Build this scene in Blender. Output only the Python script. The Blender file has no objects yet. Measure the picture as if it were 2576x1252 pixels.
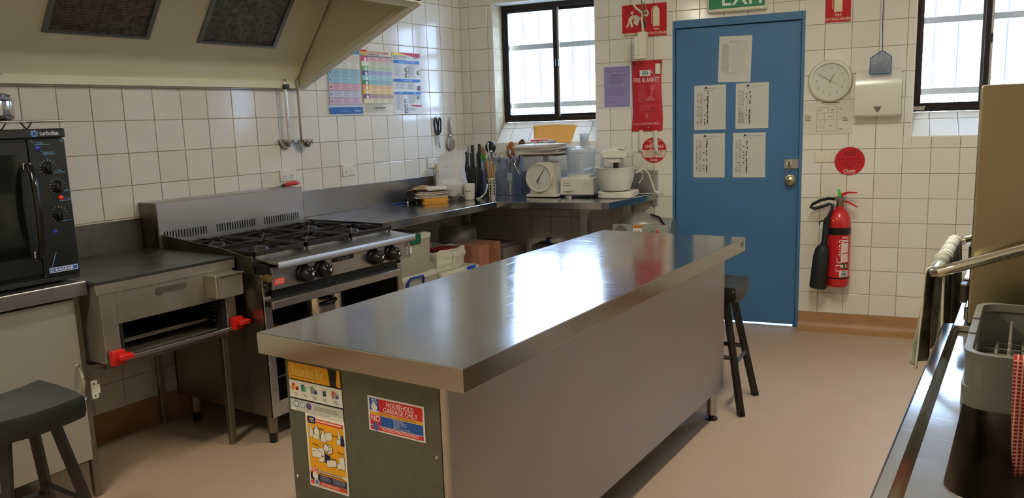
import bpy, bmesh, math, random
from mathutils import Vector, Matrix, noise
random.seed(7)
PI = math.pi
SC = bpy.context.scene
COL = SC.collection
# ---------------------------------------------------------------- camera, world, exposure
# The left wall is the plane x = 0, the room lies towards +x, y = -(distance from the far corner).
# The back wall leaves the far corner at ANG to the x axis.
ANG = math.radians(9.2354)
CA, SA = math.cos(ANG), math.sin(ANG)
cam_d = bpy.data.cameras.new('camera'); cam = bpy.data.objects.new('camera', cam_d); COL.objects.link(cam)
cam_d.sensor_width = 36.0; cam_d.lens = 36.0 * 2000.473 / 2576.0; cam_d.clip_start = 0.02; cam_d.clip_end = 200
yaw, pitch, roll = math.radians(-24.0429) - ANG, math.radians(9.2614), math.radians(-1.9140)
fwd = Vector((math.sin(yaw) * math.cos(pitch), math.cos(yaw) * math.cos(pitch), -math.sin(pitch)))
rgt = Vector((math.cos(yaw), -math.sin(yaw), 0)); upv = rgt.cross(fwd)
r2 = math.cos(roll) * rgt + math.sin(roll) * upv; u2 = -math.sin(roll) * rgt + math.cos(roll) * upv
mw = Matrix(((r2.x, u2.x, -fwd.x), (r2.y, u2.y, -fwd.y), (r2.z, u2.z, -fwd.z))).to_4x4()
mw.translation = Vector((3.671, -4.981, 1.4435)); cam.matrix_world = mw
SC.camera = cam
world = bpy.data.worlds.new('world'); SC.world = world; world.use_nodes = True
wn = world.node_tree.nodes; bg = wn['Background']
bg.inputs[0].default_value = (0.47, 0.64, 1.0, 1); bg.inputs[1].default_value = SKY = 27.0
vs = SC.view_settings; vs.view_transform = 'Standard'; vs.look = 'None'; vs.exposure = 0.0; vs.gamma = 1.0; vs.use_curve_mapping = False
SC.cycles.use_denoising = True; SC.cycles.max_bounces = 10; SC.cycles.diffuse_bounces = 5; SC.cycles.glossy_bounces = 5
SC.cycles.transparent_max_bounces = 16; SC.cycles.sample_clamp_indirect = 8.0; SC.cycles.caustics_reflective = False; SC.cycles.caustics_refractive = False
LAMP = 61.0                       # radiance of the fluorescent diffusers
LAMP_COL = (1.0, 0.95, 0.80)
CEIL = 2.75
# ---------------------------------------------------------------- materials
def lin(c):
    out = []
    for v in c:
        v = v / 255.0
        out.append(v / 12.92 if v <= 0.04045 else ((v + 0.055) / 1.055) ** 2.4)
    return tuple(out)
MATS = {}
def mat(name, col=(200, 200, 200), rough=0.5, metal=0.0, spec=0.5, noise_=None, bump=None, stretch=(1, 1, 1), trans=0.0, ior=1.45,
        emit=None, rnoise=None, coat=0.0, aniso=0.0, sss=0.0):
    if name in MATS: return MATS[name]
    m = bpy.data.materials.new(name); m.use_nodes = True; MATS[name] = m
    nt = m.node_tree; b = nt.nodes['Principled BSDF']; L = nt.links
    b.inputs['Base Color'].default_value = (*lin(col), 1); b.inputs['Roughness'].default_value = rough
    b.inputs['Metallic'].default_value = metal; b.inputs['Specular IOR Level'].default_value = spec
    b.inputs['IOR'].default_value = ior; b.inputs['Transmission Weight'].default_value = trans
    b.inputs['Coat Weight'].default_value = coat
    if aniso: b.inputs['Anisotropic'].default_value = aniso
    if emit:
        b.inputs['Emission Color'].default_value = (*emit[0], 1); b.inputs['Emission Strength'].default_value = emit[1]
    if noise_ or bump or rnoise:
        tc = nt.nodes.new('ShaderNodeTexCoord'); mp = nt.nodes.new('ShaderNodeMapping'); L.new(tc.outputs['Object'], mp.inputs['Vector'])
        mp.inputs['Scale'].default_value = stretch
    if noise_:                                   # (scale, second colour, contrast)
        n = nt.nodes.new('ShaderNodeTexNoise'); n.inputs['Scale'].default_value = noise_[0]; n.inputs['Detail'].default_value = 5
        L.new(mp.outputs['Vector'], n.inputs['Vector'])
        r = nt.nodes.new('ShaderNodeValToRGB'); k = noise_[2] if len(noise_) > 2 else 0.2
        r.color_ramp.elements[0].position = 0.5 - k; r.color_ramp.elements[1].position = 0.5 + k
        r.color_ramp.elements[0].color = (*lin(noise_[1]), 1); r.color_ramp.elements[1].color = (*lin(col), 1)
        L.new(n.outputs['Fac'], r.inputs['Fac']); L.new(r.outputs['Color'], b.inputs['Base Color'])
    if rnoise:                                   # (scale, low, high)
        n = nt.nodes.new('ShaderNodeTexNoise'); n.inputs['Scale'].default_value = rnoise[0]; n.inputs['Detail'].default_value = 4
        L.new(mp.outputs['Vector'], n.inputs['Vector'])
        mr = nt.nodes.new('ShaderNodeMapRange'); mr.inputs['From Min'].default_value = 0.3; mr.inputs['From Max'].default_value = 0.7
        mr.inputs['To Min'].default_value = rnoise[1]; mr.inputs['To Max'].default_value = rnoise[2]
        L.new(n.outputs['Fac'], mr.inputs['Value']); L.new(mr.outputs['Result'], b.inputs['Roughness'])
    if bump:                                     # (scale, strength, distance)
        n = nt.nodes.new('ShaderNodeTexNoise'); n.inputs['Scale'].default_value = bump[0]; n.inputs['Detail'].default_value = 4
        L.new(mp.outputs['Vector'], n.inputs['Vector'])
        bp = nt.nodes.new('ShaderNodeBump'); bp.inputs['Strength'].default_value = bump[1]; bp.inputs['Distance'].default_value = bump[2] if len(bump) > 2 else 0.002
        L.new(n.outputs['Fac'], bp.inputs['Height']); L.new(bp.outputs['Normal'], b.inputs['Normal'])
    return m
def schlick(nt):
    lw = nt.nodes.new('ShaderNodeLayerWeight'); lw.inputs[0].default_value = 0.5
    p = nt.nodes.new('ShaderNodeMath'); p.operation = 'POWER'; p.inputs[1].default_value = 5.0; nt.links.new(lw.outputs['Facing'], p.inputs[0])
    a = nt.nodes.new('ShaderNodeMath'); a.operation = 'MULTIPLY_ADD'; a.inputs[1].default_value = 0.9; a.inputs[2].default_value = 0.035; nt.links.new(p.outputs[0], a.inputs[0])
    return a
def clear_mat(name, col, clear=0.8, rough=0.05, body=None):
    """thin clear sheet: mostly see-through, a little gloss, optionally a milky body"""
    if name in MATS: return MATS[name]
    m = bpy.data.materials.new(name); m.use_nodes = True; MATS[name] = m
    nt = m.node_tree; nt.nodes.remove(nt.nodes['Principled BSDF']); out = nt.nodes['Material Output']; L = nt.links
    t = nt.nodes.new('ShaderNodeBsdfTransparent'); t.inputs[0].default_value = (*lin(col), 1)
    g = nt.nodes.new('ShaderNodeBsdfPrincipled'); g.inputs['Base Color'].default_value = (*lin(body or col), 1); g.inputs['Roughness'].default_value = rough
    fr = schlick(nt)
    mx = nt.nodes.new('ShaderNodeMath'); mx.operation = 'MAXIMUM'; mx.inputs[1].default_value = 1 - clear
    L.new(fr.outputs[0], mx.inputs[0])
    ms = nt.nodes.new('ShaderNodeMixShader'); L.new(mx.outputs[0], ms.inputs[0]); L.new(t.outputs[0], ms.inputs[1]); L.new(g.outputs[0], ms.inputs[2])
    L.new(ms.outputs[0], out.inputs[0]); return m
def pane_mat():
    if 'window_glass' in MATS: return MATS['window_glass']
    m = bpy.data.materials.new('window_glass'); m.use_nodes = True; MATS['window_glass'] = m
    nt = m.node_tree; nt.nodes.remove(nt.nodes['Principled BSDF']); out = nt.nodes['Material Output']; L = nt.links
    t = nt.nodes.new('ShaderNodeBsdfTransparent'); t.inputs[0].default_value = (0.93, 0.96, 0.97, 1)
    g = nt.nodes.new('ShaderNodeBsdfGlossy'); g.inputs['Roughness'].default_value = 0.02
    fr = schlick(nt)
    ms = nt.nodes.new('ShaderNodeMixShader'); L.new(fr.outputs[0], ms.inputs[0]); L.new(t.outputs[0], ms.inputs[1]); L.new(g.outputs[0], ms.inputs[2])
    L.new(ms.outputs[0], out.inputs[0]); return m
STEEL = mat('stainless_steel', (190, 187, 181), 0.27, 1.0, rnoise=(5, 0.25, 0.31))
STEEL_H = mat('stainless_steel_brushed', (186, 183, 178), 0.31, 1.0, rnoise=(4, 0.29, 0.36))
STEEL_DULL = mat('dull_steel', (150, 142, 128), 0.42, 1.0, noise_=(6, (112, 104, 90), 0.25), rnoise=(8, 0.34, 0.52))
STEEL_DARK = mat('dark_greasy_steel', (104, 100, 90), 0.45, 0.9, noise_=(7, (72, 70, 62), 0.25), rnoise=(9, 0.34, 0.55))
CHROME = mat('chrome', (215, 213, 208), 0.12, 1.0)
BLACK = mat('black_plastic', (22, 22, 22), 0.32)
BLACK_M = mat('black_matt', (18, 18, 17), 0.7)
CAST = mat('cast_iron', (30, 26, 24), 0.5, 0.3, noise_=(30, (44, 34, 28), 0.2), bump=(90, 0.3, 0.001))
ENAMEL = mat('burnt_enamel', (40, 32, 28), 0.45, noise_=(12, (24, 20, 19), 0.25))
WHITE_P = mat('white_plastic', (226, 222, 208), 0.38)
CREAM = mat('cream_plastic', (222, 214, 190), 0.4)
PAPER = mat('paper', (226, 224, 214), 0.7)
RED = mat('red_plastic', (196, 34, 26), 0.4)
def pm(c): return mat('print_%02x%02x%02x' % tuple(int(v) for v in c), c, 0.55, spec=0.3)
# ---------------------------------------------------------------- mesh helpers
class MB:
    def __init__(self): self.bm = bmesh.new(); self.bev = False
    def _mi(self, fs, m):
        for f in fs: f.material_index = m
    def box(self, x0, x1, y0, y1, z0, z1, m=0, bev=0.0, seg=1, rot=None):
        vs = bmesh.ops.create_cube(self.bm, size=1.0)['verts']
        c = Vector(((x0 + x1) / 2, (y0 + y1) / 2, (z0 + z1) / 2))
        for v in vs:
            v.co = Vector((v.co.x * (x1 - x0), v.co.y * (y1 - y0), v.co.z * (z1 - z0)))
            if rot is not None: v.co = rot @ v.co
            v.co += c
        self._mi({f for v in vs for f in v.link_faces}, m)
        if bev > 0:
            self.bev = True
            bmesh.ops.bevel(self.bm, geom=list({e for v in vs for e in v.link_edges}), offset=bev, segments=seg, affect='EDGES', profile=0.5, material=-1)
        return self
    def prism(self, poly, plane, a, b, m=0, bev=0.0):
        """poly in the named plane ('xy','xz','yz'), extruded along the third axis from a to b"""
        def mk(p, t): return {'xy': (p[0], p[1], t), 'xz': (p[0], t, p[1]), 'yz': (t, p[0], p[1])}[plane]
        A = [self.bm.verts.new(mk(p, a)) for p in poly]; B = [self.bm.verts.new(mk(p, b)) for p in poly]
        n = len(poly); fs = [self.bm.faces.new(A), self.bm.faces.new(B[::-1])]
        for i in range(n): fs.append(self.bm.faces.new((A[i], B[i], B[(i + 1) % n], A[(i + 1) % n])))
        self._mi(fs, m); bmesh.ops.recalc_face_normals(self.bm, faces=fs)
        if bev: self.bev = True; bmesh.ops.bevel(self.bm, geom=list({e for f in fs for e in f.edges}), offset=bev, segments=1, affect='EDGES', profile=0.5, material=-1)
        return self
    def tube(self, pts, r, n=8, m=0, closed=False, cap=True, flat=1.0):
        pts = [Vector(p) for p in pts]; N = len(pts); rings = []
        rs = r if isinstance(r, (list, tuple)) else [r] * N
        up = None
        for i, p in enumerate(pts):
            a = pts[(i - 1) % N] if (closed or i > 0) else p
            b = pts[(i + 1) % N] if (closed or i < N - 1) else p
            t = (b - a).normalized() if (b - a).length > 1e-9 else Vector((0, 0, 1))
            if up is None:
                up = Vector((0, 0, 1)) if abs(t.z) < 0.9 else Vector((1, 0, 0))
            u = (up - t * up.dot(t))
            u = u.normalized() if u.length > 1e-6 else t.orthogonal().normalized()
            up = u; w = t.cross(u)
            rings.append([self.bm.verts.new(p + rs[i] * (math.cos(2 * PI * k / n) * u * flat + math.sin(2 * PI * k / n) * w)) for k in range(n)])
        fs = []
        for i in range(N if closed else N - 1):
            A, B = rings[i], rings[(i + 1) % N]
            for k in range(n): fs.append(self.bm.faces.new((A[k], A[(k + 1) % n], B[(k + 1) % n], B[k])))
        if cap and not closed: fs.append(self.bm.faces.new(rings[0][::-1])); fs.append(self.bm.faces.new(rings[-1]))
        self._mi(fs, m); bmesh.ops.recalc_face_normals(self.bm, faces=fs)
        return self
    def cyl(self, p0, p1, r0, r1=None, n=20, m=0, cap=True):
        return self.tube([p0, p1], [r0, r0 if r1 is None else r1], n, m, cap=cap)
    def lathe(self, prof, n=28, c=(0, 0, 0), m=0, axis='z', cap0=False, cap1=False, sx=1.0, sy=1.0):
        rings = []
        for r, z in prof:
            ring = []
            for k in range(n):
                a = 2 * PI * k / n; u, w = r * math.cos(a) * sx, r * math.sin(a) * sy
                co = {'z': (u, w, z), 'y': (u, z, w), 'x': (z, u, w)}[axis]
                ring.append(self.bm.verts.new((co[0] + c[0], co[1] + c[1], co[2] + c[2])))
            rings.append(ring)
        fs = []
        for A, B in zip(rings, rings[1:]):
            for k in range(n): fs.append(self.bm.faces.new((A[k], A[(k + 1) % n], B[(k + 1) % n], B[k])))
        if cap0: fs.append(self.bm.faces.new(rings[0][::-1]))
        if cap1: fs.append(self.bm.faces.new(rings[-1]))
        self._mi(fs, m); bmesh.ops.recalc_face_normals(self.bm, faces=fs)
        return self
    def grid(self, fn, nu, nv, m=0):
        V = [[self.bm.verts.new(fn(i / nu, j / nv)) for j in range(nv + 1)] for i in range(nu + 1)]
        fs = [self.bm.faces.new((V[i][j], V[i + 1][j], V[i + 1][j + 1], V[i][j + 1])) for i in range(nu) for j in range(nv)]
        self._mi(fs, m); return self
    def ball(self, c, r, m=0, sub=2, scale=(1, 1, 1), rot=None):
        vs = bmesh.ops.create_icosphere(self.bm, subdivisions=sub, radius=r)['verts']
        for v in vs:
            v.co = Vector((v.co.x * scale[0], v.co.y * scale[1], v.co.z * scale[2]))
            if rot is not None: v.co = rot @ v.co
            v.co += Vector(c)
        self._mi({f for v in vs for f in v.link_faces}, m); return self
    def poly(self, pts, m=0):
        f = self.bm.faces.new([self.bm.verts.new(p) for p in pts]); f.material_index = m; return self
    def mesh_of(self, name, mats, smooth=True, ang=35):
        me = bpy.data.meshes.new(name); self.bm.to_mesh(me); self.bm.free()
        for m in (mats if isinstance(mats, (list, tuple)) else [mats]): me.materials.append(m)
        if smooth:
            for p in me.polygons: p.use_smooth = True
            me.set_sharp_from_angle(angle=math.radians(ang))
        return me
    def build(self, name, mats, parent=None, loc=(0, 0, 0), rz=0.0, smooth=True, ang=35, solid=0.0, sub=0):
        o = bpy.data.objects.new(name, self.mesh_of(name, mats, smooth, ang)); COL.objects.link(o)
        if parent is not None: o.parent = parent
        o.location = loc; o.rotation_euler = (0, 0, rz)
        if self.bev and smooth:
            md = o.modifiers.new('even_shading', 'WEIGHTED_NORMAL'); md.keep_sharp = True; md.weight = 80
        if solid:
            md = o.modifiers.new('thickness', 'SOLIDIFY'); md.thickness = solid; md.offset = 0
        if sub:
            md = o.modifiers.new('smooth', 'SUBSURF'); md.levels = sub; md.render_levels = sub
        return o
def tag(o, label, cat, group=None):
    o['label'] = label; o['category'] = cat
    if group: o['group'] = group
    return o
def struct(o): o['kind'] = 'structure'; return o
def thing(name, label, cat, loc=(0, 0, 0), rz=0.0, group=None):
    o = bpy.data.objects.new(name, None); COL.objects.link(o); o.empty_display_size = 0.05
    o.location = loc; o.rotation_euler = (0, 0, rz)
    return tag(o, label, cat, group)
def mesh_obj(name, me, parent, loc=(0, 0, 0), rot=(0, 0, 0)):
    o = bpy.data.objects.new(name, me); COL.objects.link(o); o.parent = parent; o.location = loc; o.rotation_euler = rot
    return o
def LW(s, z, off=0.0): return (off, -s, z)                       # a spot on the left wall, rz = 90 degrees
def BW(x, z, off=0.0): return (x * CA + off * SA, x * SA - off * CA, z)   # a spot on the back wall, rz = ANG
RL, RB = PI / 2, ANG
TEXTS = {}
def text_polys(s):
    if s in TEXTS: return TEXTS[s]
    cu = bpy.data.curves.new('lettering', 'FONT'); cu.body = s; cu.size = 1.0; cu.resolution_u = 2
    ob = bpy.data.objects.new('lettering', cu); COL.objects.link(ob)
    dg = bpy.context.evaluated_depsgraph_get(); me = ob.evaluated_get(dg).to_mesh()
    vs = [(v.co.x, v.co.y) for v in me.vertices]; fs = [list(p.vertices) for p in me.polygons]
    ob.evaluated_get(dg).to_mesh_clear(); bpy.data.objects.remove(ob); bpy.data.curves.remove(cu)
    TEXTS[s] = (vs, fs); return TEXTS[s]
class Print:
    """flat print on a sheet: local x to the right, z up, y into the wall; u, v run 0..1 from the top left corner"""
    def __init__(self, w, h, y=0.0008, flip=None):
        self.w, self.h, self.y, self.mats, self.mb, self.n = w, h, y, [], MB(), 0
    def mi(self, c):
        m = c if not isinstance(c, tuple) else pm(c)
        if m not in self.mats: self.mats.append(m)
        return self.mats.index(m)
    def P(self, u, v): return ((u - 0.5) * self.w, -(self.y + 0.00004 * self.n), (0.5 - v) * self.h)
    def rect(self, u0, v0, u1, v1, c):
        self.n += 1; self.mb.poly([self.P(u0, v1), self.P(u1, v1), self.P(u1, v0), self.P(u0, v0)], self.mi(c)); return self
    def poly(self, uv, c):
        self.n += 1; self.mb.poly([self.P(*p) for p in uv], self.mi(c)); return self
    def circle(self, u, v, r, c, n=28, ry=None):
        self.n += 1; x, y, z = self.P(u, v); ry = ry or r
        self.mb.poly([(x + r * math.cos(2 * PI * k / n), y, z + ry * math.sin(2 * PI * k / n)) for k in range(n)], self.mi(c)); return self
    def lines(self, u0, u1, v0, v1, k, c, th=0.35, ragged=0.25):
        self.n += 1; m = self.mi(c); dv = (v1 - v0) / max(k, 1)
        for i in range(k):
            a = v0 + dv * i; e = u1 - random.random() * ragged * (u1 - u0)
            self.mb.poly([self.P(u0, a + dv * th), self.P(e, a + dv * th), self.P(e, a), self.P(u0, a)], m)
        return self
    def text(self, u, v, size, s, c, align='l', sx=1.0, rot=0.0, bold=0.0):
        """v is the baseline; size is the letter height in metres (capitals about 0.7 of it)"""
        self.n += 1; m = self.mi(c); vs_, fs = text_polys(s)
        if not vs_: return self
        wid = max(p[0] for p in vs_) * size * sx; ox = {'l': 0, 'c': -wid / 2, 'r': -wid}[align]
        x0, y, z0 = self.P(u, v); cr, sr = math.cos(rot), math.sin(rot)
        for rep in ((0, 0),) if not bold else ((0, 0), (bold, 0), (bold / 2, bold / 2)):
            vv = []
            for p in vs_:
                a, b_ = ox + p[0] * size * sx + rep[0], p[1] * size + rep[1]
                vv.append(self.mb.bm.verts.new((x0 + a * cr - b_ * sr, y, z0 + a * sr + b_ * cr)))
            y -= 0.00002
            for f in fs:
                try:
                    fc = self.mb.bm.faces.new([vv[i] for i in f]); fc.material_index = m
                except ValueError: pass
        return self
    def build(self, parent, name='print', loc=(0, 0, 0), rz=0.0):
        bm = self.mb.bm
        for f in bm.faces:
            f.normal_update()
            if f.normal.y > 0: f.normal_flip()
        return self.mb.build(name, self.mats, parent, loc, rz, smooth=False)
def sheet_thing(name, label, cat, loc, rz, w, h, col, group=None, th=0.0007, curl=0.0, tilt=0.0, rough=0.6, sheetname='sheet'):
    t = thing(name, label, cat, loc, rz, group)
    t.rotation_euler = (0, tilt, rz)
    mb = MB()
    if curl:
        mb.grid(lambda a, b: ((a - 0.5) * w, -th - curl * (abs(b - 0.5) * 2) ** 3 * (0.4 + 0.6 * a) - curl * 0.4 * math.sin(a * 9) * b, (b - 0.5) * h), 10, 12)
    else: mb.box(-w / 2, w / 2, -th, 0, -h / 2, h / 2)
    m = col if not isinstance(col, tuple) else mat('sheet_%02x%02x%02x_%d' % (*[int(v) for v in col], int(rough * 100)), col, rough, spec=0.3)
    mb.build(sheetname, m, t, smooth=False)
    return t
def rounded(w, h, r, n=4, cx=0.0, cy=0.0):
    pts = []
    for qx, qy, a0 in ((1, 1, 0), (-1, 1, 90), (-1, -1, 180), (1, -1, 270)):
        for k in range(n + 1):
            a = math.radians(a0 + 90 * k / n); pts.append((cx + qx * (w / 2 - r) + r * math.cos(a), cy + qy * (h / 2 - r) + r * math.sin(a)))
    return pts
def sub_rects(r, holes):
    out = [r]
    for hx0, hx1, hz0, hz1 in holes:
        nxt = []
        for x0, x1, z0, z1 in out:
            if hx0 >= x1 or hx1 <= x0 or hz0 >= z1 or hz1 <= z0: nxt.append((x0, x1, z0, z1)); continue
            if hx0 > x0: nxt.append((x0, hx0, z0, z1))
            if hx1 < x1: nxt.append((hx1, x1, z0, z1))
            a, b = max(x0, hx0), min(x1, hx1)
            if hz0 > z0: nxt.append((a, b, z0, hz0))
            if hz1 < z1: nxt.append((a, b, hz1, z1))
        out = nxt
    return out
# ---------------------------------------------------------------- lamps of the room
def tile_material():
    m = mat('glazed_white_tile', (226, 220, 206), 0.12, spec=0.5, bump=(6, 0.12, 0.0012))
    nt = m.node_tree; b = nt.nodes['Principled BSDF']
    oi = nt.nodes.new('ShaderNodeObjectInfo'); r = nt.nodes.new('ShaderNodeValToRGB')
    r.color_ramp.elements[0].color = (*lin((222, 215, 199)), 1); r.color_ramp.elements[1].color = (*lin((230, 225, 212)), 1)
    nt.links.new(oi.outputs['Random'], r.inputs['Fac']); nt.links.new(r.outputs['Color'], b.inputs['Base Color'])
    return m
TILE = tile_material()
GROUT = mat('grout', (176, 160, 128), 0.85, noise_=(9, (150, 134, 104), 0.2))
CEILM = mat('ceiling_paint', (228, 224, 212), 0.8)
PAINT = mat('cream_wall_paint', (228, 223, 212), 0.55)
VINYL = mat('speckled_vinyl', (186, 161, 136), 0.42, spec=0.35, noise_=(260, (172, 147, 122), 0.16), rnoise=(4, 0.36, 0.5), bump=(300, 0.06, 0.0004))
COVE = mat('brown_cove_vinyl', (172, 128, 86), 0.42, noise_=(8, (150, 108, 70), 0.3))
DIFF = mat('lit_diffuser', (250, 246, 236), 0.5, emit=(LAMP_COL, LAMP))
LAMP_BODY = mat('lamp_body_white', (232, 230, 222), 0.4)
def ceiling_light(x, y, label):
    t = thing('ceiling_light', label, 'light', (x, y, CEIL), 0, 'fluorescent ceiling lights')
    MB().box(-0.1, 0.1, -0.64, 0.64, -0.035, 0.0, bev=0.004).build('housing', LAMP_BODY, t)
    MB().prism([(-0.085, -0.035), (0.085, -0.035), (0.07, -0.075), (-0.07, -0.075)], 'xz', -0.61, 0.61).build('diffuser', DIFF, t)
    for e in (-1, 1): MB().box(-0.09, 0.09, e * 0.625 - 0.015, e * 0.625 + 0.015, -0.078, -0.034, bev=0.004).build('end_cap', LAMP_BODY, t)
ceiling_light(3.1, -2.0, 'fluorescent batten light on the ceiling above the steel island')
ceiling_light(1.6, -4.8, 'fluorescent batten light on the ceiling behind the island')
# ---------------------------------------------------------------- the room shell
SHELL = [(-0.25, -6.9), (4.6, -6.9), (4.6, 4.6 * math.tan(ANG) + 0.25), (-0.25, -0.25 * math.tan(ANG) + 0.25)]   # the back wall runs askew
struct(MB().prism(SHELL, 'xy', -0.12, 0.0).build('floor', VINYL, smooth=False))
struct(MB().prism(SHELL, 'xy', CEIL, CEIL + 0.1).build('ceiling', CEILM, smooth=False))
struct(MB().box(4.3, 4.5, -6.9, 0.9, 0.0, CEIL).build('wall_right', PAINT, smooth=False))
struct(MB().box(-0.25, 4.6, -6.9, -6.7, 0.0, CEIL).build('wall_front', PAINT, smooth=False))
wall_left = struct(MB().box(-0.22, -0.0035, -6.9, 0.0, 0.0, CEIL).build('wall_left', GROUT, smooth=False))
W1 = (0.267, 1.06, 1.268, 2.284); W2 = (3.08, 3.87, 1.257, 2.284); DR = (1.607, 2.45, 0.0, 2.057)
mb = MB()
for x0, x1, z0, z1 in sub_rects((-0.22, 4.7, 0.0, CEIL), [W1, W2, DR]): mb.box(x0, x1, 0.0035, 0.26, z0, z1)
wall_back = struct(mb.build('wall_back', GROUT, None, (0, 0, 0), RB, smooth=False))
TP, JN, ROW0 = 0.156, 0.0032, 1.4976
TM = {}
def tile_mesh(w, h):
    k = (round(w, 3), round(h, 3))
    if k not in TM:
        mb = MB(); i = 0.0022
        o = [(0, 0), (w, 0), (w, h), (0, h)]; q = [(i, i), (w - i, i), (w - i, h - i), (i, h - i)]
        V0 = [mb.bm.verts.new((a, 0.004, b)) for a, b in o]; V1 = [mb.bm.verts.new((a, 0.0008, b)) for a, b in o]; V2 = [mb.bm.verts.new((a, -0.0006, b)) for a, b in q]
        for n in range(4):
            m_ = (n + 1) % 4
            mb.bm.faces.new((V0[n], V0[m_], V1[m_], V1[n])); mb.bm.faces.new((V1[n], V1[m_], V2[m_], V2[n]))
        mb.bm.faces.new(V2); TM[k] = mb.mesh_of('tile', TILE, smooth=False)
    return TM[k]
def tile_field(parent, place, rz, ru, rz_, u_joint, area, near, holes=()):
    """every tile that shows is an object; those outside the area named by near() are joined"""
    bulk = MB(); rnd = random.Random(3)
    k0, k1 = math.floor((ru[0] - u_joint) / TP), math.ceil((ru[1] - u_joint) / TP)
    j0, j1 = math.floor((rz_[0] - ROW0) / TP), math.ceil((rz_[1] - ROW0) / TP); cnt = 0
    for k in range(k0, k1):
        for j in range(j0, j1):
            cell = (max(ru[0], u_joint + k * TP + JN / 2), min(ru[1], u_joint + (k + 1) * TP - JN / 2), max(rz_[0], ROW0 + j * TP + JN / 2), min(rz_[1], ROW0 + (j + 1) * TP - JN / 2))
            if cell[1] - cell[0] < 0.01 or cell[3] - cell[2] < 0.01: continue
            for a, b, c, d in sub_rects(cell, holes):
                if b - a < 0.012 or d - c < 0.012: continue
                if near((a + b) / 2, (c + d) / 2):
                    o = mesh_obj('tile', tile_mesh(b - a, d - c), parent, place(a, c), (rnd.gauss(0, 0.0022), rnd.gauss(0, 0.001), rz)); cnt += 1
                else: bulk.box(a, b, 0.0, 0.004, c, d)
    o = bulk.build('tile_field', TILE, parent, place(0, 0), rz, smooth=False); o['kind'] = 'stuff'
    return cnt
n1 = tile_field(wall_left, lambda a, c: (0, a, c), RL, (-6.7, 0.0), (0.115, CEIL), -0.0908, None,
                lambda u, z: -u < 3.75 and ((0.86 < z < 1.72) or (-u < 1.75 and 0.86 < z < 2.36)))
holes = [W1, W2, DR]
n2 = tile_field(wall_back, lambda a, c: (a, 0, c), 0.0, (0.0, 4.35), (0.115, CEIL), 0.0712, None,
                lambda u, z: z < 2.36 and not (u < 1.45 and z < 0.86) and u < 4.0 and not (u > 3.6 and z < 1.2), holes)
# ---------------------------------------------------------------- coved vinyl skirting
def cove(name, length, parent_loc, rz, gaps=()):
    prof = [(0.0, 0.115), (-0.006, 0.115), (-0.008, 0.105), (-0.011, 0.06), (-0.02, 0.035), (-0.035, 0.018), (-0.06, 0.006), (-0.085, 0.001), (-0.085, 0.0), (0.0, 0.0)]
    mb = MB(); spans = [(0, length)]
    for a, b in gaps: spans = [s for (p, q) in spans for s in ((p, min(a, q)), (max(b, p), q)) if s[1] - s[0] > 0.01]
    for a, b in spans: mb.prism([(p[0], p[1]) for p in prof], 'yz', a, b)
    return struct(mb.build(name, COVE, None, parent_loc, rz))
cove('baseboard_back', 4.3, (0, 0, 0), RB, [(DR[0], DR[1])])
cove('baseboard_left', 6.6, (0, -6.6, 0), RL)
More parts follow.
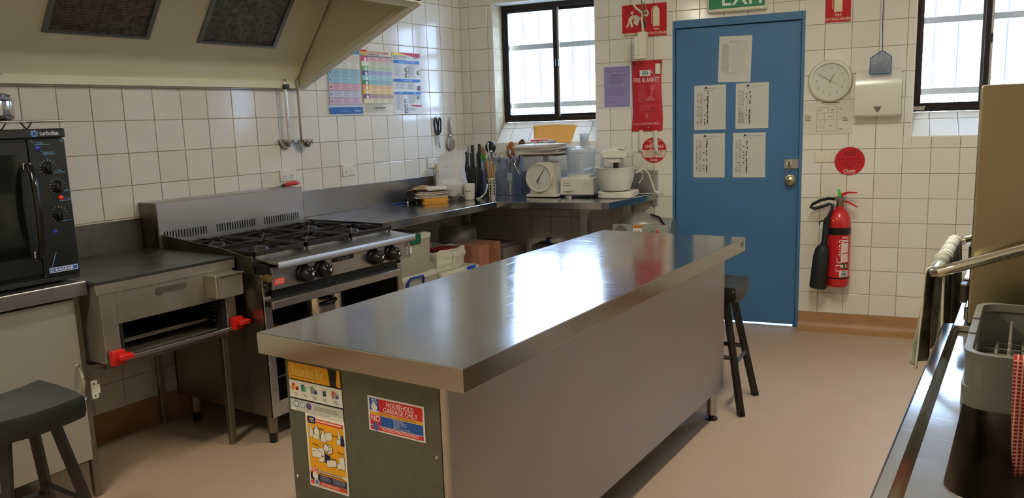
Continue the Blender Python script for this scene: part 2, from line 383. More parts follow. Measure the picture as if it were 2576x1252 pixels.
# ---------------------------------------------------------------- windows
ALU = mat('dark_bronze_aluminium', (44, 36, 32), 0.35, 0.6)
ALU_L = mat('satin_aluminium', (170, 166, 160), 0.35, 0.9)
BAR = mat('pale_painted_bar', (236, 234, 240), 0.6)
TRIMW = mat('white_tile_trim', (238, 236, 232), 0.25)
def window(n, O, fz, label_mull):
    x0, x1, z0, z1 = O; D = 0.165
    t = bpy.data.objects.new('window_%d' % n, None); COL.objects.link(t); t.rotation_euler = (0, 0, RB); struct(t)
    fr = MB()                                                   # outer frame
    fr.box(x0, x1, D, D + 0.07, fz, fz + 0.032, bev=0.002).box(x0, x1, D, D + 0.07, z1 - 0.034, z1, bev=0.002)
    fr.box(x0, x0 + 0.028, D, D + 0.07, fz + 0.032, z1 - 0.034, bev=0.002).box(x1 - 0.028, x1, D, D + 0.07, fz + 0.032, z1 - 0.034, bev=0.002)
    fr.build('frame', ALU, t)
    xm = x0 + 0.42 if n == 1 else x0 + 0.39
    for a, b, y, thick in ((x0 + 0.028, xm + 0.022, D + 0.006, 0.026), (xm - 0.022, x1 - 0.028, D + 0.038, 0.022)):
        s = MB(); zb, zt = fz + 0.032, z1 - 0.034
        s.box(a, b, y, y + thick, zb, zb + 0.022, bev=0.0015).box(a, b, y, y + thick, zt - 0.022, zt, bev=0.0015)
        s.box(a, a + 0.022, y, y + thick, zb + 0.022, zt - 0.022, bev=0.0015).box(b - 0.03, b, y, y + thick, zb + 0.022, zt - 0.022, bev=0.0015)
        so = s.build('sash', ALU, t)
        MB().box(a + 0.018, b - 0.026, y + thick / 2 - 0.002, y + thick / 2 + 0.002, zb + 0.018, zt - 0.018).build('pane', pane_mat(), so, smooth=False)
    MB().box(xm + 0.0225, xm + 0.036, D + 0.016, D + 0.03, fz + 0.034, z1 - 0.036).build('sash_stile_strip', ALU_L, t, smooth=False)
    MB().box(xm + 0.012, xm + 0.034, D - 0.008, D + 0.01, fz + 0.40, fz + 0.455, bev=0.003).build('latch', BLACK, t)
    if n == 2: MB().box(x0 + 0.008, x0 + 0.075, D - 0.012, D + 0.012, fz + 0.01, fz + 0.034, bev=0.004).build('corner_lock', CHROME, t)
    yb = 0.30                                                   # outside grille
    for zc in (fz + 0.125, fz + 0.565, fz + 0.84):
        MB().box(x0 - 0.06, x1 + 0.12, yb, yb + 0.008, zc - 0.02, zc + 0.02, bev=0.001).build('security_flat_bar', BAR, t)
    for k in range(7):
        xb = x0 + 0.118 + 0.132 * k
        if xb < x1 + 0.1: MB().cyl((xb, yb + 0.013, fz - 0.02), (xb, yb + 0.013, z1 + 0.1), 0.0055, n=8).build('security_rod', BAR, t)
    # tiled reveals and sloping sill
    ang_ = math.atan2(D, fz - z0); ln = math.hypot(D, fz - z0)
    mb = MB(); mb.prism([(0.0, z0 - 0.004), (D + 0.06, fz - 0.004), (D + 0.06, z0 - 0.05), (0.0, z0 - 0.05)], 'yz', x0, x1)
    mb.build('sill_bed', GROUT, t, smooth=False)
    k0 = 0; xs = x0
    while xs < x1 - 0.01:
        xe = min(x1, xs + (0.10 if k0 == 0 else TP))
        for a, b in ((0.0, TP), (TP, ln)):
            up = Vector((0, math.sin(ang_), math.cos(ang_)))
            o = mesh_obj('sill_tile', tile_mesh(xe - xs - JN, b - a - JN), t, (xs + JN / 2, up.y * (a + JN / 2), z0 + up.z * (a + JN / 2)), (-ang_, 0, 0))
        xs = xe; k0 += 1
    z = z0
    j = 0
    while z < z1 - 0.01:
        ze = min(z1, (math.floor((z - ROW0) / TP + 1e-6) + 1) * TP + ROW0)
        for a, sgn in ((x0, 1), (x1, -1)):
            rr = PI / 2 if sgn < 0 else -PI / 2
            loc = (a, D if sgn > 0 else 0.0, z + JN / 2)
            o = mesh_obj('reveal_tile', tile_mesh(D, ze - z - JN), t, loc, (0, 0, rr))
        z = ze; j += 1
    xs = x0
    while xs < x1 - 0.01:
        xe = min(x1, xs + TP); o = mesh_obj('head_tile', tile_mesh(xe - xs - JN, D), t, (xs, 0.0, z1), (PI / 2 + PI, 0, 0)); o.location.y = D; o.rotation_euler = (PI / 2, 0, 0); xs = xe
    MB().box(x0 - 0.004, x0, -0.001, 0.004, z0, z1).box(x1, x1 + 0.004, -0.001, 0.004, z0, z1).box(x0 - 0.004, x1 + 0.004, -0.001, 0.004, z0 - 0.004, z0).build('edge_trim', TRIMW, t, smooth=False)
    pl = bpy.data.lights.new('daylight_portal', 'AREA'); pl.shape = 'RECTANGLE'; pl.size = x1 - x0; pl.size_y = z1 - z0; pl.cycles.is_portal = True
    po = bpy.data.objects.new('daylight_portal', pl); COL.objects.link(po); po.location = BW((x0 + x1) / 2, (z0 + z1) / 2, -0.45); po.rotation_euler = (-PI / 2, 0, ANG); po.parent = None
    return t
window(1, W1, 1.42, 'a'); window(2, W2, 1.405, 'b')
# ---------------------------------------------------------------- the blue door
BLUE = mat('blue_door_paint', (72, 118, 160), 0.42, spec=0.4, noise_=(5, (66, 110, 150), 0.3), bump=(140, 0.08, 0.0006))
dr = bpy.data.objects.new('door_1', None); COL.objects.link(dr); dr.rotation_euler = (0, 0, RB); struct(dr)
mb = MB(); mb.box(DR[0], DR[0] + 0.014, -0.004, 0.12, 0, DR[3], bev=0.002).box(DR[1] - 0.02, DR[1], -0.004, 0.12, 0, DR[3], bev=0.002).box(DR[0] + 0.014, DR[1] - 0.02, -0.004, 0.12, 2.008, DR[3], bev=0.002)
mb.box(DR[0] + 0.014, 1.64, 0.0605, 0.075, 0, 2.02).box(2.41, DR[1] - 0.02, 0.0605, 0.075, 0, 2.02).box(DR[0] + 0.014, DR[1] - 0.02, 0.0605, 0.075, 1.985, 2.04)
mb.build('door_frame', BLUE, dr)
MB().box(1.624, 2.427, 0.022, 0.06, 0.012, 2.004, bev=0.002).build('door_leaf', BLUE, dr)
mb = MB(); mb.box(2.341, 2.43, 0.008, 0.022, 1.064, 1.128, bev=0.002); lk = mb.build('rim_lock', ALU_L, dr)
MB().cyl((2.372, 0.009, 1.1), (2.372, -0.004, 1.1), 0.019, n=24).build('keyhole_cylinder', CHROME, lk)
MB().box(2.366, 2.378, -0.016, -0.004, 1.05, 1.112, bev=0.002).build('key', STEEL_DULL, lk)
mb = MB(); mb.lathe([(0.0, -0.052), (0.016, -0.05), (0.027, -0.043), (0.029, -0.034), (0.022, -0.022), (0.014, -0.014), (0.013, 0.0), (0.034, 0.004), (0.036, 0.018), (0.036, 0.022)], 28, (2.38, 0, 0.99), 0, 'y')
kn = mb.build('door_knob', mat('satin_brass_nickel', (190, 176, 140), 0.28, 1.0), dr)
MB().cyl((2.38, -0.0535, 0.99), (2.38, -0.05, 0.99), 0.009, n=14).build('knob_keyhole', STEEL_DARK, kn)
for z in (0.35, 0.98, 1.72): MB().cyl((1.617, 0.012, z), (1.617, 0.012, z + 0.09), 0.008, n=10).build('hinge', BLUE, dr)
struct(MB().box(DR[0], DR[1], 0.0, 0.26, -0.02, 0.004).build('trim_1', ALU_L, None, (0, 0, 0), RB, smooth=False))
# ---------------------------------------------------------------- outdoors beyond the windows
GRND = mat('outdoor_concrete', (206, 202, 192), 0.9, noise_=(2, (190, 186, 176), 0.2))
tag(MB().box(-20, 25, 0.27, 30, -0.3, -0.12).build('yard_ground', GRND, None, (0, 0, 0), RB, smooth=False), 'pale concrete yard outside the windows', 'ground')
bpy.data.objects['yard_ground']['kind'] = 'structure'
HW = mat('pale_weatherboard', (226, 226, 222), 0.7); HR = mat('terracotta_roof', (196, 164, 150), 0.8); GL = mat('far_window_glass', (130, 150, 160), 0.2)
def house(name, label, x, y, w, h, d):
    t = thing(name, label, 'building', BW(x, -0.12, -y), RB)
    MB().box(-w / 2, w / 2, 0, d, 0, h).build('wall', HW, t, smooth=False)
    MB().prism([(-0.5, h), (d + 0.5, h), (d / 2, h + 1.5)], 'yz', -w / 2 - 0.4, w / 2 + 0.4).build('roof', HR, t, smooth=False)
    for k in range(3):
        wx = -w / 2 + w * (k + 0.5) / 3
        wo = MB().box(wx - 0.6, wx + 0.6, -0.06, 0, 0.9, 2.0).build('window_frame', TRIMW, t, smooth=False); MB().box(wx - 0.52, wx + 0.52, -0.07, -0.05, 0.98, 1.92).build('window_pane', GL, wo, smooth=False)
house('neighbour_house', 'pale weatherboard house with a terracotta roof beyond the barred window', -3.0, 9.0, 9.0, 2.5, 6.0)
t = thing('bare_tree', 'bare leafless tree standing in the yard beyond the window', 'tree', BW(5.6, -0.12, -6.0), 0)
mb = MB(); rt = random.Random(5)
def branch(p, d, l, r, k):
    q = p + d * l; mb.tube([p, (p + q) / 2 + Vector((rt.gauss(0, .04), rt.gauss(0, .04), 0)) * l, q], [r, r * 0.85, r * 0.65], 6)
    if k:
        for _ in range(3): branch(q, (d + Vector((rt.gauss(0, .6), rt.gauss(0, .6), rt.gauss(0.1, .3)))).normalized(), l * 0.68, r * 0.6, k - 1)
branch(Vector((0, 0, 0)), Vector((0, 0, 1)), 1.5, 0.11, 4)
mb.build('trunk_and_branches', mat('grey_bark', (150, 142, 132), 0.9), t)
fe = thing('picket_fence', 'pale picket fence across the yard beyond the window', 'fence', BW(4.6, -0.12, -4.2), RB)
for k in range(16): MB().box(-1.6 + k * 0.22, -1.6 + k * 0.22 + 0.09, 0, 0.02, 0.1, 1.62).build('picket', HW, fe, smooth=False)
for z in (0.5, 1.35): MB().box(-1.7, 1.9, 0.02, 0.06, z, z + 0.09).build('rail', HW, fe, smooth=False)
# ---------------------------------------------------------------- island bench (x = d, y = -s)
def steel_top(name, tone=(172, 170, 166), scratch=0.12):
    """worn stainless: soft sheen, cloudy roughness and swirling hairline scratches"""
    if name in MATS: return MATS[name]
    m = mat(name, tone, 0.2, 1.0); nt = m.node_tree; L = nt.links; b = nt.nodes['Principled BSDF']
    tc = nt.nodes.new('ShaderNodeTexCoord')
    n1 = nt.nodes.new('ShaderNodeTexNoise'); n1.inputs['Scale'].default_value = 3.0; n1.inputs['Detail'].default_value = 6; L.new(tc.outputs['Object'], n1.inputs['Vector'])
    mr = nt.nodes.new('ShaderNodeMapRange'); mr.inputs['From Min'].default_value = 0.3; mr.inputs['From Max'].default_value = 0.7; mr.inputs['To Min'].default_value = 0.11; mr.inputs['To Max'].default_value = 0.17
    L.new(n1.outputs['Fac'], mr.inputs['Value']); L.new(mr.outputs['Result'], b.inputs['Roughness'])
    hs = []
    for k, (sc, rot) in enumerate((((6, 150, 1), 0.3), ((160, 5, 1), 0.25), ((5, 130, 1), 1.0), ((4, 170, 1), -0.7))):
        mp = nt.nodes.new('ShaderNodeMapping'); mp.inputs['Rotation'].default_value = (0, 0, rot); mp.inputs['Scale'].default_value = sc; mp.inputs['Location'].default_value = (k * 3.1, 0, 0)
        w = nt.nodes.new('ShaderNodeTexNoise'); w.inputs['Scale'].default_value = 1.2; w.inputs['Detail'].default_value = 2; w.inputs['Distortion'].default_value = 0.6
        L.new(tc.outputs['Object'], mp.inputs['Vector']); L.new(mp.outputs['Vector'], w.inputs['Vector'])
        th = nt.nodes.new('ShaderNodeMapRange'); th.inputs['From Min'].default_value = 0.66; th.inputs['From Max'].default_value = 0.74; L.new(w.outputs['Fac'], th.inputs['Value']); hs.append(th)
    add = None
    for h in hs:
        if add is None: add = h.outputs['Result']; continue
        a = nt.nodes.new('ShaderNodeMath'); a.operation = 'ADD'; L.new(add, a.inputs[0]); L.new(h.outputs['Result'], a.inputs[1]); add = a.outputs[0]
    bp = nt.nodes.new('ShaderNodeBump'); bp.inputs['Strength'].default_value = scratch; bp.inputs['Distance'].default_value = 0.0006; L.new(add, bp.inputs['Height']); L.new(bp.outputs['Normal'], b.inputs['Normal'])
    return m
TOPM = steel_top('worn_steel_top')
IX0, IX1, IY0, IY1, IZ = 1.888, 2.604, -3.577, -1.427, 0.8815
isl = thing('island_bench', 'long stainless steel island bench standing in the middle of the kitchen floor', 'bench', ((IX0 + IX1) / 2, (IY0 + IY1) / 2, 0))
ox, oy = (IX0 + IX1) / 2, (IY0 + IY1) / 2
def IB(x0, x1, y0, y1, z0, z1, **k): return MB().box(x0 - ox, x1 - ox, y0 - oy, y1 - oy, z0, z1, **k)
tp = IB(IX0, IX1, IY0, IY1, IZ - 0.061, IZ, bev=0.003, seg=2).build('worktop', TOPM, isl)
MB().box(IX1 - ox - 0.0005, IX1 - ox + 0.0012, IY1 - oy - 0.062, IY1 - oy - 0.03, IZ - 0.034, IZ - 0.012, bev=0.0004).build('maker_plate', STEEL_DULL, tp)
BX0, BX1, BY0, BY1, BZ0 = 1.915, 2.505, -3.515, -1.365 - 0.06, 0.158
BY1 = -1.47 + 0.06
SIDE = mat('satin_steel_panel', (176, 172, 172), 0.38, 1.0, rnoise=(2, 0.34, 0.42), bump=(2.5, 0.1, 0.002))
IB(BX1 - 0.012, BX1, BY0, BY1, BZ0, IZ - 0.062, bev=0.003).build('side_panel', SIDE, isl)
ENDM = mat('grey_green_end_panel', (104, 104, 92), 0.5, 0.55, noise_=(30, (96, 96, 84), 0.2))
en = IB(BX0 + 0.004, BX1 - 0.03, BY0 + 0.004, BY0 + 0.016, BZ0, IZ - 0.062, bev=0.001).build('end_panel', ENDM, isl)
IB(BX1 - 0.03, BX1 - 0.012, BY0 + 0.006, BY0 + 0.02, BZ0, IZ - 0.062, bev=0.002).build('end_post', STEEL, isl)
for px, pz in ((BX1 - 0.045, 0.8), (BX1 - 0.045, 0.61), (BX1 - 0.045, 0.36), (BX0 + 0.02, 0.71), (BX0 + 0.02, 0.44), (BX0 + 0.02, 0.22)):
    MB().lathe([(0.0, -0.003), (0.004, -0.0028), (0.0055, -0.0006), (0.0055, 0.001)], 12, (px - ox, BY0 + 0.004 - oy, pz), 0, 'y').build('screw', CHROME, en)
IB(BX0, BX0 + 0.012, BY0 + 0.02, BY1, BZ0, IZ - 0.062).build('rear_panel', SIDE, isl)
IB(BX0 + 0.012, BX1 - 0.012, BY1 - 0.012, BY1, BZ0, IZ - 0.062).build('far_panel', SIDE, isl)
IB(BX0 + 0.012, BX1 - 0.012, BY0 + 0.02, BY1 - 0.012, BZ0, BZ0 + 0.03).build('bottom_shelf', SIDE, isl)
for lx in (BX0 + 0.05, BX1 - 0.045):
    for ly in (BY0 + 0.06, BY1 - 0.04):
        lg = MB().cyl((lx - ox, ly - oy, 0.025), (lx - ox, ly - oy, BZ0 + 0.01), 0.022, n=18).build('leg', STEEL, isl)
        MB().lathe([(0.0, 0.0), (0.03, 0.0), (0.03, 0.009), (0.012, 0.016), (0.012, 0.03)], 18, (lx - ox, ly - oy, 0)).build('adjustable_foot', BLACK, lg)
# ---------------------------------------------------------------- L-shaped wall bench
BH = 0.900; BD = 0.66
wb = thing('corner_bench', 'stainless steel corner bench along the tiled walls under the barred window', 'bench', (0, 0, 0))
S1 = 1.715                                                            # end beside the range
bk_r = Vector(BW(1.505, 0)[:2]); OFF = 0.685
bmi2 = Vector(BW(1.305, 0, OFF)[:2]); bmi3 = Vector(BW(1.342, 0, OFF - 0.03)[:2])
mit = Vector((0.675, 0.0))                                            # mitre corner of the front edge
mit.y = (mit.x - OFF * SA) / CA * SA - OFF * CA
e_top = [(0.004, -0.004), (0.004, -S1), (mit.x, -S1), (mit.x, mit.y), tuple(bmi2), tuple(bmi3), tuple(bk_r)]
BENCHM = steel_top('worn_bench_steel', (168, 168, 170))
MB().prism(e_top, 'xy', BH - 0.045, BH, bev=0.0025).build('worktop', BENCHM, wb)
MB().box(0.003, 0.016, -1.70, -0.002, BH, 1.058, bev=0.002).build('splashback', STEEL_H, wb)
MB().box(0.003, 0.05, -1.712, -1.70, BH, 1.058, bev=0.002).build('splash_return', STEEL, wb)
o = MB().box(0.004, 1.5, -0.016, -0.003, BH, 1.06, bev=0.002).box(1.47, 1.5, -0.02, -0.003, BH - 0.09, 1.06, bev=0.002).build('splashback', STEEL_H, wb, (0, 0, 0), RB)
for p in ((0.60, -1.66), tuple(Vector(BW(1.165, 0, 0.60)[:2])), (0.07, -1.66), (0.07, -0.08), tuple(Vector(BW(1.3, 0, 0.06)[:2]))):
    MB().box(p[0] - 0.025, p[0] + 0.025, p[1] - 0.025, p[1] + 0.025, 0.0, BH - 0.045, bev=0.003).build('leg', STEEL, wb)
MB().prism([(0.03, -1.66), (0.63, -1.66), (0.63, -0.62), tuple(BW(1.12, 0, 0.6)[:2]), tuple(BW(1.28, 0, 0.05)[:2]), (0.03, -0.05)], 'xy', 0.24, 0.262, bev=0.002).build('lower_shelf', STEEL_DARK, wb)
# ---------------------------------------------------------------- exhaust canopy over the cooking line
HOODM = mat('cream_canopy_paint', (234, 229, 204), 0.42, noise_=(3, (224, 217, 188), 0.3))
HS0, HS1 = 1.665, 4.9
hd = thing('exhaust_canopy', 'cream painted exhaust canopy with grease filters over the cooking line', 'range hood', (0.45, -(HS0 + HS1) / 2, 1.66))
hx, hy, hz = 0.45, -(HS0 + HS1) / 2, 1.66
def HP(poly, s0, s1, name, m=HOODM, bev=0.0, par=None):
    return MB().prism([(x - hx, z - hz) for x, z in poly], 'xz', -s1 - hy, -s0 - hy, bev=bev).build(name, m, par or hd)
HP([(0.003, 1.662), (0.055, 1.662), (0.055, 1.70), (0.04, 1.70), (0.04, 1.674), (0.003, 1.674)], HS0 + 0.03, HS1, 'drip_gutter')
th = math.atan2(1.32, 1.0); cx, sx_ = math.cos(th), math.sin(th)
x_a, z_a = 0.035, 1.69; L_ = 0.86; x_b, z_b = x_a + cx * L_, z_a + sx_ * L_
HP([(x_a, z_a), (x_b, z_b), (x_b - 0.012, z_b + 0.01), (x_a - 0.012, z_a + 0.01)], HS0 + 0.03, HS1, 'sloping_liner')
HP([(x_a + 0.222 * cx + 0.0012, z_a + 0.222 * sx_ - 0.001), (x_b, z_b - 0.001), (x_b, z_b), (x_a + 0.222 * cx, z_a + 0.222 * sx_)], HS0 + 0.03, HS1, 'liner_upper_sheet')
HP([(0.003, 1.655), (0.045, 1.655), (0.965, 2.045), (0.965, CEIL - 0.02), (0.003, CEIL - 0.02)], HS0, HS0 + 0.012, 'end_panel')
HP([(0.05, 1.657), (0.965, 2.045), (0.965, 2.06), (0.05, 1.672)], HS0 - 0.03, HS0 + 0.03, 'end_lip', bev=0.002)
HP([(0.05, 1.672), (0.93, 2.045), (0.93, 2.066), (0.05, 1.693)], HS0 + 0.018, HS0 + 0.03, 'end_lip_fold', bev=0.001)
HP([(0.925, 2.03), (0.985, 2.055), (0.985, 2.07), (0.925, 2.06)], HS0, HS1, 'front_lip', bev=0.002)
HP([(0.97, 2.05), (0.985, 2.05), (0.985, CEIL - 0.02), (0.97, CEIL - 0.02)], HS0, HS1, 'front_panel')
HP([(0.003, CEIL - 0.03), (0.985, CEIL - 0.03), (0.985, CEIL - 0.01), (0.003, CEIL - 0.01)], HS0, HS1, 'canopy_roof')
HP([(0.003, 1.655), (0.045, 1.655), (0.965, 2.045), (0.965, CEIL - 0.02), (0.003, CEIL - 0.02)], HS1 - 0.012, HS1, 'end_panel')
FIL = mat('grease_filter_mesh', (120, 112, 98), 0.4, 0.8, noise_=(40, (78, 72, 62), 0.2))
FILF = mat('filter_frame_grey', (122, 128, 122), 0.45, 0.5)
rotf = Matrix.Rotation(-th, 3, 'Y')
def filt(s0, s1):
    w = s1 - s0; ln = 0.5; base = 0.228
    f = MB(); e = 0.022
    def at(u, v, n): return (x_a + (base + v) * cx + n * sx_ - hx, -(s0 + u) - hy, z_a + (base + v) * sx_ - n * cx - hz)
    for u0, u1, v0, v1 in ((0, e, 0, ln), (w - e, w, 0, ln), (e, w - e, 0, 0.012), (e, w - e, ln - 0.012, ln)):
        V = [f.bm.verts.new(at(u, v, n)) for n in (0.0, 0.012) for u, v in ((u0, v0), (u1, v0), (u1, v1), (u0, v1))]
        for q in ((0, 1, 2, 3), (7, 6, 5, 4), (0, 4, 5, 1), (1, 5, 6, 2), (2, 6, 7, 3), (3, 7, 4, 0)): f.bm.faces.new([V[i] for i in q])
    bmesh.ops.recalc_face_normals(f.bm, faces=f.bm.faces[:])
    fo = f.build('filter_frame', FILF, hd, smooth=False)
    m = MB(); nu, nv = 120, 150                                # honeycomb of knitted mesh ridges
    def fn(a, b):
        u = e + a * (w - 2 * e); v = 0.012 + b * (ln - 0.024)
        h = 0.002 + 0.0035 * (0.5 + 0.5 * math.cos(b * 2 * PI * 38)) * (0.55 + 0.45 * math.cos(a * 2 * PI * 46 + (PI if int(b * 38) % 2 else 0)))
        return at(u, v, h)
    m.grid(fn, 184, 152); mo = m.build('filter_mesh', FIL, fo, smooth=True, ang=80); mo['kind'] = 'stuff'
filt(1.945, 2.43); filt(2.69, 3.175); filt(3.43, 3.92)
# ---------------------------------------------------------------- gas range
RS0, RS1 = 1.745, 2.705
rg = thing('gas_range', 'stainless four burner gas range with black knobs and open oven below', 'stove', (0.45, -(RS0 + RS1) / 2, 0))
gx, gy = 0.45, -(RS0 + RS1) / 2
def G(x0, x1, s0, s1, z0, z1, **k): return MB().box(x0 - gx, x1 - gx, -s1 - gy, -s0 - gy, z0, z1, **k)
SB = 0.138
RSTEEL = mat('range_side_steel', (158, 150, 138), 0.3, 1.0, rnoise=(3, 0.26, 0.36))
G(0.15, 0.85, RS1 - 0.012, RS1, SB, 0.80, bev=0.002).build('side_panel', RSTEEL, rg)
G(0.15, 0.85, RS0 + 0.03, RS0 + 0.042, SB, 0.80, bev=0.002).build('side_panel', RSTEEL, rg)
G(0.14, 0.152, RS0 + 0.03, RS1, SB, 0.88).build('rear_panel', BLACK_M, rg)
G(0.152, 0.84, RS0 + 0.042, RS1 - 0.012, SB, SB + 0.02).build('base_pan', RSTEEL, rg)
G(0.152, 0.84, RS0 + 0.042, RS1 - 0.012, 0.705, 0.72).build('oven_ceiling', BLACK_M, rg)
for a, b in ((RS0 + 0.042, RS0 + 0.06), (RS1 - 0.05, RS1 - 0.012)): G(0.17, 0.84, a, b, SB + 0.02, 0.705).build('oven_lining', BLACK_M, rg)
for a, b in ((RS0 + 0.03, RS0 + 0.068), (RS1 - 0.042, RS1)): G(0.84, 0.853, a, b, SB, 0.70, bev=0.002).build('front_stile', STEEL, rg)
G(0.84, 0.853, RS0 + 0.068, RS1 - 0.042, SB, SB + 0.07, bev=0.002).build('front_kick_rail', STEEL, rg)
for a in (0.3, 0.46):
    sh = MB()
    for k in range(12): sh.cyl((0.2 - gx, -(RS0 + 0.08 + k * 0.072) - gy, a), (0.8 - gx, -(RS0 + 0.08 + k * 0.072) - gy, a), 0.003, n=6)
    sh.cyl((0.2 - gx, -(RS0 + 0.06) - gy, a), (0.2 - gx, -(RS1 - 0.05) - gy, a), 0.004, n=6).cyl((0.8 - gx, -(RS0 + 0.06) - gy, a), (0.8 - gx, -(RS1 - 0.05) - gy, a), 0.004, n=6)
    sh.build('oven_shelf', STEEL_DARK, rg)
G(0.842, 0.858, RS0 + 0.07, RS1 - 0.044, 0.675, 0.728, bev=0.002).build('door_top_rail', BLACK, rg)
hb = G(0.885, 0.905, 1.85, 2.70, 0.648, 0.683, bev=0.003).build('door_handle', STEEL_H, rg)
G(0.845, 0.9, 1.85, 2.70, 0.68, 0.688, bev=0.001).build('handle_shelf', STEEL_DARK, hb)
for s in (1.86, 2.69): G(0.85, 0.89, s - 0.008, s + 0.008, 0.655, 0.678, bev=0.002).build('handle_bracket', BLACK, hb)
pn = G(0.862, 0.882, 1.735, 2.672, 0.728, 0.83, bev=0.002).build('control_panel', STEEL_H, rg)
G(0.70, 0.86, RS1 - 0.05, RS1 - 0.014, 0.725, 0.84).build('gas_pipe_recess', BLACK_M, rg)
mb = MB(); mb.cyl((0.84 - gx, -2.69 - gy, 0.785), (0.885 - gx, -2.69 - gy, 0.785), 0.016, n=16).cyl((0.86 - gx, -2.69 - gy, 0.785), (0.872 - gx, -2.69 - gy, 0.785), 0.02, n=6)
mb.build('brass_gas_fitting', mat('tarnished_brass', (150, 130, 70), 0.4, 0.9), rg)
for z in (0.755, 0.728): MB().cyl((0.853 - gx, -2.694 - gy, z), (0.86 - gx, -2.694 - gy, z), 0.006, n=10).build('screw', CHROME, rg)
MB().prism([(0.74 - gx, 0.868), (0.9 - gx, 0.852), (0.922 - gx, 0.856), (0.925 - gx, 0.85), (0.925 - gx, 0.826), (0.917 - gx, 0.82), (0.917 - gx, 0.845), (0.9 - gx, 0.844), (0.74 - gx, 0.86)], 'xz', -2.668 - gy, -1.735 - gy).build('front_rail', STEEL_H, rg)
DOT = mat('white_print', (226, 224, 214), 0.5)
for s in (2.497, 2.385, 2.025, 1.898):
    kb = MB().lathe([(0.042, 0.0), (0.042, 0.012), (0.036, 0.016), (0.033, 0.05), (0.029, 0.055), (0.0, 0.056)], 28, (0.882 - gx, -s - gy, 0.775), 0, 'x').build('knob', BLACK, rg)
    mb = MB()
    for a in (20, 65, 110, 160): mb.cyl((0.938 - gx, -s - gy + 0.024 * math.cos(math.radians(a)), 0.775 + 0.024 * math.sin(math.radians(a))), (0.9393 - gx, -s - gy + 0.024 * math.cos(math.radians(a)), 0.775 + 0.024 * math.sin(math.radians(a))), 0.0025, n=8)
    mb.box(0.9375 - gx, 0.9395 - gx, -s - gy + 0.008, -s - gy + 0.018, 0.768, 0.78, bev=0.0005); mb.build('knob_mark', DOT, kb)
    mb = MB(); mb.box(0.8815 - gx, 0.8825 - gx, -s - gy + 0.03, -s - gy + 0.042, 0.733, 0.752); mb.build('burner_symbol', BLACK, pn, smooth=False)
bd = G(0.881, 0.886, 2.165, 2.31, 0.792, 0.812, bev=0.001).build('badge', BLACK, pn)
p = Print(0.14, 0.02, 0.0); p.text(0.5, 0.75, 0.0155, 'GOLDSTEIN', (150, 148, 140), 'c', 1.0); p.build(bd, 'badge_lettering', (0.886 - gx, -2.2375 - gy, 0.802), RL)
st = G(0.8815, 0.8826, 2.603, 2.665, 0.748, 0.778, bev=0.0004).build('red_warning_sticker', pm((206, 60, 44)), pn)
p = Print(0.056, 0.024, 0.0); p.lines(0.06, 0.94, 0.1, 0.95, 4, (236, 190, 176), 0.4, 0.1); p.build(st, 'sticker_lettering', (0.8827 - gx, -2.634 - gy, 0.763), RL)
st = G(0.8815, 0.8825, 1.748, 1.772, 0.742, 0.812).build('dial_legend', BLACK, pn); p = Print(0.02, 0.066, 0.0); p.rect(0, 0, 1, 1, (170, 168, 160)); p.lines(0.2, 0.8, 0.08, 1.0, 4, (60, 60, 58), 0.3, 0.3); p.build(st, 'legend_print', (0.8826 - gx, -1.76 - gy, 0.777), RL)
# hob, burners and trivets
G(0.15, 0.80, RS0, RS1 + 0.002, 0.835, 0.862, bev=0.003).build('hob_tray', ENAMEL, rg)
G(0.15, 0.80, RS1 - 0.006, RS1 + 0.004, 0.80, 0.925, bev=0.002)
MB().prism([(0.15 - gx, 0.80), (0.80 - gx, 0.80), (0.80 - gx, 0.872), (0.60 - gx, 0.905), (0.15 - gx, 0.945)], 'xz', -RS1 - 0.006 - gy, -RS1 + 0.004 - gy).build('side_guard', STEEL_DARK, rg)
def burner(cx_, cs):
    b = MB(); X, Y = cx_ - gx, -cs - gy
    b.lathe([(0.06, 0.855), (0.058, 0.868), (0.045, 0.874), (0.04, 0.886), (0.034, 0.892), (0.0, 0.893)], 24, (X, Y, 0)); bo = b.build('burner', CAST, rg)
    MB().lathe([(0.085, 0.862), (0.09, 0.866), (0.062, 0.87)], 24, (X, Y, 0)).build('drip_bowl', STEEL_DARK, bo)
def trivet(x0, x1, s0, s1):
    mb = MB(); zt = 0.905
    X0, X1, Y0, Y1 = x0 - gx, x1 - gx, -s1 - gy, -s0 - gy; CX, CY = (X0 + X1) / 2, (Y0 + Y1) / 2
    for a, b, c, d in ((X0, X1, Y0, Y0 + 0.011), (X0, X1, Y1 - 0.011, Y1), (X0, X0 + 0.011, Y0, Y1), (X1 - 0.011, X1, Y0, Y1)): mb.box(a, b, c, d, zt - 0.03, zt - 0.008, bev=0.002)
    for k in range(4):                                    # fingers that rise to the middle
        a = k * PI / 2; dx, dy = math.cos(a), math.sin(a); R = (X1 - X0) / 2 if k % 2 == 0 else (Y1 - Y0) / 2
        P = [(CX + dx * R * 0.98, CY + dy * R * 0.98, zt - 0.012), (CX + dx * R * 0.6, CY + dy * R * 0.6, zt), (CX + dx * 0.035, CY + dy * 0.035, zt)]
        mb.tube(P, 0.0055, 6)
        a += PI / 4; dx, dy = math.cos(a), math.sin(a)
        mb.tube([(CX + dx * R * 1.25, CY + dy * R * 1.25, zt - 0.014), (CX + dx * R * 0.75, CY + dy * R * 0.75, zt - 0.002), (CX + dx * 0.06, CY + dy * 0.06, zt)], 0.005, 6)
    for qx in (X0 + 0.01, X1 - 0.01):
        for qy in (Y0 + 0.01, Y1 - 0.01): mb.cyl((qx, qy, 0.858), (qx, qy, zt - 0.025), 0.006, n=6)
    mb.build('trivet', CAST, rg)
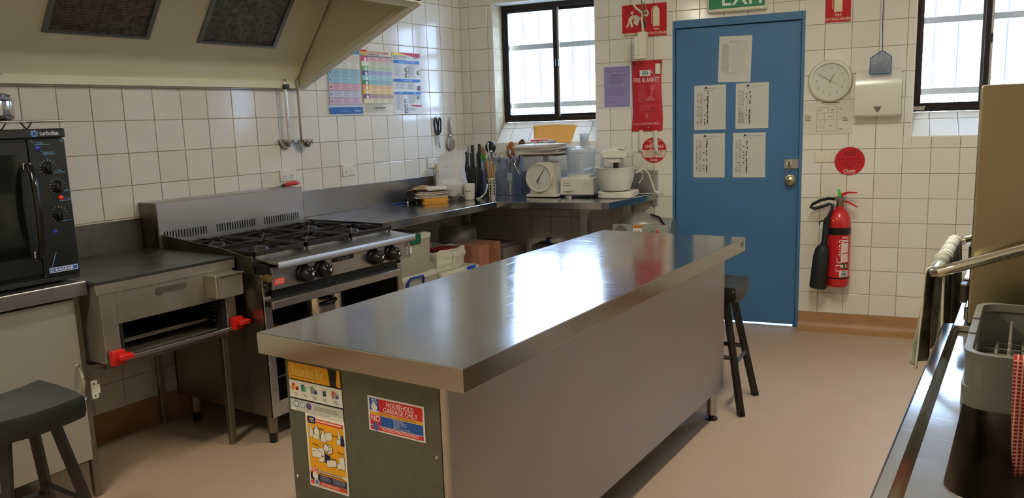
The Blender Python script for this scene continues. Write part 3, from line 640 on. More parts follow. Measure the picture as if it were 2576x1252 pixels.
for a, b in ((0.165, 0.47), (0.485, 0.785)):
    for c, d in ((RS0 + 0.02, RS0 + 0.33), (RS0 + 0.335, RS0 + 0.63), (RS0 + 0.635, RS1 - 0.02)):
        trivet(a, b, c, d)
for cx_ in (0.318, 0.635):
    for cs in (RS0 + 0.175, RS1 - 0.175): burner(cx_, cs)
MB().cyl((0.318 - gx, -(RS0 + 0.48) - gy, 0.858), (0.318 - gx, -(RS0 + 0.48) - gy, 0.89), 0.035, n=20).build('burner', CAST, rg); MB().cyl((0.635 - gx, -(RS0 + 0.48) - gy, 0.858), (0.635 - gx, -(RS0 + 0.48) - gy, 0.89), 0.035, n=20).build('burner', CAST, rg)
# flue with three banks of slots
fl = MB(); FX = 0.15; S0, S1_ = 1.803, 2.722; ZT, ZB = 1.097, 0.86
hol = []
for b0, b1 in ((1.848, 2.085), (2.155, 2.392), (2.459, 2.695)):
    for k in range(16):
        s = b0 + (b1 - b0) * k / 15; hol.append((-s - 0.0035, -s + 0.0035, 0.918, 0.958))
for a, b, c, d in sub_rects((-S1_, -S0, ZB, ZT), hol): fl.box(FX - 0.006 - gx, FX - gx, a - gy, b - gy, c, d)
fo = fl.build('flue_face', STEEL_H, rg, smooth=False)
G(0.12, 0.13, S0, S1_, 0.9, 0.98).build('flue_baffle', BLACK_M, rg, smooth=False)
G(0.005, FX, S0, S1_, ZT, ZT + 0.004, bev=0.001).build('flue_top', STEEL_H, rg)
G(0.005, FX - 0.006, S1_ - 0.004, S1_, 0.86, ZT).build('flue_side', STEEL_DULL, rg); G(0.005, FX - 0.006, S0, S0 + 0.004, 0.86, ZT).build('flue_side', STEEL_DULL, rg)
for x in (0.22, 0.79):
    for s in (RS0 + 0.09, RS1 - 0.04):
        lg = MB().cyl((x - gx, -s - gy, 0.05), (x - gx, -s - gy, SB), 0.024, n=18).build('leg', STEEL_DULL, rg)
        MB().cyl((x - gx, -s - gy, 0.0), (x - gx, -s - gy, 0.055), 0.019, n=18).build('rubber_foot', BLACK, lg)
# ---------------------------------------------------------------- griller (salamander) on its stand
QS0, QS1 = 2.738, 3.352
sl = thing('griddle_toaster', 'stainless griddle toaster with red knobs on a slim steel stand', 'griller', (0.38, -(QS0 + QS1) / 2, 0))
qx, qy = 0.38, -(QS0 + QS1) / 2
def Q(x0, x1, s0, s1, z0, z1, **k): return MB().box(x0 - qx, x1 - qx, -s1 - qy, -s0 - qy, z0, z1, **k)
GRILL = mat('griller_steel', (172, 164, 150), 0.38, 0.75, noise_=(8, (144, 136, 120), 0.3), rnoise=(5, 0.32, 0.46))
Q(0.03, 0.705, QS0 - 0.012, QS1 + 0.012, 0.868, 0.88, bev=0.002).build('top_plate', mat('seasoned_hotplate', (92, 94, 88), 0.4, 0.85, noise_=(5, (66, 66, 62), 0.3), rnoise=(5, 0.3, 0.5)), sl)
Q(0.69, 0.703, QS0 - 0.012, QS1 + 0.012, 0.828, 0.876, bev=0.002).build('front_apron', GRILL, sl)
MB().prism([(0.006 - qx, 0.875), (0.02 - qx, 0.875), (0.012 - qx, 1.024), (0.004 - qx, 1.024)], 'xz', -QS1 - 0.012 - qy, -QS0 + 0.012 - qy).build('rear_splash', STEEL_DARK, sl)
Q(0.05, 0.69, QS1 - 0.012, QS1, 0.55, 0.868, bev=0.002).build('side_panel', GRILL, sl); Q(0.05, 0.69, QS0, QS0 + 0.012, 0.55, 0.868, bev=0.002).build('side_panel', GRILL, sl)
Q(0.05, 0.062, QS0 + 0.012, QS1 - 0.012, 0.55, 0.868).build('rear_panel', BLACK_M, sl)
Q(0.062, 0.69, QS0 + 0.012, QS1 - 0.012, 0.548, 0.56, bev=0.001).build('floor_pan', GRILL, sl)
Q(0.062, 0.69, QS0 + 0.05, QS1 - 0.05, 0.735, 0.745).build('burner_tray', BLACK_M, sl)
Q(0.686, 0.7, QS1 - 0.065, QS1, 0.56, 0.868, bev=0.002).build('front_stile', GRILL, sl); Q(0.686, 0.7, QS0, QS0 + 0.05, 0.56, 0.868, bev=0.002).build('front_stile', GRILL, sl)
Q(0.686, 0.698, QS0 + 0.05, QS1 - 0.065, 0.70, 0.83, bev=0.002).build('fascia', GRILL, sl)
for s in (QS0 + 0.05, QS1 - 0.065 - 0.02): Q(0.1, 0.69, s, s + 0.02, 0.56, 0.70).build('inner_liner', BLACK_M, sl)
for k in range(5): Q(0.12, 0.66, QS0 + 0.07, QS0 + 0.09, 0.60 + 0.022 * k, 0.606 + 0.022 * k, bev=0.001).build('rack_runner', STEEL_DARK, sl)
rk = MB()
rk.box(0.14 - qx, 0.62 - qx, -3.24 - qy, -2.83 - qy, 0.600, 0.606)
rk.tube([(0.14 - qx, -3.24 - qy, 0.61), (0.62 - qx, -3.24 - qy, 0.61), (0.62 - qx, -2.83 - qy, 0.61), (0.14 - qx, -2.83 - qy, 0.61)], 0.005, 6, closed=True); rk.build('toast_tray', STEEL_DULL, sl)
dg_ = Q(0.698, 0.775, 2.745, 2.885, 0.722, 0.822, bev=0.003).build('drip_box', GRILL, sl)
MB().prism([(0.775 - qx, 0.722), (0.781 - qx, 0.722), (0.781 - qx, 0.812), (0.80 - qx, 0.822), (0.80 - qx, 0.827), (0.775 - qx, 0.818)], 'xz', -2.875 - qy, -2.755 - qy).build('drip_box_front', GRILL, dg_)
bp_ = Q(0.698, 0.7025, 2.975, 3.09, 0.788, 0.812, bev=0.001).build('maker_badge', STEEL_DULL, sl)
MB().cyl((0.698 - qx, -3.10 - qy, 0.797), (0.704 - qx, -3.10 - qy, 0.797), 0.017, n=20).build('badge_disc', STEEL_DULL, bp_)
p = Print(0.1, 0.018, 0.0); p.text(0.5, 0.75, 0.014, 'GOLDSTEIN', (70, 66, 58), 'c', 0.9); p.build(bp_, 'badge_lettering', (0.703 - qx, -3.03 - qy, 0.80), RL)
Q(0.70, 0.73, QS0 + 0.0, QS1 - 0.03, 0.556, 0.572, bev=0.002).build('lower_bar', STEEL_H, sl)
for s, z in ((2.762, 0.585), (3.322, 0.578)):
    MB().lathe([(0.02, 0.0), (0.018, 0.014), (0.0, 0.014)], 18, (0.70 - qx, -s - qy, z), 0, 'x').build('knob_boss', BLACK, sl)
    kb = MB().box(0.712 - qx, 0.742 - qx, -s - 0.028 - qy, -s + 0.028 - qy, z - 0.03, z + 0.03, bev=0.006, seg=2).box(0.73 - qx, 0.77 - qx, -s - 0.012 - qy, -s + 0.045 - qy, z - 0.008, z + 0.014, bev=0.004).build('red_knob', RED, sl)
Q(0.08, 0.66, QS0 + 0.02, QS1 - 0.02, 0.52, 0.548, bev=0.002).build('stand_frame', STEEL_DULL, sl)
for x in (0.11, 0.635):
    lg = Q(x - 0.015, x + 0.015, 2.758, 2.788, 0.02, 0.52, bev=0.003).build('stand_leg', STEEL_DULL, sl)
    MB().cyl((x - qx, -2.773 - qy, 0.0), (x - qx, -2.773 - qy, 0.024), 0.016, n=14).build('foot', STEEL_DULL, lg)
    Q(x - 0.012, x + 0.012, 3.33, 3.3755, 0.53, 0.545, bev=0.001).build('cabinet_bracket', STEEL_DULL, sl)
# ---------------------------------------------------------------- cabinet bench under the oven
KS0, KS1 = 3.366, 4.35
cb = thing('oven_cabinet', 'low steel cabinet with a plain door under the black oven', 'cabinet', (0.33, -(KS0 + KS1) / 2, 0))
kx, ky = 0.33, -(KS0 + KS1) / 2
def K(x0, x1, s0, s1, z0, z1, **k): return MB().box(x0 - kx, x1 - kx, -s1 - ky, -s0 - ky, z0, z1, **k)
K(0.01, 0.65, KS0, KS1, 0.83, 0.886, bev=0.006, seg=2).build('worktop', STEEL_H, cb)
DOORM = mat('cabinet_door_steel', (184, 180, 168), 0.42, 0.7, rnoise=(3, 0.38, 0.46))
cd = K(0.592, 0.61, KS0 + 0.036, KS1 - 0.1, 0.165, 0.815, bev=0.002).build('door', DOORM, cb)
mb = MB(); mb.tube([(0.61 - kx, -3.42 - ky, 0.552), (0.622 - kx, -3.42 - ky, 0.545), (0.638 - kx, -3.42 - ky, 0.525), (0.642 - kx, -3.42 - ky, 0.497), (0.636 - kx, -3.42 - ky, 0.468), (0.622 - kx, -3.42 - ky, 0.449), (0.61 - kx, -3.42 - ky, 0.443)], [0.006, 0.005, 0.006, 0.0072, 0.006, 0.005, 0.006], 10)
for z in (0.553, 0.441): mb.lathe([(0.0, 0.008), (0.007, 0.006), (0.009, 0.0)], 14, (0.61 - kx, -3.42 - ky, z), 0, 'x')
mb.build('handle', CHROME, cd)
for s in (KS0 + 0.012, KS1 - 0.06):
    for x in (0.06, 0.588):
        K(x - 0.014, x + 0.014, s, s + 0.028, 0.0, 0.83, bev=0.002).build('post', STEEL_DULL, cb)
K(0.03, 0.574, KS0 + 0.014, KS0 + 0.02, 0.17, 0.83).build('side_sheet', DOORM, cb) if False else None
K(0.03, 0.58, KS0 + 0.03, KS1 - 0.1, 0.15, 0.165).build('cabinet_floor', STEEL_DARK, cb)
K(0.03, 0.042, KS0 + 0.03, KS1 - 0.1, 0.165, 0.83).build('rear_panel', STEEL_DARK, cb)
lt = MB().box(0.602 - kx, 0.6055 - kx, -3.374 - ky, -3.348 - ky, 0.402, 0.476, bev=0.001).box(0.602 - kx, 0.6055 - kx, -3.35 - ky, -3.339 - ky, 0.42, 0.456, bev=0.001).build('strike_plate', WHITE_P, cb)
for z in (0.463, 0.414): MB().cyl((0.6052 - kx, -3.362 - ky, z), (0.6062 - kx, -3.362 - ky, z), 0.0035, n=10).build('screw', BLACK, lt)
# ---------------------------------------------------------------- convection oven
OS0, OS1, OZ0, OZ1 = 3.357, 4.167, 0.90, 1.466
ov = thing('convection_oven', 'black convection oven with dial panel standing on the steel cabinet', 'oven', (0.3, -(OS0 + OS1) / 2, 0.886))
vx, vy, vz = 0.3, -(OS0 + OS1) / 2, 0.886
def V(x0, x1, s0, s1, z0, z1, **k): return MB().box(x0 - vx, x1 - vx, -s1 - vy, -s0 - vy, z0 - vz, z1 - vz, **k)
OVB = mat('black_oven_enamel', (20, 22, 22), 0.28, noise_=(20, (26, 28, 27), 0.3))
V(0.03, 0.585, OS0, OS1, OZ0, OZ1 - 0.032, bev=0.004).build('body', OVB, ov)
tcap = V(0.025, 0.604, OS0 - 0.003, OS1 + 0.003, OZ1 - 0.034, OZ1, bev=0.004).build('top_cap', OVB, ov)
p = Print(0.2, 0.034, 0.0)
BLU = (92, 130, 190)
for k in range(6):
    a = k * PI / 3
    def pt(r, t): return (0.5 + (r * math.cos(a + t)) / 0.2 - 0.16, 0.5 - (r * math.sin(a + t)) / 0.034)
    p.poly([pt(0.004, 0), pt(0.013, -0.15), pt(0.0145, 0.45), pt(0.008, 0.8)], BLU)
p.text(0.43, 0.72, 0.0235, 'turbofan', (190, 196, 200), 'l', 0.86, bold=0.0005)
p.build(tcap, 'oven_lettering', (0.6042 - vx, -3.435 - vy, OZ1 - 0.017 - vz), RL)
cp = V(0.58, 0.602, OS0 + 0.002, OS0 + 0.135, OZ0 + 0.012, OZ1 - 0.038, bev=0.003).build('control_panel', OVB, ov)
p = Print(0.13, 0.5, 0.0)
def panel_uv(s, z): return ((3.49 - s) / 0.13, (1.43 - z) / 0.5)
LB = (110, 160, 205)
for txt, s, z in (('POWER', 3.462, 1.412), ('THERMOSTAT', 3.445, 1.376), ('BAKE TIMER', 3.418, 1.307), ('ROAST-HOLD', 3.404, 1.235), ('ROAST TIMER', 3.402, 1.2), ('2 SPEED', 3.414, 1.124)):
    u, v = panel_uv(s, z); p.text(u, v, 0.0085, txt, LB, 'l', 0.75); p.rect(u - 0.02, v + 0.005, u + 0.36, v + 0.009, LB)
u, v = panel_uv(3.378, 1.415); p.text(u, v, 0.016, '31', LB, 'l', 0.9)
for s, z in ((3.432, 1.322), (3.405, 1.25), (3.412, 1.145)):
    for k in range(13):
        a = math.radians(-50 + k * 280 / 12); u0, v0 = panel_uv(s, z)
        c, d = math.cos(a), math.sin(a); x, _, zz_ = p.P(u0, v0)
        p.n += 1
        m_ = p.mi((190, 192, 190)); w_ = 0.0009
        p.mb.poly([(x + 0.026 * c - w_ * d, -0.0006, zz_ + 0.026 * d + w_ * c), (x + 0.026 * c + w_ * d, -0.0006, zz_ + 0.026 * d - w_ * c), (x + 0.031 * c + w_ * d, -0.0006, zz_ + 0.031 * d - w_ * c), (x + 0.031 * c - w_ * d, -0.0006, zz_ + 0.031 * d + w_ * c)], m_)
p.poly([panel_uv(3.486, 1.427), panel_uv(3.483, 1.43), panel_uv(3.41, 1.33), panel_uv(3.413, 1.33)], (60, 84, 110)); p.poly([panel_uv(3.47, 0.94), panel_uv(3.467, 0.94), panel_uv(3.441, 1.005), panel_uv(3.444, 1.005)], LB)
p.build(cp, 'panel_lettering', (0.6022 - vx, -3.425 - vy, 1.18 - vz), RL)['kind'] = 'stuff'
for s, z in ((3.432, 1.322), (3.405, 1.25), (3.412, 1.145)):
    kb = MB().lathe([(0.024, 0.0), (0.024, 0.006), (0.019, 0.012), (0.017, 0.026), (0.0, 0.028)], 24, (0.602 - vx, -s - vy, z - vz), 0, 'x').box(0.614 - vx, 0.636 - vx, -s - 0.005 - vy, -s + 0.005 - vy, z - 0.02 - vz, z + 0.02 - vz, bev=0.002).build('dial', BLACK, cp)
for nm, s, z, c in (('power_light', 3.461, 1.395, (40, 50, 150)), ('timer_light', 3.399, 1.208, (216, 36, 30)), ('lower_light', 3.437, 1.083, (40, 50, 150))):
    MB().lathe([(0.009, 0.0), (0.0085, 0.004), (0.005, 0.0065), (0.0, 0.007)], 18, (0.602 - vx, -s - vy, z - vz), 0, 'x').build(nm, mat('lens_' + nm, c, 0.25), cp)
bd = V(0.602, 0.6045, 3.366, 3.476, 0.928, 0.95, bev=0.001).build('maker_plate', pm((60, 92, 150)), cp)
p = Print(0.11, 0.022, 0.0); p.rect(0.02, 0.08, 0.98, 0.92, (226, 230, 236)); p.rect(0.035, 0.16, 0.965, 0.84, (60, 92, 150)); p.circle(0.11, 0.5, 0.006, (226, 230, 236)); p.circle(0.11, 0.5, 0.0042, (60, 92, 150)); p.text(0.2, 0.72, 0.0155, 'BAKBAR', (232, 234, 238), 'l', 1.2, bold=0.0005); p.build(bd, 'plate_lettering', (0.6047 - vx, -3.421 - vy, 0.939 - vz), RL)
odr = V(0.585, 0.604, OS0 + 0.14, OS1 - 0.01, OZ0 + 0.03, OZ1 - 0.045, bev=0.003).build('door', OVB, ov)
V(0.6035, 0.606, OS0 + 0.175, OS1 - 0.06, OZ0 + 0.1, OZ1 - 0.09, bev=0.001).build('door_glass', mat('dark_oven_glass', (14, 17, 16), 0.06, spec=0.6), odr)
hp = [(0.604, 1.335), (0.63, 1.33), (0.655, 1.295), (0.668, 1.24), (0.672, 1.17), (0.668, 1.10), (0.655, 1.045), (0.63, 1.01), (0.604, 1.005)]
MB().tube([(a - vx, -3.507 - 0.012 * math.sin(PI * i / 8) - vy, b - vz) for i, (a, b) in enumerate(hp)], 0.0115, 12).build('door_handle', mat('glossy_black_handle', (16, 16, 16), 0.15), odr)
for z in (1.333, 1.007): V(0.603, 0.609, 3.492, 3.522, z - 0.013, z + 0.013, bev=0.002).build('handle_plate', CHROME, odr)
V(0.58, 0.603, OS0 + 0.006, OS1 - 0.006, OZ0 - 0.004, OZ0 + 0.012, bev=0.002).build('base_strip', BLACK_M, ov)
for x in (0.09, 0.54):
    for s in (OS0 + 0.06, OS1 - 0.06): MB().cyl((x - vx, -s - vy, 0), (x - vx, -s - vy, OZ0 + 0.004 - vz), 0.018, n=14).build('foot', BLACK, ov)
# ---------------------------------------------------------------- things on the left wall
def outlet(s, z, label):
    t = thing('power_outlet', label, 'power outlet', LW(s, z, 0.0006), RL)
    MB().box(-0.058, 0.058, -0.009, 0, -0.036, 0.036, bev=0.004, seg=2).build('face_plate', WHITE_P, t)
    for u in (-0.027, 0.027):
        MB().prism(rounded(0.04, 0.036, 0.006, cx=u, cy=-0.008), 'xz', -0.0105, -0.008).build('socket', WHITE_P, t)
        mb = MB()
        for a, dx, dz in ((0.5, -0.007, 0.0), (-0.5, 0.007, 0.0), (0, 0, -0.013)): mb.box(u + dx - 0.0013, u + dx + 0.0013, -0.0112, -0.0100, -0.006 + dz - 0.0045, -0.006 + dz + 0.0045, rot=Matrix.Rotation(a, 3, 'Y'))
        mb.build('pin_slot', BLACK_M, t, smooth=False)
        MB().box(u * 1.55 - 0.006, u * 1.55 + 0.006, -0.0125, -0.008, 0.018, 0.03, bev=0.002).build('switch_rocker', WHITE_P, t)
outlet(1.772, 1.163, 'white double power outlet just above the gas range flue')
outlet(1.27, 1.157, 'white double power outlet below the blue chemical poster')
outlet(0.415, 1.148, 'white double power outlet partly behind the white plastic bag')
GREY = (150, 148, 142); DK = (70, 70, 70)
# three A3 cleaning posters
t = sheet_thing('cleaning_poster', 'faded blue and pink chemical poster beside the exhaust canopy', 'poster', LW(1.256, 1.712, 0.001), RL, 0.297, 0.42, (206, 214, 214), 'cleaning posters', curl=0.003)
p = Print(0.29, 0.412, 0.006)
p.rect(0.02, 0.0, 1, 0.08, (58, 110, 176)); p.lines(0.5, 0.95, 0.03, 0.06, 1, (190, 206, 226), 0.7)
for i, c in enumerate(((224, 206, 190), (222, 216, 190), (150, 186, 196), (160, 196, 204), (214, 168, 176), (200, 196, 210), (204, 176, 194))):
    v0 = 0.1 + i * 0.108; p.rect(0.02, v0, 0.98, v0 + 0.1, c)
    for k in range(3): p.lines(0.16 + k * 0.28, 0.38 + k * 0.28, v0 + 0.01, v0 + 0.085, 5, tuple(max(0, int(x * 0.78)) for x in c), 0.4, 0.4)
    p.circle(0.08, v0 + 0.05, 0.007, tuple(int(x * 0.55) for x in c))
p.rect(0.0, 0.885, 1.0, 0.985, (52, 100, 166)); p.text(0.74, 0.955, 0.02, 'Whiteley', (226, 230, 236), 'l', 0.8); p.lines(0.3, 0.6, 0.93, 0.96, 2, (90, 140, 200), 0.4)
p.build(t)
t = sheet_thing('cleaning_poster', 'poster headed colour coded cleaning between two other posters', 'poster', LW(0.951, 1.71, 0.001), RL, 0.297, 0.425, (222, 214, 192), 'cleaning posters', curl=0.003)
p = Print(0.29, 0.417, 0.006)
p.rect(0.0, 0.0, 0.2, 0.03, (200, 40, 40)); p.rect(0, 0.03, 0.2, 0.075, (236, 200, 60)); p.text(0.02, 0.072, 0.017, 'AGAR', (190, 40, 40), 'l', 0.95, bold=0.0006)
p.text(0.22, 0.055, 0.0215, 'COLOUR CODED CLEANING', (206, 70, 56), 'l', 0.72, bold=0.0005); p.lines(0.22, 0.7, 0.065, 0.08, 1, DK, 0.5)
p.rect(0, 0.085, 1, 0.1, (60, 56, 54)); p.lines(0.02, 0.96, 0.088, 0.098, 1, (180, 170, 160), 0.6)
cols = [(226, 170, 170), (214, 208, 180), (196, 206, 170), (170, 174, 200), (176, 206, 204), (150, 186, 190), (236, 196, 140), (236, 206, 140), (188, 160, 150), (222, 212, 170)]
bot = [(214, 60, 120), (226, 220, 200), (120, 170, 60), (60, 66, 120), (120, 196, 190), (30, 120, 84), (240, 150, 50), (240, 180, 60), (130, 80, 110), None]
for i, c in enumerate(cols):
    v0 = 0.105 + i * 0.0715; p.rect(0, v0, 1, v0 + 0.07, c)
    if bot[i]: p.rect(0.0, v0, 0.2, v0 + 0.07, bot[i]); p.rect(0.1, v0 + 0.025, 0.17, v0 + 0.068, (240, 238, 228)); p.rect(0.125, v0 + 0.01, 0.15, v0 + 0.025, (240, 238, 228))
    for k in range(3): p.lines(0.3 + k * 0.24, 0.5 + k * 0.24, v0 + 0.008, v0 + 0.06, 4, tuple(int(x * 0.76) for x in c), 0.4, 0.4)
p.lines(0.05, 0.9, 0.83, 0.97, 6, (180, 172, 156), 0.35, 0.6); p.rect(0.35, 0.885, 0.7, 0.9, (80, 76, 72)); p.build(t)
t = sheet_thing('cleaning_poster', 'white protect yourself poster with blue bands beside the corner', 'poster', LW(0.647, 1.712, 0.001), RL, 0.297, 0.42, (224, 224, 218), 'cleaning posters', curl=0.004)
p = Print(0.29, 0.41, 0.007)
p.poly([(0.15, 0.0), (1, 0.0), (1, 0.065), (0.7, 0.05), (0.4, 0.02)], (196, 44, 74)); p.poly([(0, 0.0), (0.2, 0.0), (0.42, 0.025), (0.62, 0.05), (0.3, 0.04), (0, 0.05)], (240, 206, 80)); p.text(0.03, 0.085, 0.018, 'PROTECT YOURSELF!', (66, 70, 76), 'l', 0.8, bold=0.0004); p.text(0.76, 0.095, 0.02, 'AGAR', DK, 'l', 0.8); p.lines(0.03, 0.5, 0.1, 0.112, 1, GREY, 0.6)
p.rect(0.03, 0.125, 0.97, 0.175, (50, 116, 196)); p.text(0.5, 0.162, 0.0135, 'WEAR PERSONAL PROTECTIVE EQUIPMENT', (226, 232, 240), 'c', 0.66)
p.lines(0.06, 0.42, 0.2, 0.4, 11, (176, 176, 172), 0.35, 0.4); p.lines(0.54, 0.85, 0.2, 0.4, 11, (176, 176, 172), 0.35, 0.4)
for u, v in ((0.46, 0.24), (0.46, 0.33), (0.9, 0.28)): p.rect(u, v, u + 0.1, v + 0.07, (90, 110, 120)); p.rect(u + 0.012, v + 0.008, u + 0.088, v + 0.062, (214, 220, 206))
p.rect(0.03, 0.43, 0.97, 0.475, (50, 116, 196)); p.text(0.5, 0.465, 0.0135, 'BE AWARE OF HAZARDS', (226, 232, 240), 'c', 0.66)
p.lines(0.06, 0.48, 0.49, 0.6, 6, (176, 176, 172), 0.35, 0.4); p.lines(0.5, 0.84, 0.49, 0.6, 6, (176, 176, 172), 0.35, 0.4); p.rect(0.88, 0.54, 0.97, 0.615, (60, 70, 120)); p.rect(0.9, 0.55, 0.95, 0.6, (160, 110, 150))
p.rect(0.03, 0.64, 0.46, 0.68, (50, 116, 196)); p.text(0.24, 0.67, 0.0125, 'FIRST AID', (226, 232, 240), 'c', 0.66); p.rect(0.5, 0.64, 0.97, 0.68, (50, 116, 196)); p.text(0.73, 0.67, 0.0125, 'SPILLAGES', (226, 232, 240), 'c', 0.66)
p.lines(0.06, 0.36, 0.7, 0.95, 13, (176, 176, 172), 0.35, 0.4); p.lines(0.52, 0.82, 0.7, 0.84, 7, (176, 176, 172), 0.35, 0.4)
for u, v, c in ((0.37, 0.76, (130, 170, 200)), (0.37, 0.85, (110, 110, 130)), (0.37, 0.93, (50, 110, 150)), (0.86, 0.7, (60, 100, 150))): p.rect(u, v, u + 0.09, v + 0.062, c); p.rect(u + 0.02, v + 0.012, u + 0.07, v + 0.05, (214, 222, 226))
p.poly([(0.5, 0.86), (0.98, 0.865), (0.98, 0.885), (0.8, 0.885)], (196, 44, 74)); p.lines(0.5, 0.85, 0.9, 0.97, 4, (186, 186, 182), 0.35, 0.5); p.build(t)
# utensils on hooks
def hook(parent, x=0.0, z=0.0, m=CHROME):
    MB().tube([(x, -0.001, z + 0.012), (x, -0.004, z + 0.004), (x, -0.012, z - 0.004), (x, -0.02, z - 0.001), (x, -0.021, z + 0.006)], 0.0016, 6).build('wall_hook', m, parent)
t = thing('kitchen_scissors', 'black handled kitchen scissors hanging on the tiled wall', 'scissors', LW(0.345, 1.478, 0.004), RL); hook(t)
mb = MB()
for sx_ in (-1, 1):
    pts = []
    for k in range(17):
        a = 2 * PI * k / 16; pts.append((sx_ * 0.019 + 0.0165 * math.cos(a) + (0.006 * sx_ if math.sin(a) > 0 else 0), -0.012, -0.062 + 0.056 * math.sin(a)))
    mb.tube(pts[:-1], 0.0052, 8, closed=True)
    mb.tube([(sx_ * 0.012, -0.012, -0.112), (sx_ * 0.004, -0.012, -0.132)], 0.006, 8)
mb.build('handles', BLACK, t)
mb = MB()
for sx_ in (-1, 1): mb.prism([(-0.009 * sx_, -0.128), (0.009 * sx_, -0.128), (0.012 * sx_, -0.158), (0.018, -0.226), (0.014, -0.226)], 'xz', -0.012 + 0.002 * sx_, -0.0105 + 0.002 * sx_)
mb.lathe([(0.0, -0.018), (0.005, -0.017), (0.006, -0.014)], 12, (0.004, 0, -0.145), 0, 'y'); mb.build('blades', STEEL, t)
t = thing('pizza_cutter', 'steel pizza cutter wheel hanging on the tiled wall by the corner', 'pizza cutter', LW(0.193, 1.468, 0.004), RL); hook(t)
MB().tube([(0.0, -0.012, 0.004), (0.008, -0.012, -0.006), (0.0, -0.012, -0.016), (-0.008, -0.012, -0.006)], 0.0014, 6, closed=True).build('hanging_ring', CHROME, t)
MB().tube([(0, -0.013, -0.012), (0, -0.013, -0.03), (0, -0.013, -0.11), (0, -0.013, -0.128)], [0.006, 0.0095, 0.0105, 0.007], 14).build('handle', STEEL, t)
MB().tube([(-0.03, -0.013, -0.136), (-0.015, -0.013, -0.13), (0.015, -0.013, -0.128), (0.03, -0.013, -0.122)], [0.002, 0.007, 0.007, 0.002], 8).build('thumb_guard', STEEL, t)
MB().box(-0.009, 0.009, -0.017, -0.0135, -0.195, -0.128, bev=0.001).build('fork', STEEL, t)
MB().lathe([(0.0, -0.013), (0.047, -0.012), (0.05, -0.0115), (0.047, -0.011), (0.0, -0.010)], 40, (0, 0, -0.195), 0, 'y').lathe([(0.0, -0.021), (0.006, -0.02), (0.007, -0.013)], 14, (0, 0, -0.195), 0, 'y').build('wheel', STEEL, t)
# ladles hanging from the canopy gutter
def ladle(s, d, z, label, turn, L=0.33, br=0.043, flat=0.7):
    t = thing('ladle', label, 'ladle', (d, -s, z), turn, 'ladles hanging from the canopy')
    MB().tube([(0.0, 0.004, 0.0), (0, 0.0, 0.01), (0, -0.006, 0.005), (0, -0.006, -0.02), (0, -0.006, -L + 0.03), (0, -0.008, -L + 0.005)], [0.0018, 0.002, 0.0026, 0.0028, 0.0026, 0.002], 8, flat=3.2).build('shaft', STEEL, t)
    pr = [(br, 0.0), (br * 1.0, -0.014), (br * 0.86, -0.032), (br * 0.55, -0.045), (0.0, -0.05), (0.0, -0.048), (br * 0.52, -0.043), (br * 0.82, -0.031), (br * 0.95, -0.014), (br * 0.95, 0.0)]
    MB().lathe(pr, 28, (0, -br - 0.004, -L + 0.006)).build('bowl', STEEL, t)
    return t
l1 = ladle(1.792, 0.066, 1.70, 'ladle with its rounded bowl turned outwards under the canopy edge', PI / 2 + PI * 0.9, L=0.335)
MB().box(-0.016, 0.016, 0.002, 0.02, -0.045, -0.018, bev=0.003).build('black_clip', BLACK, l1)
l2 = ladle(1.712, 0.07, 1.70, 'ladle hung sideways with its cup open beside the canopy end', PI / 2 + PI * 0.55, L=0.34)
# red handled tool lying on the flue
t = thing('red_handled_peeler', 'red handled peeler with a steel loop lying on top of the range flue', 'peeler', (0.09, -1.88, 1.101), PI / 2 + 0.06)
MB().tube([(0.0, 0, 0.012), (0.02, 0, 0.014), (0.06, 0, 0.017), (0.1, 0, 0.018), (0.115, 0, 0.017)], [0.009, 0.0125, 0.012, 0.0125, 0.009], 12).build('handle', RED, t)
MB().tube([(0.0, 0, 0.012), (-0.022, 0, 0.009)], [0.0095, 0.007], 10).build('collar', BLACK, t)
MB().tube([(-0.02, -0.005, 0.009), (-0.06, -0.008, 0.006), (-0.105, -0.004, 0.004), (-0.105, 0.004, 0.004), (-0.06, 0.008, 0.006), (-0.02, 0.005, 0.009)], 0.0024, 6).build('steel_loop', STEEL, t)
# ---------------------------------------------------------------- things on the back wall
RS = (190, 34, 40); CRM = (226, 214, 176)
t = sheet_thing('fire_blanket_sign', 'red sign of a figure with a blanket above the fire blanket', 'sign', BW(1.342, 2.077, 0.004), RB, 0.165, 0.218, CRM, th=0.002)
p = Print(0.165, 0.218, 0.0022); p.rect(0.0, 0.0, 1, 0.86, RS)
p.circle(0.43, 0.24, 0.011, CRM); p.poly([(0.36, 0.34), (0.44, 0.31), (0.62, 0.33), (0.84, 0.43), (0.82, 0.46), (0.6, 0.4), (0.46, 0.42), (0.42, 0.5), (0.46, 0.66), (0.36, 0.66), (0.33, 0.52), (0.24, 0.67), (0.15, 0.67), (0.27, 0.5), (0.26, 0.42)], CRM); p.poly([(0.42, 0.52), (0.34, 0.55), (0.38, 0.68), (0.46, 0.67)], CRM)
p.poly([(0.58, 0.3), (0.78, 0.4), (0.66, 0.66), (0.47, 0.56), (0.52, 0.42)], (232, 224, 200)); p.rect(0.78, 0.5, 1.0, 0.72, (50, 44, 46)); p.text(0.06, 0.965, 0.024, 'FIRE BLANKET', (60, 54, 46), 'l', 0.78, bold=0.0006); p.build(t)
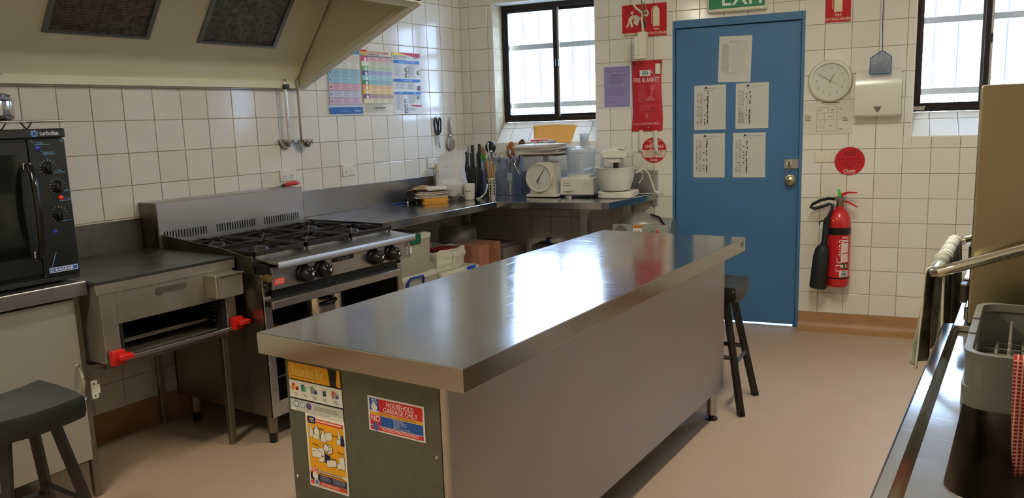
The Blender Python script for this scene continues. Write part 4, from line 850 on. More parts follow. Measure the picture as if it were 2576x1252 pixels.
def ext_sign(x, z, w, h, label):
    t = sheet_thing('fire_extinguisher_sign', label, 'sign', BW(x, z, 0.004), RB, w, h, RS, 'fire extinguisher signs', th=0.002)
    p = Print(w, h, 0.0022)
    p.rect(0.34, 0.2, 0.66, 0.7, CRM); p.poly([(0.34, 0.2), (0.42, 0.12), (0.58, 0.12), (0.66, 0.2)], CRM); p.rect(0.45, 0.08, 0.55, 0.13, CRM); p.poly([(0.3, 0.62), (0.27, 0.62), (0.27, 0.2), (0.36, 0.1), (0.5, 0.08), (0.5, 0.1), (0.38, 0.125), (0.3, 0.22)], CRM)
    p.text(0.5, 0.83, h * 0.115, 'FIRE', CRM, 'c', 0.9, bold=0.0004); p.text(0.5, 0.95, h * 0.115, 'EXTINGUISHER', CRM, 'c', 0.9, bold=0.0004); p.build(t)
ext_sign(1.497, 2.078, 0.14, 0.214, 'red fire extinguisher sign to the left of the blue door')
ext_sign(2.64, 2.075, 0.146, 0.205, 'red fire extinguisher sign above the round wall clock')
t = thing('exit_sign', 'green exit sign box mounted above the blue door', 'sign', BW(2.033, 2.185, 0.0), RB)
MB().box(-0.19, 0.19, -0.055, -0.002, -0.1, 0.1, bev=0.006).build('case', CREAM, t)
MB().box(-0.176, 0.176, -0.058, -0.054, -0.08, 0.088, bev=0.001).build('face', mat('exit_green', (30, 128, 84), 0.35), t)
p = Print(0.35, 0.168, 0.0583); p.text(0.62, 0.88, 0.165, 'EXIT', (226, 232, 220), 'c', 0.85, bold=0.003); p.build(t, 'lettering')
t = sheet_thing('purple_certificate', 'purple laminated certificate taped beside the fire blanket', 'notice', BW(1.22, 1.642, 0.004), RB, 0.206, 0.296, (214, 214, 216), rough=0.2)
p = Print(0.2, 0.29, 0.001); p.rect(0.02, 0.02, 0.95, 0.98, (150, 140, 186)); p.rect(0.06, 0.05, 0.92, 0.055, (110, 100, 150)); p.rect(0.06, 0.945, 0.92, 0.95, (110, 100, 150)); p.rect(0.06, 0.05, 0.067, 0.95, (110, 100, 150)); p.rect(0.913, 0.05, 0.92, 0.95, (110, 100, 150))
PU = (84, 78, 112); p.circle(0.2, 0.13, 0.012, PU); p.circle(0.2, 0.13, 0.009, (150, 140, 186)); p.text(0.27, 0.145, 0.014, 'ACT', PU, 'l', 1.0); p.lines(0.42, 0.8, 0.12, 0.15, 2, PU, 0.4); p.lines(0.28, 0.8, 0.215, 0.245, 1, PU, 0.6, 0.0); p.lines(0.2, 0.85, 0.27, 0.45, 6, PU, 0.25, 0.3); p.lines(0.1, 0.85, 0.5, 0.72, 10, (120, 112, 156), 0.3, 0.2); p.lines(0.12, 0.4, 0.85, 0.88, 2, PU, 0.3); p.build(t)
# fire blanket pouch with its tabs
t = thing('fire_blanket', 'red fire blanket pouch with two white pull tapes', 'fire blanket', BW(1.433, 1.57, 0.002), RB)
FB = mat('red_vinyl_pouch', (190, 30, 44), 0.45, bump=(12, 0.3, 0.003))
def pouch(a, b):
    w = 0.104 + 0.004 * math.cos(b * 5); x = (a - 0.5) * 2 * w + 0.004 * math.sin(b * 6); z = (b - 0.5) * 0.48
    return (x - 0.004 + 0.004 * b, -0.006 - 0.02 * (1 - abs(2 * a - 1) ** 3) * (1 - abs(2 * b - 1) ** 4) + 0.003 * math.sin(a * 7 + b * 9), z)
mb = MB(); mb.grid(pouch, 16, 24); mb.grid(lambda a, b: (pouch(1 - a, b)[0], -0.001, pouch(a, b)[2]), 4, 6); mb.build('pouch', FB, t)
TW = mat('white_cotton_tape', (222, 216, 200), 0.8)
for x, l, sl_ in ((-0.045, 0.15, -0.006), (0.053, 0.16, 0.01)): MB().grid(lambda a, b, x=x, l=l, sl_=sl_: (x + (a - 0.5) * 0.028 + sl_ * b, -0.008 - 0.004 * math.sin(b * 3), -0.232 - l * b), 2, 8).build('pull_tape', TW, t, solid=0.001)
p = Print(0.2, 0.46, 0.0305); PK = (226, 190, 186); PK2 = (208, 96, 100)
p.text(0.5, 0.175, 0.03, 'F     A', PK, 'c', 1.2); p.text(0.5, 0.295, 0.042, 'FIRE BLANKET', (230, 206, 198), 'c', 0.68, bold=0.0006); p.lines(0.2, 0.5, 0.33, 0.6, 12, PK2, 0.3, 0.3); p.poly([(0.62, 0.36), (0.75, 0.33), (0.8, 0.4), (0.72, 0.42), (0.7, 0.52), (0.64, 0.52), (0.66, 0.42)], PK2); p.poly([(0.45, 0.56), (0.6, 0.5), (0.78, 0.54), (0.84, 0.57), (0.5, 0.575)], PK2); p.rect(0.25, 0.64, 0.8, 0.72, PK2); p.rect(0.26, 0.646, 0.79, 0.714, (186, 36, 48)); p.lines(0.28, 0.76, 0.65, 0.71, 3, PK2, 0.3); p.rect(0.47, 0.76, 0.54, 0.83, PK2); p.text(0.5, 0.925, 0.022, 'PULL DOWNWARDS', PK, 'c', 0.9)
p.build(t)['kind'] = 'stuff'
MB().box(-0.045, 0.03, -0.034, -0.0325, 0.135, 0.175).build('service_label', PAPER, t, smooth=False); p = Print(0.075, 0.04, 0.0343); p.rect(0.25, 0.12, 0.75, 0.28, (150, 140, 110)); p.rect(0.22, 0.38, 0.78, 0.66, (70, 100, 150)); p.text(0.5, 0.62, 0.0125, 'Chubb', (220, 226, 234), 'c', 1.0); p.lines(0.2, 0.8, 0.8, 0.92, 1, DK, 0.6, 0.0); p.build(t, 'label_print', (-0.0075, 0, 0.155))
MB().box(0.062, 0.097, -0.03, -0.026, 0.145, 0.215, bev=0.001).build('metal_tag', STEEL, t)
for x in (-0.092, 0.09): MB().lathe([(0.0, -0.018), (0.005, -0.016), (0.006, -0.01)], 10, (x, 0, 0.222), 0, 'y').build('stud', BLACK, t)
MB().lathe([(0.0, -0.026), (0.005, -0.024), (0.006, -0.01)], 10, (0.01, 0, -0.215), 0, 'y').build('stud', CHROME, t)
def disc_sign(name, label, x, z, r, top, bottom_white):
    t = thing(name, label, 'sign', BW(x, z, 0.004), RB)
    MB().lathe([(0.0, -0.0015), (r, -0.0015), (r, 0.0)], 48, (0, 0, 0), 0, 'y').build('disc', pm(RS if not bottom_white else (222, 214, 192)), t, smooth=False)
    return t, Print(2 * r, 2 * r, 0.0017)
t, p = disc_sign('dry_chemical_sign', 'round red and white dry chemicals sign under the fire blanket', 1.477, 1.199, 0.0875, 0, True)
N = 24; p.poly([(0.5 + 0.485 * math.cos(PI * k / N), 0.5 - 0.485 * math.sin(PI * k / N)) for k in range(N + 1)], RS)
a0 = math.asin(0.6); p.poly([(0.5 - 0.485 * math.cos(a0 + (PI - 2 * a0) * k / N), 0.5 + 0.485 * math.sin(a0 + (PI - 2 * a0) * k / N)) for k in range(N + 1)], RS)
for k in range(40):
    a, b = 2 * PI * k / 40, 2 * PI * (k + 1) / 40; p.poly([(0.5 + 0.5 * math.cos(a), 0.5 + 0.5 * math.sin(a)), (0.5 + 0.5 * math.cos(b), 0.5 + 0.5 * math.sin(b)), (0.5 + 0.48 * math.cos(b), 0.5 + 0.48 * math.sin(b)), (0.5 + 0.48 * math.cos(a), 0.5 + 0.48 * math.sin(a))], RS)
p.text(0.5, 0.16, 0.016, 'THIS EXTINGUISHER', (224, 180, 170), 'c', 0.7); p.text(0.5, 0.3, 0.03, 'DRY', (232, 224, 208), 'c', 1.0, bold=0.0008); p.text(0.5, 0.41, 0.028, 'CHEMICALS', (232, 224, 208), 'c', 0.9, bold=0.0008); p.text(0.5, 0.49, 0.016, 'A:B (E) BS', (232, 210, 196), 'c', 0.9)
for i, s in enumerate(('TO BE USED FOR PAPER,', 'WOOD, TEXTILE, OIL,', 'LIQUID AND ELECTRICAL', 'FIRES')): p.text(0.5, 0.58 + i * 0.075, 0.0155, s, (176, 60, 56), 'c', 0.8)
p.text(0.5, 0.925, 0.022, 'Chubb', (232, 226, 214), 'c', 0.9, bold=0.0006); p.build(t)
t, p = disc_sign('carbon_dioxide_sign', 'round red carbon dioxide sign above the fire extinguisher', 2.736, 1.111, 0.089, 0, False)
BR = (96, 16, 24); p.text(0.5, 0.17, 0.016, 'THIS EXTINGUISHER', BR, 'c', 0.7); p.text(0.5, 0.33, 0.036, 'CO2', (74, 14, 20), 'c', 1.0, bold=0.0008)
for i, s in enumerate(('TO BE USED FOR PAINT,', 'OIL, ELECTRICAL AND', 'OTHER LIQUID', 'FIRES')): p.text(0.5, 0.46 + i * 0.095, 0.016, s, BR, 'c', 0.85)
p.text(0.5, 0.9, 0.028, 'Chubb', (232, 220, 210), 'c', 0.95, bold=0.0008); p.rect(0.32, 0.93, 0.68, 0.94, (232, 220, 210)); p.build(t)
# A4 papers taped on the door
def sheet(x, z, label, seed, top=False, tilt=0.0, marks=True):
    o_ = -0.0205
    t = sheet_thing('roster_sheet', label, 'paper', BW(x, z, o_), RB, 0.21, 0.297, (206, 204, 196), 'paper sheets taped on the blue door', th=0.0006, tilt=tilt, rough=0.35)
    r = random.Random(seed); p = Print(0.204, 0.29, 0.0007); g = (176, 174, 168); ink = (44, 42, 44)
    p.rect(0.3, 0.06 if not top else 0.1, 0.9, 0.068 if not top else 0.105, (110, 108, 104)); p.lines(0.32, 0.7, 0.1 if not top else 0.12, 0.12 if not top else 0.14, 1, GREY, 0.5)
    if marks:
        for k in range(24): p.rect(0.06, 0.14 + k * 0.034, 0.95, 0.142 + k * 0.034, (192, 190, 184))
        for k in range(9): p.rect(0.3 + k * 0.08, 0.12, 0.303 + k * 0.08, 0.94, (192, 190, 184))
        for k in range(22):
            if r.random() < 0.8: p.lines(0.07, 0.12 + 0.05 * r.random(), 0.15 + k * 0.034, 0.172 + k * 0.034, 1, (140, 138, 134), 0.7)
            if r.random() < 0.9: p.lines(0.17, 0.27, 0.15 + k * 0.034, 0.172 + k * 0.034, 1, (160, 158, 152), 0.7)
            if r.random() < 0.55:
                u, v = 0.42 + r.gauss(0, 0.008), 0.16 + k * 0.034; p.poly([(u - 0.02, v - 0.02), (u + 0.03, v - 0.03), (u + 0.012, v + 0.01), (u + 0.034, v + 0.024), (u - 0.012, v + 0.03), (u - 0.004, v)], ink)
            if r.random() < 0.2: u, v = 0.33, 0.16 + k * 0.034; p.poly([(u - 0.016, v - 0.01), (u + 0.016, v - 0.016), (u + 0.02, v + 0.012), (u - 0.012, v + 0.016)], ink)
        u = 0.36; p.poly([(u - 0.04, 0.045), (u - 0.01, 0.02), (u + 0.005, 0.04), (u + 0.03, 0.015), (u + 0.05, 0.05), (u + 0.01, 0.07), (u - 0.02, 0.06)], ink)
    else:
        p.lines(0.08, 0.34, 0.16, 0.78, 30, (150, 150, 144), 0.45, 0.3); p.lines(0.4, 0.92, 0.16, 0.82, 32, (188, 186, 178), 0.3, 0.15); p.lines(0.1, 0.6, 0.8, 0.84, 2, GREY, 0.3)
    p.build(t); return t
sheet(2.015, 1.786, 'printed notice in a clear sleeve at the top of the blue door', 1, True, 0.03, False)
sheet(1.855, 1.477, 'roster sheet with black initials and a small red heart on the door', 2)
sheet(2.129, 1.479, 'roster sheet with dense black initials beside the top notice on the door', 3)
sheet(1.851, 1.155, 'roster sheet with few initials low on the hinge side of the door', 4)
sheet(2.114, 1.155, 'checklist sheet with a row of ticks beside the door lock', 5)
# clock
t = thing('wall_clock', 'round white wall clock beside the paper towel dispenser', 'clock', BW(2.607, 1.615, 0.001), RB)
MB().lathe([(0.13, 0.0), (0.132, -0.012), (0.124, -0.03), (0.114, -0.034), (0.108, -0.028), (0.106, -0.018)], 56, (0, 0, 0), 0, 'y').build('rim', mat('clock_rim_white', (222, 218, 204), 0.3), t)
MB().lathe([(0.0, -0.0165), (0.107, -0.0165), (0.107, -0.01)], 48, (0, 0, 0), 0, 'y').build('dial', mat('clock_face', (214, 212, 198), 0.5), t, smooth=False)
p = Print(0.2, 0.2, 0.0168)
for k in range(1, 13):
    a = PI / 2 - k * PI / 6; p.text(0.5 + 0.4 * math.cos(a), 0.5 - 0.4 * math.sin(a) + 0.05, 0.027, str(k), (150, 150, 140), 'c', 0.95)
p.lines(0.42, 0.58, 0.69, 0.71, 1, (176, 174, 166), 0.6, 0.0); p.build(t, 'numerals')
def hand(a, l, w, nm, y): MB().prism([(-w, -0.012), (w, -0.012), (w * 0.5, l), (-w * 0.5, l)], 'xz', y - 0.0008, y).build(nm, mat('clock_hand', (120, 112, 92), 0.4), t).rotation_euler = (0, a, 0)
hand(math.radians(27), 0.05, 0.0035, 'hour_hand', -0.019); hand(math.radians(-58), 0.07, 0.0025, 'minute_hand', -0.0205); hand(math.radians(112), 0.045, 0.0008, 'second_hand', -0.022)
MB().lathe([(0.0, -0.024), (0.004, -0.023), (0.004, -0.016)], 12, (0, 0, 0), 0, 'y').build('hub', mat('brass_hub', (170, 140, 70), 0.3, 1.0), t)
MB().lathe([(0.0, -0.0275), (0.108, -0.0265)], 40, (0, 0, 0), 0, 'y').build('cover_glass', clear_mat('clock_lens', (250, 250, 250), 0.97), t)
# evacuation plan
t = sheet_thing('evacuation_plan', 'evacuation floor plan sheet taped under the wall clock', 'notice', BW(2.601, 1.388, 0.004), RB, 0.29, 0.208, (214, 208, 190), rough=0.4)
p = Print(0.29, 0.208, 0.001); LN = (120, 116, 106)
def ln(u0, v0, u1, v1, w=0.006):
    if abs(u1 - u0) > abs(v1 - v0): p.rect(u0, v0 - w * 0.7, u1, v0 + w * 0.7, LN)
    else: p.rect(u0 - w / 2, v0, u0 + w / 2, v1, LN)
for a in ((0.27, 0.2, 0.5, 0.2), (0.27, 0.2, 0.27, 0.95), (0.5, 0.18, 0.5, 0.32), (0.5, 0.18, 0.68, 0.18), (0.68, 0.18, 0.68, 0.92), (0.27, 0.36, 0.74, 0.36), (0.74, 0.36, 0.74, 0.56), (0.27, 0.56, 0.74, 0.56), (0.42, 0.36, 0.42, 0.92), (0.27, 0.92, 0.74, 0.92), (0.27, 0.78, 0.42, 0.78), (0.34, 0.56, 0.34, 0.78), (0.6, 0.36, 0.6, 0.56)): ln(*a)
p.lines(0.36, 0.72, 0.04, 0.075, 1, DK, 0.6, 0.0); p.lines(0.42, 0.68, 0.09, 0.12, 1, GREY, 0.6, 0.0)
for u, v, n in ((0.02, 0.42, 4), (0.78, 0.5, 3), (0.3, 0.28, 1), (0.55, 0.26, 1), (0.5, 0.46, 1), (0.52, 0.74, 1), (0.72, 0.24, 1), (0.72, 0.84, 1)): p.lines(u, u + (0.14 if n > 1 else 0.07), v, v + 0.05 * n, n, LN, 0.4, 0.3)
p.build(t)
# paper towel dispenser
t = thing('paper_towel_dispenser', 'white paper towel dispenser on the tiles beside the clock', 'dispenser', BW(2.883, 1.395, 0.001), RB)
prof = [(0.0, 0.0), (-0.095, 0.0), (-0.1, 0.01), (-0.1, 0.17), (-0.094, 0.215), (-0.075, 0.25), (-0.045, 0.27), (0.0, 0.278)]
mb = MB(); mb.prism(prof, 'yz', -0.128, 0.128); mb.build('cover', mat('glossy_white_cover', (218, 214, 200), 0.2, spec=0.6), t, ang=30)
MB().box(-0.11, 0.11, -0.088, -0.02, -0.006, 0.0).build('slot_lip', WHITE_P, t)
MB().prism([(-0.024, 0.052), (0.024, 0.052), (0.004, 0.018), (-0.004, 0.018)], 'xz', -0.1012, -0.0985).build('level_window', mat('smoked_window', (104, 100, 88), 0.2), t)
# fly swatter
t = thing('fly_swatter', 'blue fly swatter hanging in front of the paper towel dispenser', 'fly swatter', BW(2.892, 1.64, 0.118), RB)
FS = mat('blue_swatter', (52, 84, 128), 0.4)
MB().tube([(0.006, 0, 0.135), (0.004, 0, 0.17), (0.0, 0, 0.3), (0.003, 0, 0.6)], [0.004, 0.0045, 0.005, 0.006], 8, flat=0.6).build('handle', FS, t)
hl = [(-0.055, 0.0), (0.052, 0.0), (0.057, 0.006), (0.057, 0.098), (0.012, 0.132), (-0.003, 0.132), (-0.057, 0.098), (-0.06, 0.006)]
MB().tube([(a, 0, b) for a, b in hl], 0.003, 6, closed=True).build('paddle_rim', FS, t)
mb = MB(); holes_ = []
for i in range(25): x = -0.055 + i * 0.0045; zt = 0.098 + (0.132 - 0.098) * max(0, 1 - max(0, abs(x - 0.004) - 0.008) / 0.049); mb.box(x - 0.0008, x + 0.0008, -0.0008, 0.0008, 0.0, zt)
for j in range(29):
    z = j * 0.0045; hw = 0.056 if z < 0.098 else 0.056 - (z - 0.098) * 1.35
    mb.box(-hw, hw, -0.0007, 0.0007, z - 0.0008, z + 0.0008)
mb.build('paddle_mesh', FS, t, smooth=False)['kind'] = 'stuff'
MB().tube([(0.003, 0.11, 0.62), (0.003, 0.03, 0.61), (0.003, -0.006, 0.598), (0.003, -0.012, 0.61)], 0.002, 6).build('hanging_hook', CHROME, t)
# light switch
t = thing('light_switch', 'cream light switch plate beside the blue door', 'light switch', BW(2.586, 1.14, 0.001), RB)
MB().box(-0.058, 0.058, -0.009, 0, -0.036, 0.036, bev=0.003, seg=2).build('plate', CREAM, t); MB().box(-0.006, 0.006, -0.014, -0.008, -0.008, 0.008, bev=0.002).build('rocker', CREAM, t)
# extinguisher
t = thing('fire_extinguisher', 'red carbon dioxide extinguisher with black horn hung on the tiles', 'fire extinguisher', BW(2.688, 0.318, 0.085), RB)
RX = mat('extinguisher_red', (196, 28, 32), 0.28, coat=0.3)
cyl = MB().lathe([(0.0, 0.0), (0.06, 0.002), (0.068, 0.012), (0.07, 0.03), (0.07, 0.40), (0.066, 0.44), (0.052, 0.475), (0.034, 0.495), (0.026, 0.502), (0.026, 0.515)], 36).build('cylinder', RX, t)
MB().lathe([(0.0712, 0.338), (0.0712, 0.383), (0.0695, 0.383)], 36).build('bracket_band', BLACK, cyl)
MB().lathe([(0.0715, 0.055), (0.0725, 0.06), (0.0715, 0.065)], 36).build('retaining_strap', BLACK, cyl)
# wrapped label
def wrap(u0, u1, z0, z1, c, name, r=0.0706):
    a0, a1 = -PI / 2 + u0, -PI / 2 + u1
    MB().grid(lambda a, b: (r * math.cos(a0 + (a1 - a0) * a), r * math.sin(a0 + (a1 - a0) * a), z0 + (z1 - z0) * b), 10, 1).build(name, pm(c), cyl)
wrap(-0.3, 1.05, 0.10, 0.335, (186, 26, 34), 'label'); WLB = (222, 196, 190)
wrap(0.32, 1.0, 0.315, 0.328, (226, 150, 140), 'label_heading', 0.0708); wrap(0.32, 1.0, 0.295, 0.308, WLB, 'label_panel', 0.0708); wrap(0.28, 0.98, 0.225, 0.288, WLB, 'label_panel', 0.0708); wrap(0.26, 0.98, 0.165, 0.22, WLB, 'label_panel', 0.0708)
wrap(0.22, 0.56, 0.122, 0.158, (40, 90, 60), 'label_icon', 0.0708); wrap(0.6, 0.92, 0.122, 0.158, (40, 90, 60), 'label_icon', 0.0708); wrap(0.3, 0.48, 0.13, 0.15, WLB, 'icon_hand', 0.071); wrap(0.68, 0.82, 0.13, 0.15, WLB, 'icon_hand', 0.071)
wrap(0.15, 1.0, 0.07, 0.112, (214, 208, 190), 'service_label', 0.0709); wrap(0.35, 0.8, 0.084, 0.094, (70, 100, 150), 'service_logo', 0.0711); wrap(0.45, 0.75, 0.1, 0.106, (120, 110, 80), 'service_text', 0.0711); wrap(0.3, 0.85, 0.075, 0.079, DK, 'service_date', 0.0711)
vs2, fs2 = text_polys('Chubb'); mb = MB(); vv = []
for x, y in vs2:
    a = -PI / 2 + 0.16 - (y - 0.35) * 0.055 / 0.0712; vv.append(mb.bm.verts.new((0.0712 * math.cos(a), 0.0712 * math.sin(a), 0.155 + x * 0.058)))
for f in fs2:
    try: mb.bm.faces.new([vv[i] for i in f])
    except ValueError: pass
mb.build('brand_lettering', pm((230, 216, 206)), cyl, smooth=False)
wrap(-0.14, 0.3, 0.105, 0.148, (226, 206, 196), 'emblem_panel', 0.0709); MB().lathe([(0.0, -0.0745), (0.0155, -0.074), (0.0155, -0.07)], 20, (0.006, 0, 0.127), 0, 'y').build('emblem', pm(RS), cyl)
MB().box(-0.03, 0.014, -0.052, -0.05, 0.415, 0.475, rot=Matrix.Rotation(0.35, 3, 'Y') @ Matrix.Rotation(-0.35, 3, 'X')).build('yellow_tag', pm((206, 146, 30)), t, smooth=False)
vl = MB().cyl((0, 0, 0.505), (0, 0, 0.56), 0.02, n=18).box(-0.03, 0.028, -0.016, 0.016, 0.548, 0.575, bev=0.003).build('valve', STEEL_DULL, t)
MB().prism([(-0.012, 0.575), (0.02, 0.58), (0.05, 0.596), (0.1, 0.596), (0.1, 0.603), (0.045, 0.606), (-0.012, 0.592)], 'xz', -0.009, 0.009, bev=0.001).build('upper_lever', RED, vl)
MB().prism([(0.02, 0.55), (0.05, 0.546), (0.1, 0.516), (0.107, 0.512), (0.106, 0.506), (0.094, 0.51), (0.045, 0.536), (0.02, 0.542)], 'xz', -0.009, 0.009, bev=0.001).build('lower_lever', RED, vl)
MB().box(-0.012, 0.004, -0.02, -0.008, 0.575, 0.622, bev=0.002, rot=Matrix.Rotation(-0.2, 3, 'Y')).build('safety_pin_seal', mat('green_tag', (60, 200, 60), 0.4), vl)
MB().tube([(-0.03, 0, 0.56), (-0.07, -0.002, 0.562), (-0.12, -0.004, 0.548), (-0.16, -0.006, 0.525), (-0.172, -0.01, 0.505), (-0.15, -0.014, 0.498), (-0.1, -0.02, 0.513), (-0.06, -0.026, 0.53), (-0.042, -0.03, 0.525), (-0.045, -0.036, 0.49), (-0.066, -0.04, 0.44)], [0.01, 0.01, 0.01, 0.01, 0.01, 0.01, 0.01, 0.01, 0.0105, 0.011, 0.012], 10).build('hose', BLACK, t)
MB().tube([(-0.066, -0.04, 0.44), (-0.072, -0.042, 0.40), (-0.082, -0.042, 0.30), (-0.086, -0.042, 0.27), (-0.088, -0.042, 0.258), (-0.092, -0.042, 0.235), (-0.098, -0.042, 0.19), (-0.112, -0.042, 0.0), (-0.113, -0.042, -0.01)], [0.021, 0.022, 0.017, 0.02, 0.034, 0.046, 0.05, 0.054, 0.05], 24).build('horn', mat('black_rubber_horn', (26, 30, 30), 0.55), t)
MB().tube([(-0.07, -0.055, 0.425), (-0.1, -0.05, 0.425), (-0.118, -0.046, 0.415), (-0.112, -0.046, 0.398)], 0.004, 8).build('horn_clip', BLACK, t)
MB().box(-0.03, 0.03, 0.05, 0.083, 0.33, 0.39, bev=0.003).build('wall_bracket', BLACK, t)
# pendant power outlet hanging in front of the back wall
t = thing('pendant_outlet', 'white pendant power outlet hanging on a looped cable by the signs', 'pendant outlet', BW(1.42, 1.815, 0.12), RB)
WP2 = mat('white_cable', (214, 206, 186), 0.4)
MB().cyl((0, 0, 0.0), (0, 0, 0.022), 0.044, n=30).build('base_ring', CREAM, t)
MB().box(-0.015, 0.042, -0.03, 0.03, 0.022, 0.175, bev=0.006, seg=2).build('outlet_block', CREAM, t); MB().box(-0.044, -0.014, -0.022, 0.03, 0.022, 0.15, bev=0.008, seg=2).build('side_block', WHITE_P, t)
MB().tube([(0.014, 0, 0.17), (0.012, 0, 0.22), (0.006, 0, 0.26), (0.012, 0, 0.30), (0.04, 0, 0.315), (0.05, 0, 0.295), (0.04, 0, 0.278), (0.018, -0.01, 0.285), (0.0, -0.012, 0.31), (-0.03, 0, 0.33), (-0.05, 0, 0.36), (-0.045, 0, 0.5), (0.0, 0, 0.7), (0.02, 0, CEIL - 1.816)], 0.0075, 10).build('cable', WP2, t)
MB().tube([(0.0, -0.006, 0.45), (0.012, -0.006, 0.33), (0.02, -0.008, 0.30), (0.028, -0.01, 0.27), (0.03, -0.01, 0.24)], 0.004, 6).build('support_chain', STEEL_DULL, t); MB().tube([(0.008, -0.014, 0.345), (0.02, -0.014, 0.325), (0.034, -0.014, 0.335), (0.03, -0.014, 0.36), (0.016, -0.014, 0.365)], 0.0035, 6, closed=True).tube([(0.02, -0.016, 0.28), (0.036, -0.016, 0.29), (0.038, -0.016, 0.315), (0.024, -0.016, 0.32)], 0.003, 6, closed=True).build('karabiner', STEEL_DULL, t)
MB().lathe([(0.0, -0.03), (0.019, -0.03), (0.02, -0.012), (0.0, -0.012)], 18, (-0.012, 0, 0.285), 0, 'y').build('pulley', STEEL_DARK, t) if False else None
# ---------------------------------------------------------------- things on the corner bench (top at BH)
def bx(x, off): return BW(x, BH, off)
# loose things at the left end
tag(MB().tube([(0, 0, 0.004), (0.02, 0, 0.005), (0.12, 0, 0.005), (0.14, 0, 0.004)], [0.002, 0.0045, 0.005, 0.004], 8).build('ballpoint_pen', mat('blue_pen', (30, 50, 150), 0.3), None, (0.06, -0.93, BH), 1.2), 'blue ballpoint pen lying on the bench against the splashback', 'pen')
t = thing('black_pouch', 'crumpled black pouch lying beside the paper stack on the bench', 'pouch', (0.10, -0.80, BH), 0.5)
mb = MB()
for k, (c, sc) in enumerate((((0, 0, 0.028), (0.05, 0.045, 0.028)), ((0.012, 0.018, 0.06), (0.036, 0.032, 0.034)), ((0.03, -0.02, 0.02), (0.04, 0.035, 0.02)))): mb.ball(c, 1.0, 0, 3, sc)
for v in mb.bm.verts: v.co += 0.006 * Vector((noise.noise(v.co * 40), noise.noise(v.co * 40 + Vector((5, 0, 0))), 0)) ; v.co.z = max(0.0, v.co.z)
mb.build('body', mat('black_fabric', (24, 22, 22), 0.7), t)
for i, (x, y) in enumerate(((0.135, -0.865), (0.16, -0.80))): tag(MB().ball((0, 0, 0.008), 0.008, 0, 2, (1, 1, 1)).ball((0.003, 0, 0.016), 0.004, 0, 1).build('push_pin', WHITE_P, None, (x, y, BH)), 'small white push pin beside the black pouch on the bench', 'pin', 'white pins on the bench')
def stack_sheet(mb, w, d, z, th, m, jx=0.0, jy=0.0, rot=0.0, curl=0.0):
    c, s = math.cos(rot), math.sin(rot); n = 6
    for face in (0, 1):
        zz_ = z + th * face
        mb.grid(lambda a, b: (jx + (a - .5) * w * c - (b - .5) * d * s, jy + (a - .5) * w * s + (b - .5) * d * c, zz_ + curl * ((a - .5) ** 2 * 4) * (1 if a > .5 else .3)), n, 1, m)
    for e in (0, 1):
        mb.grid(lambda a, b: (jx + (a - .5) * w * c - (e - .5) * d * s, jy + (a - .5) * w * s + (e - .5) * d * c, z + th * b + curl * ((a - .5) ** 2 * 4) * (1 if a > .5 else .3)), n, 1, m)
        mb.grid(lambda a, b: (jx + (e - .5) * w * c - (a - .5) * d * s, jy + (e - .5) * w * s + (a - .5) * d * c, z + th * b + curl * (1 if e else .3)), 1, 1, m)
ENV = mat('manila_envelope', (222, 160, 50), 0.6); BROWNP = mat('brown_paper', (166, 124, 74), 0.7); NEWS = mat('newsprint', (176, 168, 152), 0.8, noise_=(60, (140, 132, 118), 0.15)); NEWS2 = mat('newsprint_pale', (206, 200, 186), 0.8, noise_=(60, (176, 168, 154), 0.15))
base = (0.215, -0.70, BH)
for k, (z, j) in enumerate(((0.0, 0.0), (0.011, 0.006), (0.021, -0.004))):
    mb = MB(); stack_sheet(mb, 0.17, 0.2, z, 0.0095, 0, j, j * 0.5, 0.9 + 0.05 * k); o = mb.build('yellow_envelope', ENV, None, base); tag(o, 'thick yellow envelope, %s of the three under the newspapers on the bench' % ('lowest', 'middle one', 'uppermost')[k], 'envelope', 'yellow envelopes under the newspapers')
zc = 0.033
for k in range(4):
    mb = MB(); stack_sheet(mb, 0.22, 0.17, zc, 0.008, 0, -0.02 + 0.01 * (k % 2), 0.01 * k - 0.01, 0.95 + 0.08 * math.sin(k * 2), 0.004 if k > 1 else 0.0); o = mb.build('folded_newspaper', NEWS if k % 2 else NEWS2, None, base); zc += 0.0105
    tag(o, 'folded grey newspaper on the yellow envelopes, %s of its pile' % ('lowest', 'second from the bottom', 'second from the top', 'topmost')[k], 'newspaper', 'folded newspapers on the bench')
mb = MB(); mb.grid(lambda a, b: (-0.07 + (a - .5) * 0.2, 0.02 + (b - .5) * 0.15, zc + 0.004 + 0.03 * math.sin(PI * a) * (0.4 + b * 0.6)), 10, 6); tag(mb.build('brown_envelope', BROWNP, None, base, 0.5, solid=0.002), 'bent brown envelope on top of the newspaper pile', 'envelope')
mb = MB(); mb.box(-0.07, 0.075, -0.045, 0.045, 0.0, 0.026, bev=0.011, seg=3)
for v in mb.bm.verts: v.co += 0.003 * Vector((noise.noise(v.co * 50), noise.noise(v.co * 50 + Vector((3, 0, 0))), noise.noise(v.co * 45)))
tag(mb.build('white_packet', mat('white_packet_film', (212, 208, 198), 0.35), None, (0.24, -0.69, BH + zc + 0.004), 0.95), 'white shrink wrapped packet resting on the newspaper pile', 'packet')
